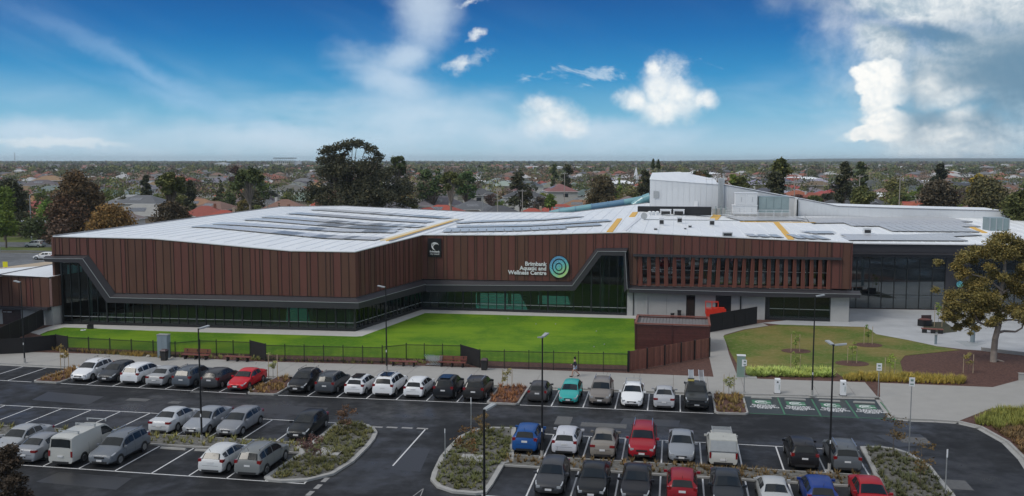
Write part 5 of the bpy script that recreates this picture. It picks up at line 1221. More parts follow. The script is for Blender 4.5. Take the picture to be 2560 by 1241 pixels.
car('suv', W(UR + 5.5 * 2.57, vB), AWAY, (.10, .11, .12), 'grey wagon with roof rails, tail out, last car beside the stone-covered island', 1.03, .99, .95, True)
car('hatch', W(UR - 1.5 * 2.57, vC), TO, (.050, .052, .058), 'dark grey hatchback, nose out, leftmost of the nearest right row', 1.02, 1.02, 1.0)
car('sedan', W(UR - .5 * 2.57 - .05, vC - .1), TO, CBLACK, 'black sedan, nose out, second from the left in the nearest right row', .97, .98, 1.0)
car('sedan', W(UR + .5 * 2.57 - .1, vC - .2), TO, (.014, .014, .018), 'black sedan directly below the red off-roader, nose out', .96, .98, 1.02)
car('hatch', W(UR + 1.5 * 2.57, vC), AWAY, (.25, .008, .014), 'dark red crossover, tail out, in the nearest right row', 1.06, 1.03, 1.04)
car('sedan', W(UR + 2.5 * 2.57, vC - .2), TO, (.020, .024, .030), 'midnight blue sedan, nose out, directly below the white ute', 1.0, 1.0, 1.04)
car('sedan', W(UR + 3.5 * 2.57 + .05, vC - .3), AWAY, (.42, .43, .43), 'silver sedan, tail out, in the nearest right row beside the blue crossover', .98, .97, 1.0)
car('hatch', W(UR + 4.5 * 2.57, vC), AWAY, (.012, .040, .20), 'deep blue crossover with tall red tail lamps, tail out', 1.05, 1.03, 1.06)
car('sedan', W(UR + 5.5 * 2.57 + .3, vC), TO, (.33, .009, .016), 'red sedan, nose out, last car at the right beside the stone-covered island', .97, .98, 1.02)
# traffic on the side street
gs = 'vehicles on the side street'
car('suv', G(88, 619), R(172), (.52, .53, .52), 'silver off-roader driving on the side street between the grass verges', 1.0, 1, 1, True, group=gs)
car('suv', G(133, 605), R(176), (.05, .06, .065), 'dark grey off-roader on the side street behind the corner of the brown wing', .98, 1, 1, group=gs)
car('hatch', G(112, 649), R(176), CWHITE, 'white hatchback in the wet side car park beside the brown wing', 1.05, 1, 1, group=gs)
car('hatch', G(126, 590), R(176), (.02, .02, .022), 'small black car half hidden under the dark trees on the far street', 1, 1, 1, group=gs)

# ------------------------------------------------------------------ lamps, signs, furniture
def lamppost(base, h, label, heads, thick=.075, arm=False):
    o = thing('lamp_post', label, 'lamp post', (base[0], base[1], base[2] if len(base) > 2 else 0), -ROW, 'car park lamp posts')
    part('base_plate', MB().box((0, 0, .02), (.42, .42, .04)).tube((0, 0, .03), (0, 0, .5), thick * 1.35, n=10), M['kerb'], o)
    part('pole', MB().tube((0, 0, .03), (0, 0, h), thick, thick * .62, 10), M['black'], o)
    part('name_tag', MB().box((0, -thick * 1.0, 1.9), (.07, .02, .22)), M['signwhite'], o)
    for a in heads:
        d = Vector((math.cos(R(a)), math.sin(R(a)), 0)); n = Vector((-d.y, d.x, 0)) * .15; up = Vector((0, 0, 1))
        p0, p1 = d * .08 + up * (h - .02), d * .78 + up * (h + .10)
        hd = part('lamp_head', MB().hexa([p0 - n * .7 - up * .05, p1 - n - up * .05, p1 + n - up * .05, p0 + n * .7 - up * .05], [p0 - n * .7 + up * .04, p1 - n + up * .03, p1 + n + up * .03, p0 + n * .7 + up * .04]), M['greymetal'], o)
        part('lens', MB().hexa([p0 + d * .2 - n * .7 - up * .045, p1 - d * .05 - n * .8 - up * .065, p1 - d * .05 + n * .8 - up * .065, p0 + d * .2 + n * .7 - up * .045], [p0 + d * .2 - n * .7 - up * .03, p1 - d * .05 - n * .8 - up * .045, p1 - d * .05 + n * .8 - up * .045, p0 + d * .2 + n * .7 - up * .03]), M['lamp'], hd)
        part('arm', MB().tube((0, 0, h - .08), p0 + d * .1, .035, n=6), M['black'], o)
def gz(px, py, z=.125): q = G(px, py, z); return q
for q, h, lb, hd in ((gz(62, 908), 7.9, 'black lamp post at far left on the footpath, before the dark screen fence', (170,)), (gz(505, 1105, .13), 8.0, 'black lamp post rising between the silver sedans on the left median', (55,)),
                    (gz(967, 928), 7.9, 'black lamp post on the footpath beside the picnic table, before the lawn', (175,)), (gz(1355, 1145, .13), 8.1, 'black lamp post with a pair of heads rising behind the bright blue hatchback', (75, -95)),
                    (gz(2030, 990), 8.4, 'black lamp post on the footpath behind the electric bays', (15,)), (gz(2073, 1178, .13), 8.1, 'thick black lamp post with a pair of heads between black and grey off-roaders', (110, -10))):
    lamppost(q, h, lb, hd)
q = G(1210, 1027, 8.0); lamppost((q.x, q.y, .15), 7.9, 'nearest black lamp post, in the planted island at the bottom edge', (65,))
def signpost(px, py, h, label, board=None, z0=.125, face='signwhite', tilt=0):
    q = G(px, py, z0); o = thing('sign_post', label, 'sign', (q.x, q.y, 0), -ROW + tilt)
    part('post', MB().tube((0, 0, 0), (0, 0, h), .035, n=8), M['pole'], o)
    if board: part('sign_board', MB().box((0, -.045, h - board[1] / 2 + .05), (board[0], .02, board[1])), M[face], o)
    if board and face == 'signwhite' and board[0] > .3: part('sign_symbol', MB().box((0, -.058, h - board[1] / 2 + .16), (board[0] * .5, .008, .14)).box((0, -.058, h - board[1] / 2 - .1), (board[0] * .6, .008, .08)), M['greenbox'], o)
    return o
signpost(1178, 1083, 2.7, 'grey sign post seen edge-on at the tip of the centre island', (.05, .5)); signpost(1113, 1155, 2.3, 'short grey post on the kerb of the centre island', (.05, .3))
signpost(2272, 1136, 5.3, 'tall thin grey pole with small sign on top, on the stone-covered island kerb', (.36, .6)); signpost(2195, 992, 2.9, 'white parking sign on a post at the right end of the electric bays', (.42, .62))
signpost(2363, 1236, 2.8, 'grey pole at the bottom right kerb with a small edge-on sign', (.08, .5)); signpost(1860, 982, 2.9, 'thin grey post beside the green cabinet at the planted bed', (.34, .5))
signpost(15, 690, 2.4, 'yellow pedestrian warning sign beside the side street', (.95, .95), 0, 'safety'); signpost(4, 688, 9.0, 'tall weathered pole beside the yellow sign', None, 0)
for x, y, lb in ((1943, 984, 'white charging station with dark logo, left one behind the electric bays'), (2107, 989, 'white charging station with dark logo, right one behind the electric bays')):
    q = G(x, y, .125); o = thing('charging_station', lb, 'charging station', (q.x, q.y, .125), -ROW, 'electric charging stations')
    o.scale = (.9, .9, .9)
    part('housing', MB().hexa([(-.25, -.2, .06), (.25, -.2, .06), (.25, .2, .06), (-.25, .2, .06)], [(-.25, -.17, 1.35), (.25, -.17, 1.35), (.25, .2, 1.42), (-.25, .2, 1.42)]), M['white'], o)
    part('screen', MB().box((0, -.19, 1.12), (.14, .02, .12)), M['trim'], o); part('vertical_mark', MB().box((.14, -.20, .65), (.04, .015, .5)), M['greenbox'], o); part('plinth', MB().box((0, 0, .03), (.6, .5, .06)), M['trim'], o)
q = G(1852, 943, .12); o = thing('electrical_cabinet', 'tall grey-green cabinet on a concrete pad at the corner of the grass slope', 'cabinet', (q.x, q.y, .12), -ROW)
part('housing', MB().box((0, 0, 1.0), (.72, .5, 1.95)), M['greenbox'], o); part('door_label', MB().box((.2, -.26, 1.35), (.28, .02, .62)), M['white'], o); part('cap', MB().box((0, 0, 2.0), (.78, .56, .06)), M['white'], o); part('pad', MB().box((.4, .1, .01), (2.0, 1.2, .06)), M['kerb'], o)
q = G(406, 897, .12); o = thing('electrical_cabinet', 'tall blue-grey cabinet behind the black fence near the small bin', 'cabinet', (q.x, q.y + .5, .12), -ROW)
part('housing', MB().box((0, 0, 1.15), (1.1, .6, 2.3)), M['greybox'], o); part('door', MB().box((-.27, -.31, 1.15), (.5, .02, 2.1)), M['greybox'], o); part('door', MB().box((.27, -.31, 1.15), (.5, .02, 2.1)), M['greybox'], o); part('cap', MB().box((0, 0, 2.33), (1.18, .68, .06)), M['pole'], o)
for x, y, lb in ((411, 901, 'dark round-topped bin on the footpath left of the first bench'), (1211, 925, 'grey square bin on the footpath right of the last bench')):
    q = G(x, y, .125); o = thing('litter_bin', lb, 'bin', (q.x, q.y, .125), -ROW)
    part('bin_body', MB().hexa([(-.24, -.24, 0), (.24, -.24, 0), (.24, .24, 0), (-.24, .24, 0)], [(-.30, -.30, .95), (.30, -.30, .95), (.30, .30, .95), (-.30, .30, .95)]), M['trim'], o)
    part('lid', MB().hexa([(-.33, -.33, .96), (.33, -.33, .96), (.33, .33, .96), (-.33, .33, .96)], [(-.2, -.2, 1.1), (.2, -.2, 1.1), (.2, .2, 1.1), (-.2, .2, 1.1)]), mat('bin_lid', (.07, .04, .045), .5), o)
    part('opening', MB().box((0, -.29, .84), (.34, .03, .12)), M['black'], o)
def bench(px, py, L, back, label):
    q = G(px, py, .125); o = thing('bench', label, 'bench', (q.x, q.y + .3, .125), -ROW, 'timber benches along the footpath')
    for i in range(4): part('seat_slat', MB().box((0, -.25 + i * .15, .46), (L, .12, .05)), M['wood'], o, color=(.17 * (1 + .1 * (i % 2)), .055, .042))
    if back:
        for i in range(3): part('back_slat', MB().box((0, .36 + .03 * i, .62 + i * .14), (L, .04, .12)), M['wood'], o, color=(.19, .06, .046))
    for s_ in (-.38, 0, .38): part('leg', MB().box((s_ * L, 0, .22), (.09, .5, .44)).box((s_ * L, .38, .5), (.07, .05, .85 if back else .01)), M['trim'], o)
bench(487, 900, 2.9, True, 'reddish timber bench with backrest behind the slate grey wagon'); bench(592, 905, 2.7, False, 'backless timber bench left of the red sedan, before the dark gate panel')
bench(1008, 917, 2.7, False, 'backless timber picnic bench beside the lamp post'); bench(1130, 919, 2.7, True, 'reddish timber bench with backrest beside the shopping trolleys')
def trolley(x, y, lb):
    q = G(x, y, .125); o = thing('shopping_trolley', lb, 'trolley', (q.x, q.y, .125), R(170), 'shopping trolleys nested on the footpath'); bk = MB()
    for z in (.55, .68, .8, .92):
        k = .9 + (z - .55) * .25
        for a, b in (((-.4 * k, -.25), (.4 * k, -.25)), ((-.4 * k, .25), (.4 * k, .25)), ((-.4 * k, -.25), (-.4 * k, .25)), ((.4 * k, -.25), (.4 * k, .25))): bk.tube((*a, z), (*b, z), .012, n=4)
    for i in range(9):
        for s_ in (-.25, .25): bk.tube((-.36 + i * .09, s_, .5), (-.40 + i * .10, s_, .94), .008, n=4)
    part('basket', bk, M['alu'], o); part('handle', MB().tube((.52, -.25, 1.0), (.52, .25, 1.0), .025, n=6), M['slide'], o)
    part('frame', MB().tube((-.35, -.2, .12), (.5, -.25, .95), .018, n=5).tube((-.35, .2, .12), (.5, .25, .95), .018, n=5).tube((-.35, -.2, .12), (.4, -.2, .12), .018, n=5).tube((-.35, .2, .12), (.4, .2, .12), .018, n=5), M['alu'], o)
    for a in ((-.33, -.2), (-.33, .2), (.38, -.2), (.38, .2)): part('castor', MB().lathe([(.06, -.015), (.06, .015)], 8, (a[0], a[1], .06), 'Y'), M['trim'], o)
for i in range(4): trolley(1076 + i * 6.5, 914 + .3 * i, 'steel shopping trolley with teal handle nested beside the bench, %s from the left' % ('first', 'second', 'third', 'last')[i])
q = G(1785, 787); b0 = CD.pt(sx(1778), 0, 1.8); o = thing('scissor_lift', 'small red lift platform with guard rails parked at the roller door', 'lift', (b0.x + .5, b0.y, .12), -ROW); o.scale = (1.25, 1.2, 1.15)
part('chassis', MB().box((0, 0, .72), (1.9, .8, 1.0)).box((.2, 0, 1.3), (1.2, .7, .18)), M['red'], o); g_ = MB()
for x in (-.9, -.3, .3):
    for y in (-.35, .35): g_.tube((x - .1, y, .7), (x - .1, y, 2.0), .03, n=5)
for z in (1.3, 2.0):
    for y in (-.35, .35): g_.tube((-1.0, y, z), (.2, y, z), .03, n=5)
part('guard_rail', g_, M['red'], o)
for a in ((-.65, -.42), (.65, -.42), (-.65, .42), (.65, .42)): part('wheel', MB().lathe([(.2, -.06), (.2, .06)], 12, (a[0], a[1], .2), 'Y'), M['tyre'], o)
for x, y, h, lb in ((1698, 787, .9, 'black wheelie bin against the concrete wall left of the narrow door'), (1681, 789, .5, 'low black box against the concrete wall')):
    p = CD.pt(sx(x), .12, .7); o = thing('wall_bin', lb, 'bin', p, -ROW); part('bin_body', MB().box((0, 0, h / 2), (.45, .45, h)), M['trim'], o); part('lid', MB().box((0, 0, h + .03), (.5, .5, .06)), M['black'], o)

# fences
def fence(pts, h, label, solid=False, pitch=1.9, z0=.10):
    a0 = G(*pts[0], z0); o = thing('solid_gate' if solid else 'steel_fence', label, 'gate' if solid else 'fence', a0, 0, None if solid else 'black picket fence runs around the lawn')
    for p, q in zip(pts, pts[1:]):
        a, b = G(*p, z0) - a0, G(*q, z0) - a0; L = (b - a).length; n = max(1, round(L / pitch)); d = (b - a) / n; up = Vector((0, 0, 1))
        for i in range(n + 1): c = a + d * i; part('post', MB().box(c + up * (h / 2 + .03), (.075, .075, h + .06), math.atan2(d.y, d.x)), M['black'], o)
        for i in range(n):
            s_ = a + d * i
            if solid:
                nn = Vector((-d.y, d.x, 0)).normalized() * .02; e = s_ + d; part('mesh_screen', MB().hexa([s_ + up * .05 - nn, e + up * .05 - nn, e + up * .05 + nn, s_ + up * .05 + nn], [s_ + up * h - nn, e + up * h - nn, e + up * h + nn, s_ + up * h + nn]), M['mesh'], o)
            else:
                m = MB(); k = int(d.length / .11)
                for z in (.18, h - .14): m.box(s_ + d / 2 + up * z, (d.length, .035, .045), math.atan2(d.y, d.x))
                for j in range(1, k): m.box(s_ + d * (j / k) + up * (h / 2), (.030, .030, h - .1))
                part('picket_panel', m, M['black'], o)
fence([(170, 880), (439, 895)], 1.62, 'black picket fence between the dark gate and the blue-grey cabinet, left end of the lawn', pitch=2.3)
fence([(439, 895), (500, 889), (626, 893)], 1.62, 'black picket fence stepping back behind the first bench', pitch=2.1)
fence([(665, 903), (956, 909.5)], 1.68, 'black picket fence from the middle dark gate to the footpath lamp post')
fence([(956, 909.5), (1016, 903), (1152, 906)], 1.75, 'black picket fence stepping back behind the picnic bench and trolleys')
fence([(1200, 921), (1571, 930)], 1.8, 'black picket fence from the right dark gate to the timber fence, behind the walker', pitch=2.3)
fence([(141, 875), (170, 880)], 1.62, 'solid black gate panel at the left end of the picket fence', True, 9); fence([(626, 893), (665, 903)], 1.7, 'solid black gate panel set at an angle in the middle of the fence', True, 9)
fence([(1152, 906), (1200, 921)], 1.75, 'solid black gate panel behind the right bench', True, 9)
def screen(pts, h, label, pitch=2.4):
    a0 = G(*pts[0], .1); o = thing('screen_fence', label, 'fence', a0); up = Vector((0, 0, 1))
    for p, q in zip(pts, pts[1:]):
        a, b = G(*p, .1) - a0, G(*q, .1) - a0; n = max(1, round((b - a).length / pitch)); d = (b - a) / n; nn = Vector((-d.y, d.x, 0)).normalized() * .03
        for i in range(n):
            s_, e = a + d * (i + .01), a + d * (i + .99)
            part('mesh_screen', MB().hexa([s_ + up * .05 - nn, e + up * .05 - nn, e + up * .05 + nn, s_ + up * .05 + nn], [s_ + up * h - nn, e + up * h - nn, e + up * h + nn, s_ + up * h + nn]), M['mesh'], o); part('post', MB().box(a + d * i + up * (h / 2), (.08, .08, h + .05)), M['black'], o)
screen([(-120, 905), (0, 868), (72, 835), (110, 814)], 2.05, 'tall black screen fence running up to the white wall at the far left')
screen([(-120, 902), (-30, 888), (60, 884), (141, 875)], 1.6, 'low black mesh fence between the screen fence and the left gate')
screen([(1774, 832), (1892, 810)], 2.1, 'tall black screen fence right of the brown timber store')

# timber store and the panelled timber fence
def plankrow(o, a, b, z0, z1, step, m, th=.04, gap=.012, tones=None, name='plank', off=0.0):
    L = (b - a).length; n = max(1, round(L / step)); d = (b - a) / n; nn = Vector((d.y, -d.x, 0)).normalized(); up = Vector((0, 0, 1)); k = gap / d.length
    for i in range(n):
        s_, e = a + d * (i + k), a + d * (i + 1 - k); j = (i % 3) * .006 + off; f = rc.uniform(.75, 1.3)
        part(name, MB().hexa([s_ + up * z0 + nn * j, e + up * z0 + nn * j, e + up * z0 + nn * (j - th), s_ + up * z0 + nn * (j - th)], [s_ + up * z1 + nn * j, e + up * z1 + nn * j, e + up * z1 + nn * (j - th), s_ + up * z1 + nn * (j - th)]), M[m], o, color=tuple(q * f for q in tones))
s0, s1 = G(1588, 874, .1), G(1773, 881, .1); hS = ZAT(1588, 874, 809.6, .1) - .1
o = thing('timber_store', 'dark brown slatted bin store with ribbed metal roof at the edge of the lawn', 'store', (s0.x, s0.y, .1))
fx = (s1 - s0); fx.z = 0; Lx = fx.length; fx.normalize(); fy = Vector((-fx.y, fx.x, 0)); dp = 5.2; up = Vector((0, 0, 1)); z3 = Vector((0, 0, 0))
for a, b in ((z3, fx * Lx), (fx * Lx, fx * Lx + fy * dp), (fx * Lx + fy * dp, fy * dp), (fy * dp, z3)):
    n = 21
    L = (b - a).length; d = (b - a).normalized(); nn = Vector((d.y, -d.x, 0))
    for i in range(n):
        za, zb_ = .05 + (hS - .1) * i / n, .05 + (hS - .1) * (i + .86) / n; f = rc.uniform(.8, 1.2)
        part('slat', MB().hexa([a + up * za, b + up * za, b + up * za - nn * .05, a + up * za - nn * .05], [a + up * zb_, b + up * zb_, b + up * zb_ - nn * .05, a + up * zb_ - nn * .05]), M['slat'], o, color=(.085 * f, .026 * f, .022 * f))
for c in (z3, fx * Lx, fx * Lx + fy * dp, fy * dp, fx * Lx * .5): part('corner_post', MB().box(c + up * (hS / 2), (.12, .12, hS), math.atan2(fx.y, fx.x)), M['slat'], o, color=(.06, .02, .018))
for a, b in ((z3, fx * Lx), (fx * Lx, fx * Lx + fy * dp), (fx * Lx + fy * dp, fy * dp), (fy * dp, z3)): c = (a + b) / 2; part('roof_rim', MB().box(c + up * (hS + .04), ((b - a).length + .2, .22, .12), math.atan2((b - a).y, (b - a).x)), M['wood'], o, color=(.21, .075, .055))
n = 22
for i in range(n):
    c = fx * (Lx * (i + .5) / n) + fy * dp / 2 + up * (hS - .22); part('roof_sheet', MB().box(c, (Lx / n - .05, dp - .2, .06), math.atan2(fx.y, fx.x)), mat('weathered_metal', (.16, .15, .15), .6, var=.4, scale=2) if i == 0 else bpy.data.materials['weathered_metal'], o)
part('roof_deck', MB().box(fx * Lx / 2 + fy * dp / 2 + up * (hS - .28), (Lx - .1, dp - .1, .04), math.atan2(fx.y, fx.x)), M['mull'], o)
t0, t1 = G(1571, 930, .1), G(1773, 893, .1); o = thing('timber_fence', 'reddish upright plank fence in five panels with dark posts beside the mulch bed', 'fence', t0)
e1_ = t1 - t0
px5 = [1571, 1617, 1661, 1702, 1736, 1773]
for xa, xb in zip(px5, px5[1:]):
    fa, fb = [(G(x, 930 - 37 * (x - 1571) / 202, .1) - t0) for x in (xa, xb)]
    plankrow(o, fa, fb, .06, 1.92, .26, 'wood', tones=(.20, .075, .050))
    part('post', MB().box(fa + up * .98, (.14, .14, 2.0), math.atan2(e1_.y, e1_.x)), M['black'], o); 
part('post', MB().box(e1_ + up * .98, (.14, .14, 2.0), math.atan2(e1_.y, e1_.x)), M['black'], o)

# plaza pieces
q = G(2312, 815, .12); o = thing('plaza_bench', 'low dark angular timber seat block on the plaza paving', 'bench', (q.x, q.y, .12), R(-15))
hx = [(.85 * math.cos(R(a)), .75 * math.sin(R(a))) for a in (10, 70, 130, 190, 250, 310)]
part('base', MB().prism(hx, 0, .75), M['black'], o); part('timber_top', MB().prism(inset(hx, .12), .70, .82), M['slat'], o, color=(.16, .06, .05)); part('backrest', MB().box((.25, .75, .7), (1.2, .12, .95), R(20)), M['slat'], o, color=(.05, .03, .03))
q = G(2330, 833, .12); o = thing('timber_bench', 'long timber bench on dark blocks at the edge of the plaza planter', 'bench', (q.x, q.y, .12), R(-20))
for i in range(4): part('seat_slat', MB().box((0, -.24 + i * .16, .48), (2.3, .13, .07)), M['wood'], o, color=(.20, .075, .055))
for x in (-.8, .1, .85): part('leg', MB().box((x, 0, .22), (.5, .5, .44)), M['black'], o)
pl = g2([(2306, 822), (2322, 806), (2362, 806), (2385, 822), (2392, 830), (2352, 834)], .12)
struct('plaza_planter', MB().prism(pl, .05, .16), mat('dark_planting', (.045, .045, .025), .9, coord='World', var=.5, scale=3))
struct('plaza_drain', MB().prism(g2([(2386, 852), (2402, 852), (2438, 856), (2467, 858), (2440, 866), (2415, 866)], .12), .05, .128), M['greymetal'])
q = G(2339, 861, .12); o = thing('plaza_bollard', 'short dark drinking fountain post on the plaza edge', 'fountain', (q.x, q.y, .12)); part('post', MB().tube((0, 0, 0), (0, 0, .95), .13, n=10), M['greybox'], o); part('basin', MB().lathe([(.1, .95), (.2, 1.02), (.2, 1.06)], 12), M['pole'], o)
q = G(2431, 857, .12); o = thing('plaza_column', 'thick grey steel column standing in its drain grating under the tree', 'column', (q.x, q.y, .12)); part('shaft', MB().tube((0, 0, 0), (0, 0, 4.2), .24, .22, 12), M['greybox'], o); part('foot', MB().box((0, 0, .03), (.8, .8, .06)), M['greymetal'], o)
o = thing('retaining_edge', 'low concrete edge between the plaza and the bark-covered bed', 'kerb wall', G(2458, 876, .12))
for a, b in zip(((2456, 878), (2508, 884)), ((2508, 884), (2570, 891))): part('edge_block', MB().hexa([G(*a, .1), G(*b, .1), G(*b, .1) + Vector((0, .3, 0)), G(*a, .1) + Vector((0, .3, 0))], [G(*a, .1) + up * .35, G(*b, .1) + up * .35, G(*b, .1) + up * .35 + Vector((0, .3, 0)), G(*a, .1) + up * .35 + Vector((0, .3, 0))]), M['kerb'], o, True)
o = thing('retaining_block', 'low concrete wall end at the right edge beside the driveway', 'kerb wall', G(2553, 951, .12), -ROW); part('wall_block', MB().box((1.5, 0, .3), (3.4, .3, .6)), M['kerb'], o); part('coping', MB().box((1.5, 0, .62), (3.5, .38, .06)), M['path'], o)
q = G(226, 822, .14); o = thing('ground_box', 'small black box on the concrete strip by the left glass wall', 'box', (q.x, q.y, .14)); part('case', MB().box((0, 0, .2), (.6, .4, .4)), M['trim'], o); part('lid', MB().box((0, 0, .42), (.64, .44, .04)), M['black'], o)
q = G(208, 826, .13); o = thing('lawn_cover', 'small pale round cover lying on the lawn at the left', 'cover', (q.x, q.y, .13)); part('disc', MB().lathe([(.3, 0), (.3, .04)], 14), M['signwhite'], o); part('knob', MB().lathe([(.08, .04), (.06, .08)], 8), M['pole'], o)
for i, (x, y) in enumerate(((1340, 811), (1491, 829), (1389, 811), (1270, 797), (1485, 868), (1511, 862))):
    q = G(x, y, .13); o = thing('lawn_light', 'small white fitting in the lawn, %s' % ('left of centre, upper', 'alone right of centre', 'second upper one from the left', 'upper left near the glass wall', 'lower pair, left one', 'lower pair, right one')[i], 'garden light', (q.x, q.y, .13), 0, 'small fittings in the lawn')
    part('fitting', MB().lathe([(.07, 0), (.075, .06), (.04, .09)], 10), M['pole'], o)
# ------------------------------------------------------------------ planting
import numpy as np
def leafmesh(name, clumps, n, size, seed, flat=.75, shell=.55, mats=None):
    """small leaf-spray faces spread through the volume of the clumps [(x, y, z, r)]"""
    g = np.random.default_rng(seed); c = np.array(clumps, float); w = c[:, 3] ** 2; w /= w.sum()
    idx = g.choice(len(c), n, p=w); d = g.normal(size=(n, 3)); d /= np.linalg.norm(d, axis=1)[:, None]
    rr = (shell + (1 - shell) * g.random(n)) * (.85 + .3 * g.random(n)); rr = np.where(g.random(n) < .2, g.random(n), rr) * (1 + .20 * g.normal(size=n))
    p = c[idx, :3] + d * rr[:, None] * c[idx, 3:4] * np.array([1, 1, flat])
    a = g.normal(size=(n, 3)); a[:, 2] *= .6; a += d * .3; a /= np.linalg.norm(a, axis=1)[:, None]
    b = np.cross(a, g.normal(size=(n, 3))); b /= np.linalg.norm(b, axis=1)[:, None]
    s = size * (.6 + .8 * g.random(n))[:, None]
    v = np.stack([p - a * s, p - b * s * .55, p + a * s, p + b * s * .55], 1).reshape(-1, 3)
    me = bpy.data.meshes.new(name); me.vertices.add(4 * n); me.vertices.foreach_set('co', v.ravel())
    me.loops.add(4 * n); me.loops.foreach_set('vertex_index', np.arange(4 * n, dtype=np.int32))
    me.polygons.add(n); me.polygons.foreach_set('loop_start', np.arange(0, 4 * n, 4, dtype=np.int32)); 
    try: me.polygons.foreach_set('loop_total', np.full(n, 4, dtype=np.int32))
    except Exception: pass
    me.materials.append(mats or M['leaf']); me.update(calc_edges=True); me.validate(); return me
def treemesh(h, cr, cz0, nc, n, size, seed, style='round', lean=0.0):
    """crown mesh and trunk mesh for one kind of tree; h height, cr crown radius, cz0 crown base"""
    g = random.Random(seed); cl = []; tr = MB(); fork = cz0 * (.75 if style != 'round' else .9)
    for i in range(nc):
        t = (i + .5) / nc; a = g.uniform(0, 2 * math.pi)
        if style == 'round':
            z = cz0 + (h - cz0) * (.12 + .78 * t); r = cr * (math.sin(math.pi * min(1, max(.16, .15 + .85 * t)) ** .9) ** .6) * g.uniform(.35, .72); cs = cr * g.uniform(.36, .55)
        elif style == 'gum':
            z = cz0 + (h - cz0) * (.15 + .78 * t ** .8); r = cr * g.uniform(.45, .85) * (1.0 - .55 * t * t); cs = cr * g.uniform(.20, .34)
        elif style == 'umbrella':
            r = cr * g.uniform(.1, .85); z = h - (h - cz0) * (.16 + .75 * (r / cr) ** 2) * g.uniform(.7, 1.1); cs = cr * g.uniform(.22, .33)
        else:
            z = cz0 + (h - cz0) * t * .92; r = cr * (1 - t) * .5; cs = cr * (1.05 - t) * .6 + .2
        cl.append((r * math.cos(a) + lean * z, r * math.sin(a), z, cs))
    tw = max(.10, h * .022)
    tr.path([(0, 0, -.2), (tw * .3, 0, fork * .5), (lean * fork, tw * .4, fork)], [tw * 1.3, tw, tw * .8], 8)
    for x, y, z, r in cl[::(1 if style in ('gum', 'umbrella') else 3)]:
        m = Vector((x * .45, y * .45, fork + (z - fork) * .55)); tr.path([(lean * fork, tw * .4, fork * .97), m, (x, y, z)], [tw * .5, tw * .3, tw * .1], 5)
    return leafmesh('crown', cl, n, size, seed, shell=.6), tr.mesh('trunk', M['bark'] if style != 'umbrella' else M['palebark'])
def plant_tree(meshes, pos, s, rz, col, label, group=None, cat='tree', name='tree', sz=None):
    o = tag(link(name, None, None, pos, rz), label, cat, group); o.scale = (s, s, s if sz is None else sz)
    link('crown', meshes[0], o, color=col); link('trunk', meshes[1], o); return o
TK = [treemesh(9, 4.2, 2.0, 16, 1500, .34, 11), treemesh(7, 3.4, 1.6, 13, 1200, .32, 12), treemesh(12, 5.0, 3.6, 18, 1700, .38, 13, 'gum'), treemesh(10, 5.2, 4.2, 16, 1500, .36, 14, 'umbrella'), treemesh(10, 1.8, .8, 12, 900, .30, 15, 'cone'), treemesh(13, 5.6, 3.0, 24, 2000, .40, 16, 'gum'), treemesh(8, 4.6, 1.2, 20, 1700, .34, 17), treemesh(6, 3.8, .8, 12, 1100, .32, 18)]
# landmark trees read off the photograph: (centre px, base depth, top px, left px, right px, crown base px, style, colour, label)
DG, OL, RU, OR, LG, BK = (.046, .062, .022), (.070, .080, .026), (.082, .056, .028), (.14, .088, .030), (.085, .12, .022), (.036, .040, .020)
def landmark(cx, D, top, left, right, cb, style, col, label, n=5200, size=.36, nc=26, seed=1, lean=0.0, name='tree'):
    s = D / FPX; zc = lambda py: CAMH - D * math.tan(PITCH + math.atan((py - 620.5) / FPX))
    h = zc(top); cr = (right - left) / 2 * s * .80; m = treemesh(h, cr, max(.5, zc(cb)), nc, n, size, seed, style, lean)
    return plant_tree(m, ((cx - 1280) * s, D, 0), 1, 0, col, label, None, name=name)
# the large gum on the skyline: an arching upper canopy over a dense dark mass
gD = 225.0; s_ = gD / FPX
def gp(px, py): return ((px - 872) * s_, CAMH - gD * math.tan(PITCH + math.atan((py - 620.5) / FPX)))
rg = random.Random(5); cl = []
for px, py, r in [(812, 382, 14), (828, 372, 16), (845, 366, 15), (862, 360, 14), (882, 357, 15), (902, 358, 15), (920, 364, 14), (934, 374, 13), (945, 387, 12), (952, 400, 9), (818, 398, 16), (838, 392, 15), (856, 385, 12), (935, 398, 8), (806, 396, 9), (798, 402, 6), (870, 372, 10), (850, 400, 14)]:
    x, z = gp(px, py)
    for k in range(3): cl.append((x + rg.uniform(-.5, .5), rg.uniform(-3.5, 3.5), z + rg.uniform(-.5, .3), r * s_ * .9))
for k in range(75):
    t = rg.random(); py = 412 + 100 * t; wd = 62 + 66 * min(1, t * 1.6); px = 888 + rg.uniform(-1, 1) * wd + (12 if t > .3 else 0); x, z = gp(px, py); cl.append((x, rg.uniform(-6, 6), z, rg.uniform(1.8, 3.0)))
for px, py, r in [(985, 425, 18), (1010, 450, 20), (1000, 480, 22), (790, 430, 14), (775, 460, 12), (1035, 505, 20), (960, 430, 20), (830, 500, 24), (870, 510, 24), (940, 505, 24)]: x, z = gp(px, py); cl.append((x, rg.uniform(-3, 3), z, r * s_ * .8))
tr = MB(); f = Vector((.5, 0, 4)); tr.path([(0, 0, -.3), (.3, 0, 2), tuple(f)], [1.0, .8, .7], 10)
for i, c in enumerate(cl):
    if i % 3 == 0: m = Vector((c[0] * .5, c[1] * .5, f.z + (c[2] - f.z) * .6)); tr.path([tuple(f), m, c[:3]], [.32, .16, .05], 5)
o = tag(link('gum_tree', None, None, ((872 - 1280) * s_, gD, 0), 0), 'huge dark gum tree with arching open crown rising above the skyline behind the roof', 'tree')
link('crown', leafmesh('crown', cl, 36000, .27, 3, flat=.8, shell=.5), o, color=(.042, .044, .026)); link('trunk', tr.mesh('trunk', M['bark']), o)
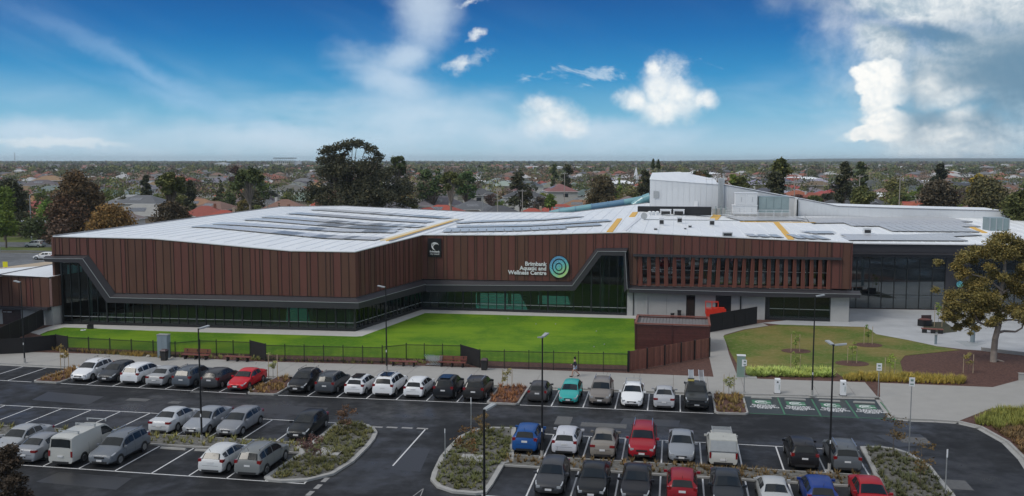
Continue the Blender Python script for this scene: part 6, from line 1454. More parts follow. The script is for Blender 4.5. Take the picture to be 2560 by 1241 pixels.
LM = [(995, 330, 392, 968, 1035, 450, 'gum', DG, 'rounded dark tree just right of the huge gum', 3000, .45, 18), (190, 236, 425, 140, 262, 560, 'round', RU, 'tall russet-tinged tree with stacked crowns at the left', 9000, .36, 34),
      (165, 232, 490, 110, 250, 590, 'round', (.075, .045, .026), 'broad dark brown lower tree in front of the tall russet one', 7000, .36, 30), (232, 238, 455, 190, 268, 560, 'round', RU, 'rusty-topped tree leaning right of the tall russet one', 4200, .36, 20),
      (275, 205, 518, 202, 352, 590, 'round', OR, 'wide orange-leaved bushy tree at the left corner of the roof', 8000, .30, 30), (425, 225, 433, 378, 480, 500, 'gum', OL, 'open olive gum tree with bare lower limbs, left of the red roof', 4200, .36, 20),
      (430, 214, 505, 372, 480, 570, 'round', (.060, .048, .030), 'dark brown thicket beneath the open olive gum', 4500, .32, 20), (625, 240, 421, 573, 682, 486, 'umbrella', DG, 'umbrella-shaped green gum with visible trunk, left of the huge gum', 5200, .36, 24),
      (28, 240, 448, -30, 78, 560, 'round', BK, 'large dark evergreen at the left edge', 6500, .38, 26), (8, 225, 468, -40, 38, 540, 'round', LG, 'yellow-green tree cut by the left edge', 4200, .32, 18), (10, 205, 530, -40, 40, 590, 'round', LG, 'lower bright green tree at the left edge', 3500, .3, 16),
      (115, 255, 500, 80, 150, 560, 'round', (.09, .15, .03), 'bright green rounded tree behind the brick wall', 2500, .3, 14), (475, 300, 443, 455, 503, 500, 'round', BK, 'dark round tree right of the open olive gum', 2200, .42, 12), (365, 330, 432, 342, 384, 470, 'round', BK, 'small dark round tree on the left skyline', 1800, .42, 10),
      (590, 420, 408, 562, 607, 450, 'round', (.06, .04, .035), 'purple-brown tree left of the umbrella-shaped gum', 1800, .5, 10), (1127, 262, 428, 1085, 1172, 490, 'umbrella', OL, 'golden-topped gum with fine trunk among the houses, centre', 4600, .36, 22),
      (1300, 300, 425, 1250, 1330, 480, 'round', BK, 'dark spreading tree in front of the pale two-storey house', 2600, .42, 14), (1505, 255, 442, 1450, 1560, 500, 'round', (.065, .055, .03), 'broad brown-green tree left of the white plant block', 7000, .36, 28), (1375, 250, 487, 1362, 1402, 520, 'round', (.09, .13, .035), 'fresh green palm-like tree before the red roofs', 1800, .3, 10),
      (1612, 300, 420, 1590, 1640, 460, 'round', BK, 'dark tree just behind the peak of the plant block', 2200, .4, 12), (1745, 265, 430, 1700, 1780, 470, 'round', RU, 'rust-topped low tree behind the plant block roof', 2600, .36, 14), (1850, 260, 436, 1812, 1888, 500, 'round', OL, 'olive tree behind the roof handrail', 3200, .36, 16), (1835, 262, 430, 1808, 1850, 470, 'round', LG, 'bright lime green tree behind the handrail', 1600, .34, 10),
      (1950, 250, 398, 1925, 1985, 450, 'round', OL, 'tall olive tree above the white wall', 3200, .4, 16), (1938, 240, 430, 1912, 1980, 500, 'round', BK, 'dark tree against the long white wall', 4200, .36, 18), (2108, 262, 398, 2080, 2135, 470, 'round', BK, 'dark tall tree left of the pale two-storey house, right side', 3200, .42, 16),
      (2155, 225, 470, 2118, 2188, 515, 'round', OL, 'rounded olive tree at the back edge of the east roof', 4500, .32, 20), (2345, 220, 455, 2292, 2405, 525, 'round', (.058, .05, .034), 'big brown-green tree mass behind the east roof', 9000, .34, 32), (2470, 215, 452, 2405, 2545, 525, 'round', (.075, .072, .034), 'wide bronze tree behind the right end of the roof', 9000, .34, 32),
      (2440, 280, 430, 2408, 2470, 470, 'round', (.15, .12, .02), 'yellow-leaved tree among the right-hand houses', 2400, .4, 12), (2552, 150, 478, 2515, 2640, 560, 'round', (.050, .058, .020), 'dark green tree at the right edge above the entrance roof', 7000, .28, 24), (2345, 330, 405, 2322, 2372, 440, 'round', (.03, .035, .022), 'dense near-black tree on the right skyline', 2200, .5, 12),
      (2150, 380, 400, 2130, 2175, 430, 'round', DG, 'dark tree on the skyline above the yellow walkway side', 1800, .5, 10), (1632, 520, 396, 1622, 1634, 420, 'cone', DG, 'slim pointed conifer on the skyline, left of a pair', 700, .6, 8), (1644, 520, 397, 1638, 1652, 420, 'cone', DG, 'slim pointed conifer on the skyline, right of a pair', 700, .6, 8),
      (1420, 420, 405, 1398, 1440, 440, 'round', BK, 'dark round skyline tree above the cream houses', 1600, .5, 10), (1385, 460, 404, 1370, 1398, 430, 'round', DG, 'smaller skyline tree left of the dark round one', 1200, .5, 8)]
LM = [q if q[6] != 'round' or q[1] < 255 else q[:5] + (min(403 + 44750 / q[1] - 8, q[5] + 45),) + q[6:] for q in LM]
for i, q in enumerate(LM): landmark(*q[:9], n=q[9], size=q[10], nc=q[11], seed=40 + i)
# thicket of shrubs behind the left roof corner and along the road
for i, (px, D, w_, col) in enumerate(((90, 215, 4, DG), (140, 205, 4, (.06, .04, .028)), (480, 190, 3.4, OL), (530, 192, 3.2, DG), (575, 196, 3.0, OL), (350, 200, 3, DG), (60, 232, 4, BK))):
    plant_tree(TK[7], ((px - 1280) / FPX * D, D, 0), w_ / 3.6, i, col, 'low shrub tree by the back of the west roof, %s' % ('far left near the street', 'under the russet tree', 'below the open olive gum', 'left of the red tiled roof', 'beneath the red tiled roof', 'beside the orange tree', 'beside the brick wall')[i])
# near gum on the right: sculpted crown of separate foliage plates on crooked limbs
nb = G(2483, 905, .1); nD = nb.y; s_ = nD / FPX
def np_(px, py): return ((px - 2483) * s_, CAMH - nD * math.tan(PITCH + math.atan((py - 620.5) / FPX)))
cl = []
for px, py, r in [(2490, 595, 22), (2462, 612, 24), (2520, 612, 24), (2440, 632, 18), (2495, 630, 26), (2545, 640, 20), (2378, 645, 17), (2400, 640, 16), (2365, 665, 14), (2395, 672, 18), (2385, 690, 14), (2560, 665, 18), (2590, 640, 24), (2530, 665, 14), (2575, 690, 20), (2410, 715, 20), (2440, 708, 20), (2390, 738, 20), (2420, 742, 24), (2455, 735, 26), (2368, 760, 18), (2400, 768, 22), (2435, 768, 24), (2470, 765, 24), (2505, 745, 22), (2530, 725, 22), (2555, 735, 22), (2520, 775, 22), (2555, 775, 22), (2590, 760, 24), (2480, 790, 18), (2388, 792, 14), (2415, 800, 12), (2400, 820, 11), (2385, 808, 8), (2408, 832, 8), (2555, 805, 14), (2600, 800, 20), (2455, 800, 14), (2620, 720, 26), (2355, 780, 14), (2372, 800, 13), (2362, 742, 14), (2425, 815, 15), (2440, 795, 18), (2470, 640, 20), (2430, 655, 16), (2510, 700, 20), (2475, 690, 18), (2455, 668, 14), (2540, 690, 18)]:
    x, z = np_(px, py); cl.append((x, rg.uniform(-1.3, 1.3), z, r * s_ * 1.06)); cl.append((x + rg.uniform(-.4, .4), rg.uniform(-2.4, 2.4), z + rg.uniform(-.3, .3), r * s_ * .88))
tr = MB()
def lim(pts, r0, r1):
    q = []
    for i, (px, py) in enumerate(pts): x, z = np_(px, py); q.append((x, math.sin(i * 1.7) * .25 * (i > 0), z))
    k = len(q); tr.path(q, [r0 + (r1 - r0) * i / (k - 1) for i in range(k)], 9)
lim([(2483, 910), (2487, 880), (2484, 850), (2489, 815), (2492, 795)], .32, .24); lim([(2492, 795), (2496, 740), (2500, 690), (2494, 640), (2488, 610)], .24, .08); lim([(2489, 818), (2465, 818), (2440, 808), (2428, 790), (2405, 772)], .15, .05); lim([(2490, 835), (2510, 832), (2535, 832), (2548, 822), (2560, 800)], .14, .05)
lim([(2492, 805), (2505, 805), (2525, 802), (2560, 808)], .13, .05); lim([(2440, 808), (2425, 825), (2405, 830)], .06, .02); lim([(2498, 735), (2530, 720), (2570, 690), (2600, 650)], .12, .04); lim([(2497, 730), (2460, 700), (2420, 690), (2392, 670)], .12, .04); lim([(2500, 700), (2470, 660), (2450, 630)], .09, .03); lim([(2496, 760), (2450, 745), (2400, 740)], .10, .03); lim([(2480, 905), (2497, 905), (2510, 907)], .2, .05)
o = tag(link('gum_tree', None, None, (nb.x, nb.y, .1), 0), 'spreading gum with golden-green foliage and bare forked trunk on the bark bed, right', 'tree')
link('crown', leafmesh('crown', cl, 70000, .10, 8, flat=.75, shell=.35), o, color=(.118, .100, .033)); link('trunk', tr.mesh('trunk', M['palebark'], True), o)
# dark bushy tree poking in at the bottom left corner
bD = 44.0; m = treemesh(6.0, .85, .5, 26, 9000, .075, 77)
plant_tree(m, ((-12 - 1280) / FPX * bD, bD, 0), 1, 0, (.035, .026, .018), 'dark brown-leaved tree filling the bottom left corner')

# young trees, stakes and beds
def sapling(px, py, h, w_, col, label, stakes=True, z0=.13, n=260):
    q = G(px, py, z0); o = thing('sapling', label, 'young tree', (q.x, q.y, z0), -ROW); g = random.Random(int(px)); cl = [(g.uniform(-w_, w_) * .5, g.uniform(-w_, w_) * .5, h * g.uniform(.35, .95), w_ * .35) for _ in range(7)]
    link('foliage', leafmesh('foliage', cl, n, .075, int(px)), o, color=col); part('stem', MB().tube((0, 0, 0), (0, 0, h * .9), .022, .010, 5), M['bark'], o)
    if stakes:
        for s_ in (-.42, .42): part('stake', MB().box((s_, 0, h * .42), (.05, .05, h * .84)), M['stake'], o)
for q in ((162, 922, 2.3, .7, (.22, .17, .06), 'thin golden sapling in the first kerbed bed, left'), (683, 946, 2.6, .6, (.22, .24, .09), 'pale green sapling in the bed right of the red sedan'), (1268, 972, 2.0, .7, (.20, .18, .07), 'golden sapling in the bed left of the small charcoal hatchback'), (1822, 986, 2.0, .7, (.16, .17, .06), 'olive sapling in the bed between the dark ute and the electric bays')): sapling(*q)
for q in ((1988, 880, 2.2, .5, (.15, .20, .05), 'staked young tree in the upper left of the grass slope'), (2170, 861, 2.3, .5, (.12, .18, .04), 'staked young tree near the top of the grass slope by the plaza'), (2130, 908, 2.0, .6, (.14, .19, .04), 'staked young tree low in the middle of the grass slope'), (1988, 931, 2.0, .5, (.15, .18, .05), 'staked plant among the pale shrubs, left'), (2224, 941, 2.0, .7, (.16, .22, .04), 'staked bright green shrub before the bark bed'), (2420, 933, 2.1, .7, (.17, .15, .05), 'staked bush in the bark bed'), (2345, 818, 3.2, .6, (.15, .20, .04), 'slender young tree in the plaza planter')): sapling(*q)
for q in ((778, 1165, 1.9, 1.1, (.09, .05, .045), 'purple-leaved young tree with a wire guard in the left island', False, .15, 500), (868, 1076, 1.9, 1.0, (.085, .05, .03), 'rust-coloured young tree at the tip of the left island', False, .15, 500), (1163, 1170, 3.0, 1.0, (.10, .06, .025), 'rust-coloured sapling in the centre island', False, .15, 420), (1205, 1090, 1.6, .9, (.10, .07, .03), 'low reddish sapling at the top of the centre island', False, .15, 360), (2232, 1140, 2.6, 1.2, (.07, .05, .022), 'brown-leaved sapling at the top of the stone-covered island', False, .15, 420), (2300, 1215, 2.8, 1.0, (.08, .055, .022), 'thin brown sapling low in the stone-covered island', False, .15, 320)): sapling(*q)
for i, (x, y, r) in enumerate(((2170, 863, 1.5), (2130, 909, 1.6), (1990, 878, 1.5), (1988, 932, 1.4), (2224, 943, 1.4))):
    q = G(x, y, .13); struct('mulch_ring', MB().prism([(q.x + r * math.cos(t), q.y + r * .8 * math.sin(t)) for t in [k * math.pi / 8 for k in range(16)]], .1, .15), M['mulch'])
def tufts(name, poly, n, h, w_, col, label, z0=.12, seed=1, blades=9, lean=.5):
    g = random.Random(seed); pts = scatter(poly, n, g); V = []; Fc = []
    for x, y in pts:
        s = g.uniform(.6, 1.3)
        for b in range(blades):
            a = g.uniform(0, 6.28); l = h * s * g.uniform(.6, 1.1); r = w_ * s * g.uniform(.2, 1); bx, by = x + r * .3 * math.cos(a), y + r * .3 * math.sin(a); tx, ty = x + (r + l * lean * .5) * math.cos(a), y + (r + l * lean * .5) * math.sin(a); t = .035 * s; k = len(V)
            V += [(bx - t * math.sin(a), by + t * math.cos(a), z0), (bx + t * math.sin(a), by - t * math.cos(a), z0), (tx, ty, z0 + l)]; Fc.append((k, k + 1, k + 2))
    me = bpy.data.meshes.new(name); me.from_pydata(V, [], Fc); me.materials.append(M['leaf']); o = link(name, me, color=col); tag(o, label, 'plants', None, 'stuff')
P2 = lambda pts, z=.12: g2(pts, z)
tufts('flowering_shrubs', P2([(1870, 926), (2070, 928), (2085, 944), (1870, 942)]), 420, .45, .34, (.24, .30, .085), 'pale yellow-green shrubs massed along the foot of the grass slope', seed=2, blades=16, lean=1.4)
tufts('grass_tufts', P2([(2110, 942), (2270, 940), (2410, 948), (2410, 962), (2260, 957), (2110, 952)]), 520, .5, .22, (.23, .19, .045), 'row of golden grass tufts between footpath and bark bed', seed=3, blades=14)
tufts('grass_tufts', P2([(-60, 868), (60, 872), (240, 884), (400, 896), (400, 890), (160, 878), (-60, 858)]), 420, .45, .2, (.24, .18, .06), 'golden tufts along the left end of the footpath', seed=4, blades=12)
tufts('garden_plants', P2([(230, 885), (640, 902), (960, 911), (1150, 912), (1150, 903), (960, 905), (640, 896), (230, 880)]), 260, .35, .2, (.14, .15, .05), 'scattered low plants in the dark bed under the fence', seed=5)
tufts('grass_tufts', P2([(2440, 1060), (2480, 1028), (2600, 1028), (2600, 1060), (2500, 1075)]), 420, .55, .25, (.15, .16, .04), 'green-gold grass tufts in the right-hand corner bed', seed=6, blades=14)
tufts('garden_plants', P2([(2480, 1072), (2600, 1070), (2600, 1180), (2530, 1105)]), 240, .35, .3, (.11, .075, .035), 'brown low plants in the right-hand corner bed', seed=7, blades=12, lean=1)
for key, n, col, lb in (('a0', 90, (.20, .13, .05), 'dry golden plants in the first kerbed bed'), ('a1', 90, (.17, .12, .05), 'dry golden plants in the bed right of the red sedan'), ('a2', 80, (.20, .10, .05), 'reddish plants in the bed with the golden sapling'), ('a3', 90, (.16, .12, .045), 'dry plants in the bed beside the electric bays')):
    tufts('bed_plants', ISL[key], n, .35, .22, col, lb, .15, hash(key) % 97 if False else ord(key[1]), 12)
tufts('ground_cover', ISL['L'], 560, .22, .20, (.075, .078, .030), 'low green-gold ground cover in the left island', .15, 21, 12, 1.0); tufts('ground_cover', ISL['C'], 500, .22, .20, (.070, .078, .028), 'low green ground cover in the centre island', .15, 22, 12, 1.0)
tufts('ground_cover', ISL['R'], 360, .24, .22, (.050, .056, .025), 'rows of dark low plants in the stone-covered island', .15, 23, 12, .8); tufts('ground_cover', ISL['mr'], 260, .28, .18, (.10, .07, .03), 'sparse reddish plants in the right median strip', .13, 24, 10, .8); tufts('ground_cover', ISL['ml'], 460, .32, .18, (.13, .13, .045), 'sparse grassy plants in the left median strip', .13, 25, 10, .7)
g = random.Random(9)
for i, (x, y) in enumerate(((360, 890), (372, 893), (386, 891), (429, 896), (402, 893))):
    q = G(x + g.uniform(-2, 2), y, .12); r = g.uniform(.14, .24); m = MB().lathe([(r * .5, -.02), (r, r * .3), (r * .8, r * .8), (r * .3, r)], 7)
    for k in range(len(m.v)): v = m.v[k]; m.v[k] = (v[0] * (1 + .3 * math.sin(k * 2.3)), v[1] * .8, v[2])
    o = part('garden_rock', m, M['stone']); o.location = (q.x, q.y, .12); tag(o, 'pale rock lying in the bed under the fence, %s from the left' % ('first', 'second', 'third', 'fourth', 'fifth')[i], 'rock', 'rocks under the fence')

# ------------------------------------------------------------------ the walker
def skinned(name, verts, edges, radii, m, parent):
    me = bpy.data.meshes.new(name); me.from_pydata(verts, edges, []); o = link(name, me, parent); me.materials.append(m)
    sk = o.modifiers.new('skin', 'SKIN'); me.skin_vertices.new() if not me.skin_vertices else None
    for i, r in enumerate(radii): me.skin_vertices[0].data[i].radius = (r, r) if not isinstance(r, tuple) else r
    me.skin_vertices[0].data[0].use_root = True
    ss = o.modifiers.new('sub', 'SUBSURF'); ss.levels = 2; ss.render_levels = 2; me.polygons.foreach_set('use_smooth', [True] * len(me.polygons)); sk.use_smooth_shade = True; return o
q = G(1438, 942, .125); per = thing('person', 'person in dark top and pale blue shorts walking left along the footpath', 'person', (q.x, q.y, .125), R(178))
# local frame: +x is the walking direction
V = [(0, 0, .92), (.01, 0, 1.10), (.03, 0, 1.30), (.04, 0, 1.44), (.06, 0, 1.53), (.08, 0, 1.66),
     (0, .10, .88), (.22, .11, .52), (.30, .10, .10), (.42, .10, .05), (0, -.10, .88), (-.06, -.11, .50), (-.38, -.10, .20), (-.30, -.10, .06),
     (.03, .20, 1.40), (-.08, .25, 1.14), (.08, .26, .92), (.12, .26, .86), (.03, -.20, 1.40), (.12, -.25, 1.14), (.34, -.22, 1.04), (.41, -.21, 1.03)]
E_ = [(0, 1), (1, 2), (2, 3), (3, 4), (4, 5), (0, 6), (6, 7), (7, 8), (8, 9), (0, 10), (10, 11), (11, 12), (12, 13), (3, 14), (14, 15), (15, 16), (16, 17), (3, 18), (18, 19), (19, 20), (20, 21)]
Rr = [.14, .13, .16, .11, .055, .10, .10, .065, .045, .04, .10, .065, .045, .04, .065, .045, .032, .035, .065, .045, .032, .035]
skinned('body', V, E_, Rr, M['skin'], per)
skinned('dark_top', [(0, 0, .96), (.01, 0, 1.10), (.03, 0, 1.30), (.04, 0, 1.43), (.03, .20, 1.41), (-.07, .25, 1.16), (.03, -.20, 1.41), (.11, -.25, 1.16), (.07, .26, .96), (.30, -.23, 1.05)], [(0, 1), (1, 2), (2, 3), (3, 4), (4, 5), (3, 6), (6, 7), (5, 8), (7, 9)], [.165, .155, .185, .12, .085, .062, .085, .062, .045, .045], M['navy'], per)
skinned('shorts', [(0, 0, .95), (0, .10, .88), (.13, .11, .68), (0, -.10, .88), (-.03, -.11, .66)], [(0, 1), (1, 2), (0, 3), (3, 4)], [.165, .125, .10, .125, .10], M['palecloth'], per)
skinned('hair', [(.03, 0, 1.72), (.05, 0, 1.76), (0, 0, 1.66)], [(0, 1), (0, 2)], [.105, .075, .09], M['hair'], per)
for x, y, z, a in ((.34, .10, .05, 0), (-.33, -.10, .10, .5)): part('shoe', MB().box((x + .04, y, z), (.27, .10, .09), M=Matrix.Rotation(a, 3, 'Y')), M['trim'], per)

# ------------------------------------------------------------------ the suburb
def hip(mb, cx, cy, w_, d, z, h, ov=.45, gable=False):
    x0, x1, y0, y1 = cx - w_ / 2 - ov, cx + w_ / 2 + ov, cy - d / 2 - ov, cy + d / 2 + ov; zz = z - .08
    if w_ >= d: k = (d / 2 + ov) * (.12 if gable else 1); r0, r1 = (x0 + k, cy, z + h), (x1 - k, cy, z + h); f = [(0, 1, 5, 4), (2, 3, 4, 5), (1, 2, 5), (3, 0, 4)]
    else: k = (w_ / 2 + ov) * (.12 if gable else 1); r0, r1 = (cx, y0 + k, z + h), (cx, y1 - k, z + h); f = [(0, 1, 4), (1, 2, 5, 4), (2, 3, 5), (3, 0, 4, 5)]
    mb.add([(x0, y0, zz), (x1, y0, zz), (x1, y1, zz), (x0, y1, zz), r0, r1], f + [(3, 2, 1, 0)])
def house_proto(seed, storeys=1):
    g = random.Random(seed); w_, d = g.uniform(12, 16), g.uniform(9, 11); h = 2.9 * storeys + .2; parts_ = []
    ww, wd_ = g.uniform(5.5, 7), g.uniform(6, 8); sg = g.choice((-1, 1)); wx, wy = sg * (w_ / 2 - ww / 2 - .5), -d / 2 - wd_ / 2 + 1.5; hw = 2.9 if storeys == 2 else h
    wl_ = MB().box((0, 0, h / 2), (w_, d, h)).box((wx, wy, hw / 2 - .01), (ww, wd_, hw)); parts_.append(('wall', wl_.mesh('wall', M['render']), 'w'))
    rf_ = MB(); hip(rf_, 0, 0, w_, d, h, d * .24); hip(rf_, wx, wy, ww, wd_, hw - .02, ww * .26, gable=g.random() < .4); parts_.append(('roof', rf_.mesh('roof', M['tile']), 'r'))
    fs = MB()
    for (cx, cy, a, b, z) in ((0, 0, w_ + .9, d + .9, h), (wx, wy, ww + .9, wd_ + .9, hw)):
        for s_ in (-1, 1): fs.box((cx, cy + s_ * b / 2, z - .14), (a, .08, .2)); fs.box((cx + s_ * a / 2, cy, z - .14), (.08, b, .2))
    parts_.append(('gutter', fs.mesh('gutter', M['fascia']), None))
    yf = -d / 2 - .03; lo = 1.45
    for i in range(3):
        x = -w_ / 2 + (i + .5) * w_ / 3
        for st_ in range(storeys):
            if abs(x - wx) < ww / 2 + .7 and st_ == 0: continue
            f = MB().box((x, yf, lo + st_ * 2.9), (1.9, .06, 1.3)); parts_.append(('window', f.mesh('window', M['win']), None)); 
    for x in (wx,): parts_.append(('window', MB().box((x, wy - wd_ / 2 - .03, 1.4), (2.6, .06, 1.4)).mesh('window', M['win']), None))
    for s_ in (-1, 1): parts_.append(('window', MB().box((s_ * (w_ / 2 + .03), 1.0, h - 1.4), (.06, 1.6, 1.2)).mesh('window', M['win']), None))
    if g.random() < .6: parts_.append(('chimney', MB().box((w_ * .2, .8, h + d * .2), (.7, .7, 2.0)).mesh('chimney', M['render']), 'w'))
    if g.random() < .35:
        m = MB(); t = math.atan2(d * .24, d / 2); Mx = Matrix.Rotation(t, 3, 'X')
        m.box((-1, -d * .26, h + d * .115 + .10), (4.2, 2.0, .06), M=Mx); parts_.append(('solar_panel', m.mesh('solar_panel', M['pv']), None))
    return parts_
HP = [house_proto(s) for s in range(6)] + [house_proto(20 + s, 2) for s in range(3)]
RC = [((.26, .085, .055), 'terracotta'), ((.115, .12, .13), 'slate grey'), ((.19, .11, .085), 'brown tiled'), ((.17, .17, .175), 'mid grey'), ((.34, .070, .045), 'red tiled'), ((.075, .077, .084), 'charcoal'), ((.30, .31, .31), 'pale metal'), ((.26, .15, .085), 'tan tiled')]
WC = [((.42, .36, .27), 'cream'), ((.50, .49, .45), 'off-white'), ((.24, .115, .075), 'brick'), ((.62, .61, .58), 'white'), ((.33, .27, .19), 'sandy')]
def house(k, pos, rz, rc_, wc, label, s=1.0, group='suburban houses beyond the centre'):
    o = tag(link('house', None, None, pos, rz), label, 'house', group); o.scale = (s, s, s)
    for nm, me, t in HP[k]: link(nm, me, o, color=rc_ if t == 'r' else (wc if t == 'w' else (.05, .055, .07)))
    return o
# houses that can be picked out one by one
def at(px, D): return Vector(((px - 1280) / FPX * D, D, -.03))
LH = [(560, 262, 1, R(5), 4, 0, 'house with bright red-orange tiled roof at the back edge of the west roof'), (360, 300, 6, R(-12), 1, 1, 'two-storey off-white house with slate roof between the orange tree and the open gum'), (300, 335, 0, R(8), 3, 2, 'brick house with grey roof behind the orange-leaved tree'), (330, 380, 2, R(-8), 6, 3, 'house with pale metal roof, left behind the trees'), (1250, 292, 3, R(10), 5, 3, 'charcoal-roofed house directly behind the middle of the white roof'), (1105, 300, 4, R(-18), 4, 0, 'rose-red roofed house with a solar panel, right of the huge gum'), (1185, 318, 0, R(12), 1, 0, 'slate-roofed cream house beside the golden-topped gum'), (1310, 352, 6, R(3), 5, 3, 'white two-storey house with charcoal roof, centre right'),
      (1450, 330, 2, R(-6), 7, 0, 'cream flat house with light tan roof behind the brown-green tree'), (1400, 298, 5, R(15), 4, 2, 'dark red roofed brick house in front of the cream houses'), (1330, 272, 1, R(-4), 4, 0, 'low brick-red roofed bungalow with sandy walls above the roof edge'), (1520, 262, 3, R(8), 3, 1, 'grey hip-roofed house behind the teal water slide'), (1650, 410, 2, R(4), 6, 3, 'pale-roofed white house behind the plant block peak'), (1870, 385, 7, R(-5), 3, 3, 'white modern two-storey house above the white cabinets'), (2105, 270, 8, R(-8), 5, 3, 'white-walled two-storey house with charcoal hip roof, right of centre'), (2035, 262, 0, R(10), 5, 1, 'low charcoal-roofed house behind the long white wall'), (2020, 300, 3, R(-10), 4, 0, 'house with bright red roof left of the white-walled two-storey'),
      (2240, 262, 2, R(6), 1, 2, 'slate-roofed brick house behind the east roof'), (2270, 318, 5, R(-4), 4, 1, 'brown-red roofed house with pale carport on the right'), (2440, 300, 1, R(5), 2, 4, 'sandy-columned house behind the bronze tree'), (660, 330, 2, R(20), 1, 0, 'slate-roofed cream house right of the umbrella-shaped gum'), (700, 290, 4, R(-15), 2, 2, 'brown-roofed brick house just left of the huge gum'), (540, 320, 5, R(-25), 2, 2, 'brick gabled house left of the umbrella-shaped gum'), (1200, 372, 7, R(-3), 5, 1, 'two-storey pale house with charcoal roof near the golden gum'), (1560, 380, 0, R(14), 4, 0, 'orange-red roofed house left of the plant block'), (60, 262, 3, R(-6), 0, 2, 'brick house with terracotta roof behind the side street'), (480, 360, 0, R(3), 2, 0, 'cream house with brown roof behind the dark round tree'), (2180, 345, 4, R(3), 5, 0, 'dark-roofed house behind the rounded olive tree')]
g = random.Random(21); used = []
for px, D, k, rz, r_, w_, lb in LH: p = at(px, D); house(k, p, rz, RC[r_][0], WC[w_][0], lb, group=None); used.append((p.x, p.y, 11))
for q in LM: used.append(((q[0] - 1280) / FPX * q[1], q[1], 3))
SA = R(14); n_h = 0; street = []
def free(x, y, r): return all((x - a) ** 2 + (y - b) ** 2 > (r + c) ** 2 for a, b, c in used)
rows_ = []
far_h = []
for j in range(60):
    for i in range(-60, 61):
        x0, y0 = i * 18.5, 225 + j * 30 + (9 if j % 2 else 0); x, y = x0 * math.cos(SA) - (y0 - 225) * math.sin(SA) * .35, y0 + x0 * math.sin(SA) * .35
        if abs(x) > y * .585 + 12 or y < 232 or y > 1500: continue
        if i % 7 == 0: continue
        if y < 255 and -75 < x < 95: continue
        far_h.append((y, x, j))
far_h.sort(); cnt = 0; fh = {'tile_roof_red': MB(), 'grey': MB()}
fwall, froofs = MB(), [MB() for _ in range(4)]
POSW = ['far left', 'left', 'left of centre', 'centre', 'right of centre', 'right', 'far right']
for y, x, j in far_h:
    x += g.uniform(-2, 2); y += g.uniform(-3, 3)
    if not free(x, y, 6): continue
    k = g.choice((0, 1, 2, 3, 4, 5, 0, 1, 2, 3, 6, 7, 8)); r_ = g.choice((0, 1, 2, 3, 4, 5, 1, 2, 3, 5, 7, 6)); w_ = g.randrange(5); rz = SA * .4 + (math.pi if j % 2 else 0) + g.choice((0, 0, math.pi / 2)) + g.uniform(-.08, .08)
    if cnt < 290:
        sec = POSW[min(6, max(0, int((x / (y * .56) + 1) * 3.5)))]; ring_ = 'nearest streets' if y < 330 else ('middle streets' if y < 480 else 'farther streets')
        house(k, (x, y, -.03), rz, tuple(q * g.uniform(.8, 1.2) for q in RC[r_][0]), WC[w_][0], '%s-roofed %s %shouse, %s, %s' % (RC[r_][1], WC[w_][1], 'two-storey ' if k > 5 else '', ring_, sec), g.uniform(.98, 1.2)); cnt += 1
    else:
        w, d, h = g.uniform(11, 16), g.uniform(9, 11), g.choice((3, 3, 3, 5.6)); c, s_ = math.cos(rz), math.sin(rz); mb = MB(); mb.box((0, 0, h / 2), (w, d, h)); r2 = MB(); hip(r2, 0, 0, w, d, h, d * .25)
        fwall.add([(x + c * a - s_ * b, y + s_ * a + c * b, z) for a, b, z in mb.v], mb.f, g.randrange(3)); froofs[0].add([(x + c * a - s_ * b, y + s_ * a + c * b, z) for a, b, z in r2.v], r2.f, g.randrange(5))
for k in range(1500):
    y = 1500 + 5500 * g.random() ** 1.4; x = g.uniform(-.6, .6) * y; w, d, h = g.uniform(12, 45), g.uniform(10, 18), g.choice((3, 4, 6, 8)); mb = MB(); mb.box((x, y, h / 2), (w, d, h)); r2 = MB(); hip(r2, x, y, w, d, h, 2.5)
    fwall.add(mb.v, mb.f, g.randrange(3)); froofs[0].add(r2.v, r2.f, g.randrange(5))
o = part('distant_houses', fwall, [mat('far_wall_cream', (.50, .45, .36), .9), mat('far_wall_white', (.66, .66, .64), .9), mat('far_wall_brick', (.30, .17, .12), .9)]); tag(o, 'walls of the distant suburb reading as one mass below the horizon', 'houses', None, 'stuff')
o = part('distant_roofs', froofs[0], [mat('far_roof_%d' % i, c, .8) for i, c in enumerate(((.26, .10, .07), (.16, .16, .17), (.20, .13, .10), (.42, .42, .42), (.11, .11, .12)))]); tag(o, 'roofs of the distant suburb reading as one mass below the horizon', 'houses', None, 'stuff')

stm = mat('street_asphalt', (.16, .16, .165), .8, coord='World', var=.2, scale=.5)
for j in range(0, 30, 2):
    y0 = 225 + j * 30 + 49; dx, dy = math.cos(SA), math.sin(SA) * .35; L_ = y0 * .75
    if y0 > 262: struct('street', MB().prism([(-L_ * dx, y0 - L_ * dy - 4), (L_ * dx, y0 + L_ * dy - 4), (L_ * dx, y0 + L_ * dy + 4), (-L_ * dx, y0 - L_ * dy + 4)], -.1, -.015), stm)
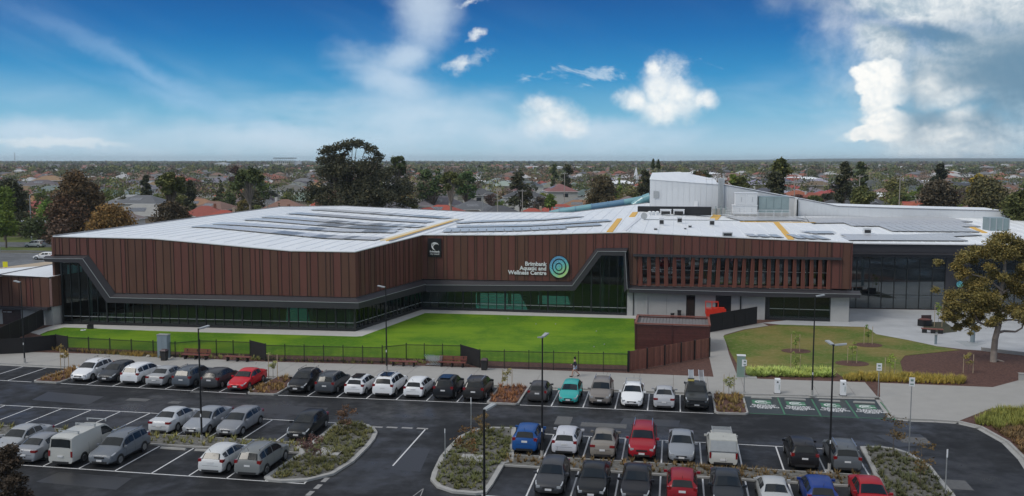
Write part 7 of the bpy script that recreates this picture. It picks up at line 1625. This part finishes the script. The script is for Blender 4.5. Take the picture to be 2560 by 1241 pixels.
# trees between the houses: the nearest ones singly, the rest as one far wood
TC = [(DG, 'dark green'), (OL, 'olive'), (BK, 'blackish green'), (DG, 'dark green'), ((.085, .11, .03), 'mid green'), (RU, 'russet'), (LG, 'bright green'), (BK, 'blackish green'), ((.065, .05, .04), 'purple-brown'), (OL, 'olive')]
KN = ['rounded tree', 'small rounded tree', 'open gum tree', 'umbrella-crowned tree', 'narrow conifer', 'tall gum tree', 'broad tree', 'spreading bush']
cand = []
for _ in range(620):
    y = 235 + 330 * g.random() ** .9; x = g.uniform(-.58, .58) * y
    if y < 260 and -75 < x < 95: continue
    cand.append((y, x))
cand = [q for q in cand if not (q[0] < 320 and (240 < q[1] / q[0] * FPX + 1280 < 600 or 1050 < q[1] / q[0] * FPX + 1280 < 1460))]; cand.sort(); cnt = 0
for y, x in cand:
    if cnt >= 150: break
    if min(((x - a) ** 2 + (y - b) ** 2) for a, b, c in used[:28]) < 110: continue
    k = g.choice((0, 1, 2, 3, 1, 5, 6, 7, 7, 1, 4)); c, cn = g.choice(TC); s = g.uniform(.55, 1.05) if g.random() < .72 else g.uniform(1.2, 1.6)
    if y < 300: s = min(s, .75)
    if k in (2, 5) : s *= .85
    if (x / y * FPX + 1280) > 1280 and y < 300: s *= .7
    sec = POSW[min(6, max(0, int((x / (y * .56) + 1) * 3.5)))]; ring_ = 'nearest streets' if y < 320 else ('middle streets' if y < 420 else 'farther streets')
    plant_tree(TK[k], (x, y, -.03), s, g.uniform(0, 6.28), tuple(q * g.uniform(.8, 1.25) for q in c), '%s %s, %s, %s' % (cn, KN[k], ring_, sec), 'trees scattered through the suburb'); cnt += 1
ymax_single = y
def farwood(name, n, y0, y1, pw, quads, size, hr, seed, label, cols):
    rn = np.random.default_rng(seed); t = rn.random(n); Y = y0 + (y1 - y0) * t ** pw; Xx = rn.uniform(-.62, .62, n) * Y; H = rn.uniform(hr[0], hr[1], n); Rd = H * rn.uniform(.38, .62, n)
    N = n * quads; i = np.repeat(np.arange(n), quads); d = rn.normal(size=(N, 3)); d /= np.linalg.norm(d, axis=1)[:, None]; d[:, 2] = d[:, 2] * .85
    lump = 1 + .25 * np.sin(d[:, 0] * 5 + i) * np.cos(d[:, 1] * 4 + i * 2)
    p = np.stack([Xx[i], Y[i], H[i] * .56], 1) + d * np.stack([Rd[i], Rd[i], H[i] * .46], 1) * lump[:, None] * (.75 + .25 * rn.random(N))[:, None]
    a = rn.normal(size=(N, 3)); a /= np.linalg.norm(a, axis=1)[:, None]; b = np.cross(a, d + .01); b /= np.linalg.norm(b, axis=1)[:, None] + 1e-6
    s = (size * (.6 + .8 * rn.random(N)) * (1 + Y[i] / 2500.0))[:, None]
    v = np.stack([p - a * s, p - b * s * .7, p + a * s, p + b * s * .7], 1)
    grp = rn.integers(0, len(cols), n)[i]
    for k, c in enumerate(cols):
        vv = v[grp == k]; m_ = len(vv)
        me = bpy.data.meshes.new(name); me.vertices.add(4 * m_); me.vertices.foreach_set('co', vv.ravel()); me.loops.add(4 * m_); me.loops.foreach_set('vertex_index', np.arange(4 * m_, dtype=np.int32)); me.polygons.add(m_); me.polygons.foreach_set('loop_start', np.arange(0, 4 * m_, 4, dtype=np.int32)); me.materials.append(M['leaf']); me.update(calc_edges=True)
        o = link(name, me, color=c); tag(o, label % ('dark green', 'olive', 'blackish', 'brownish')[k], 'trees', None, 'stuff')
CS = [(.062, .080, .032), (.088, .098, .036), (.048, .054, .028), (.085, .066, .046)]
farwood('suburb_trees', 400, ymax_single - 10, 1150, 1.15, 360, .38, (7, 14), 5, '%s trees mixed through the middle distance of the suburb', CS)
farwood('distant_trees', 2000, 1050, 3400, 1.3, 90, .95, (8, 15), 6, '%s far trees merging into a wood', CS)
farwood('horizon_trees', 4200, 3000, 8500, 1.3, 16, 3.0, (8, 16), 7, '%s trees on the horizon reading as one line', CS)

# make each repeated label single out its thing: say what it stands beside, then nearer or farther
def pxy(o): return (o.location.x / o.location.y * FPX, 44750 / o.location.y)
hs = [o for o in bpy.data.objects if o.get('group') == 'suburban houses beyond the centre']; ts = [o for o in bpy.data.objects if o.get('group') == 'trees scattered through the suburb']
hd, td = [(pxy(o), o['label'].split(' ')[0], o) for o in hs], [(pxy(o), ' '.join(o['label'].split(',')[0].split(' among')[0].split(' in the')[0].split(' ')[:1]) + ' tree', o) for o in ts]
def near(o, lst):
    a, b = pxy(o); return min(lst, key=lambda e: (e[0][0] - a) ** 2 + ((e[0][1] - b) * 2.5) ** 2)
from collections import defaultdict
for things_, lst, word in ((hs, td, ''), (ts, hd, ' house')):
    by = defaultdict(list)
    for o in things_: by[o['label']].append(o)
    for lb, os_ in by.items():
        if len(os_) > 1:
            for o in os_: q = near(o, lst); o['label'] = '%s, %s %s%s' % (lb, 'left of' if pxy(o)[0] < q[0][0] else 'right of', q[1], word)
    by = defaultdict(list)
    for o in things_: by[o['label']].append(o)
    for lb, os_ in by.items():
        if len(os_) > 1:
            os_.sort(key=lambda o: o.location.y)
            for k, o in enumerate(os_): o['label'] = ('nearest ', 'second ', 'third ', 'fourth ', 'fifth ', 'sixth ')[min(k, 5)] + lb
# things that stand out on and near the skyline
o = thing('construction_block', 'open-framed building under construction on the skyline left of the huge gum', 'building', ((715 - 1280) / FPX * 2400, 2400, 0))
mb = MB().box((0, 0, 8), (52, 30, 12)); part('lower_storeys', mb, mat('pale_block', (.50, .48, .42), .8), o)
part('top_slab', MB().box((0, 0, 27), (54, 30, 2.2)), M['greybox'], o); part('floor_slab', MB().box((0, 4, 20), (52, 22, 1)), M['greybox'], o)
for k in range(10): part('frame_column', MB().box((-25 + k * 5.5, -14, 20), (1.0, 1.0, 14)), M['whitewall'], o)
part('annex', MB().box((34, 0, 10), (14, 20, 20)), M['whitewall'], o)
def block(px, D, w, d, h, m, lb, roof=None, rz=0.0, col=None):
    o = thing('far_building', lb, 'building', (*at(px, D)[:2], 0), rz); part('wall', MB().box((0, 0, h / 2), (w, d, h)), M[m], o, color=col)
    r_ = MB(); hip(r_, 0, 0, w, d, h, 1.6, .5); part('roof', r_, M[roof or 'roof'], o)
    for k in range(int(w / 7)): part('window', MB().box((-w / 2 + 4 + k * 7, -d / 2 - .05, h * .55), (3, .1, 1.6)), M['win'], o)
block(560, 2300, 32, 30, 14, 'whitewall', 'white blocky building on the left skyline'); block(645, 1700, 62, 20, 9, 'greybox', 'long dark grey shed on the skyline left of the construction block', 'dark'); block(1225, 620, 42, 16, 5, 'concrete', 'long low pale-roofed hall behind the golden-topped gum'); block(1275, 560, 26, 16, 6, 'clad', 'orange-brown hall beside the long low pale hall', 'dark', col=(.3, .13, .09))
block(1545, 520, 22, 14, 7, 'whitewall', 'white flat building behind the brown-green tree'); block(1740, 900, 50, 18, 7, 'whitewall', 'row of white sheds behind the plant block'); block(2270, 620, 60, 20, 5, 'whitewall', 'long white-roofed school buildings in the right middle distance'); block(2215, 400, 30, 14, 4.5, 'whitewall', 'low white-roofed hall left of the dense black tree'); block(2380, 480, 22, 16, 7, 'render', 'sandy two-storey building beside the dense black tree', 'dark', col=(.4, .33, .22))
block(2000, 700, 30, 14, 6, 'whitewall', 'white building on the right skyline above the long wall'); block(1370, 1500, 50, 20, 10, 'whitewall', 'white commercial block near the horizon, centre'); block(900, 2600, 60, 20, 10, 'whitewall', 'pale shed on the horizon behind the huge gum')
o = thing('brick_hall', 'long brick building with pale flat roof behind the side street', 'building', (*at(55, 246)[:2], 0), R(6)); part('wall', MB().box((0, 0, 1.6), (17, 9, 3.2)), M['render'], o, color=(.17, .075, .055)); part('roof', MB().box((0, -.6, 3.35), (18, 11, .25)), M['whitewall'], o)
for k in range(4): part('window', MB().box((-6 + k * 4, -4.55, 1.8), (1.6, .1, 1.2)), M['win'], o)
# timber power poles with cross-arms, and street lights
def ppole(px, top, D, lb, lamp=False):
    h = CAMH - D * math.tan(PITCH + math.atan((top - 620.5) / FPX)); p = at(px, D); o = thing('street_light' if lamp else 'power_pole', lb, 'street light' if lamp else 'power pole', (p.x, p.y, 0), R(10), None if lamp else 'power poles in the suburb')
    part('pole', MB().tube((0, 0, 0), (0, 0, h), .16, .11, 8), M['woodpole' if not lamp else 'pole'], o)
    if lamp: part('arm', MB().path([(0, 0, h - .1), (.8, 0, h + .5), (2.2, 0, h + .7)], .06, 6), M['pole'], o); part('lamp_head', MB().box((2.5, 0, h + .7), (.8, .3, .14)), M['pole'], o)
    else:
        part('cross_arm', MB().box((0, 0, h - .6), (2.4, .12, .14)), M['woodpole'], o)
        for k in (-1, -.4, .4, 1): part('insulator', MB().tube((k, 0, h - .55), (k, 0, h - .3), .05, n=6), M['white'], o)
for i, (px, top, D, wh) in enumerate(((1244, 472, 262, 'right of the golden-topped gum'), (1306, 473, 262, 'in front of the white two-storey house'), (1411, 431, 330, 'behind the cream flat house'), (2105, 433, 285, 'left of the white-walled two-storey house'), (2147, 437, 275, 'behind the white-walled two-storey house'), (2248, 443, 268, 'left of the brown-green tree mass'), (2308, 452, 250, 'rising from the brown-green tree mass'), (1985, 432, 300, 'above the long white wall'), (1658, 425, 420, 'behind the plant block peak'), (335, 492, 300, 'beside the open olive gum'), (1990, 405, 520, 'tall and thin on the skyline, right'), (2058, 398, 520, 'thin and pale on the right skyline'), (1770, 418, 480, 'far behind the plant block'), (2480, 430, 320, 'above the bronze tree'), (668, 505, 250, 'left below the huge gum'))):
    ppole(px, top, D, 'weathered power pole with cross-arm %s' % wh)
ppole(1207, 488, 250, 'curved street light beside the charcoal-roofed house', True); ppole(2015, 402, 560, 'pale high mast on the skyline, right', True); ppole(75, 488, 225, 'street light behind the brick hall', True)
o = thing('chimney_stack', 'faint tall mast on the far left horizon', 'mast', (*at(43, 5200)[:2], 0)); part('shaft', MB().tube((0, 0, 0), (0, 0, 66), 2.2, 1.4, 8), M['greymetal'], o); part('tip', MB().tube((0, 0, 66), (0, 0, 72), .6, .3, 6), M['greymetal'], o)
o = thing('spire', 'tiny white church spire between the trees right of centre', 'church', (*at(1589, 560)[:2], 0)); part('tower', MB().box((0, 0, 5), (3, 3, 10)), M['white'], o); part('steeple', MB().tube((0, 0, 10), (0, 0, 16), 1.8, .1, 4), M['white'], o)
hills = MB(); rn = random.Random(4); xs_ = [-7000 + 500 * i for i in range(29)]
prof = [(x, 18 + (26 if x > 1500 else 0) * min(1, (x - 1500) / 1500 if x > 1500 else 0) + rn.uniform(-3, 3)) for x in xs_]
for (a, h0), (b, h1) in zip(prof, prof[1:]): hills.hexa([(a, 8600, -1), (b, 8600, -1), (b, 9800, -1), (a, 9800, -1)], [(a, 9000, h0), (b, 9000, h1), (b, 9500, h0 * .9), (a, 9500, h0 * .9)])
struct('hills', hills, mat('far_hills', (.06, .075, .05), .9), smooth=False)

# pale air between here and the horizon
hz = part('haze', MB().box((0, 4900, 30.0), (19000, 10600, 66)), [], None); hz['kind'] = 'stuff'; hz['label'] = 'thin haze lying over the suburb towards the horizon'
hm = bpy.data.materials.new('haze_air'); hm.use_nodes = True; t = hm.node_tree; t.nodes.clear(); o_ = t.nodes.new('ShaderNodeOutputMaterial'); pv_ = t.nodes.new('ShaderNodeVolumePrincipled'); pv_.inputs['Color'].default_value = (.78, .88, .96, 1); pv_.inputs['Density'].default_value = HAZE; pv_.inputs['Anisotropy'].default_value = .2
t.links.new(pv_.outputs[0], o_.inputs['Volume']); hz.data.materials.append(hm)
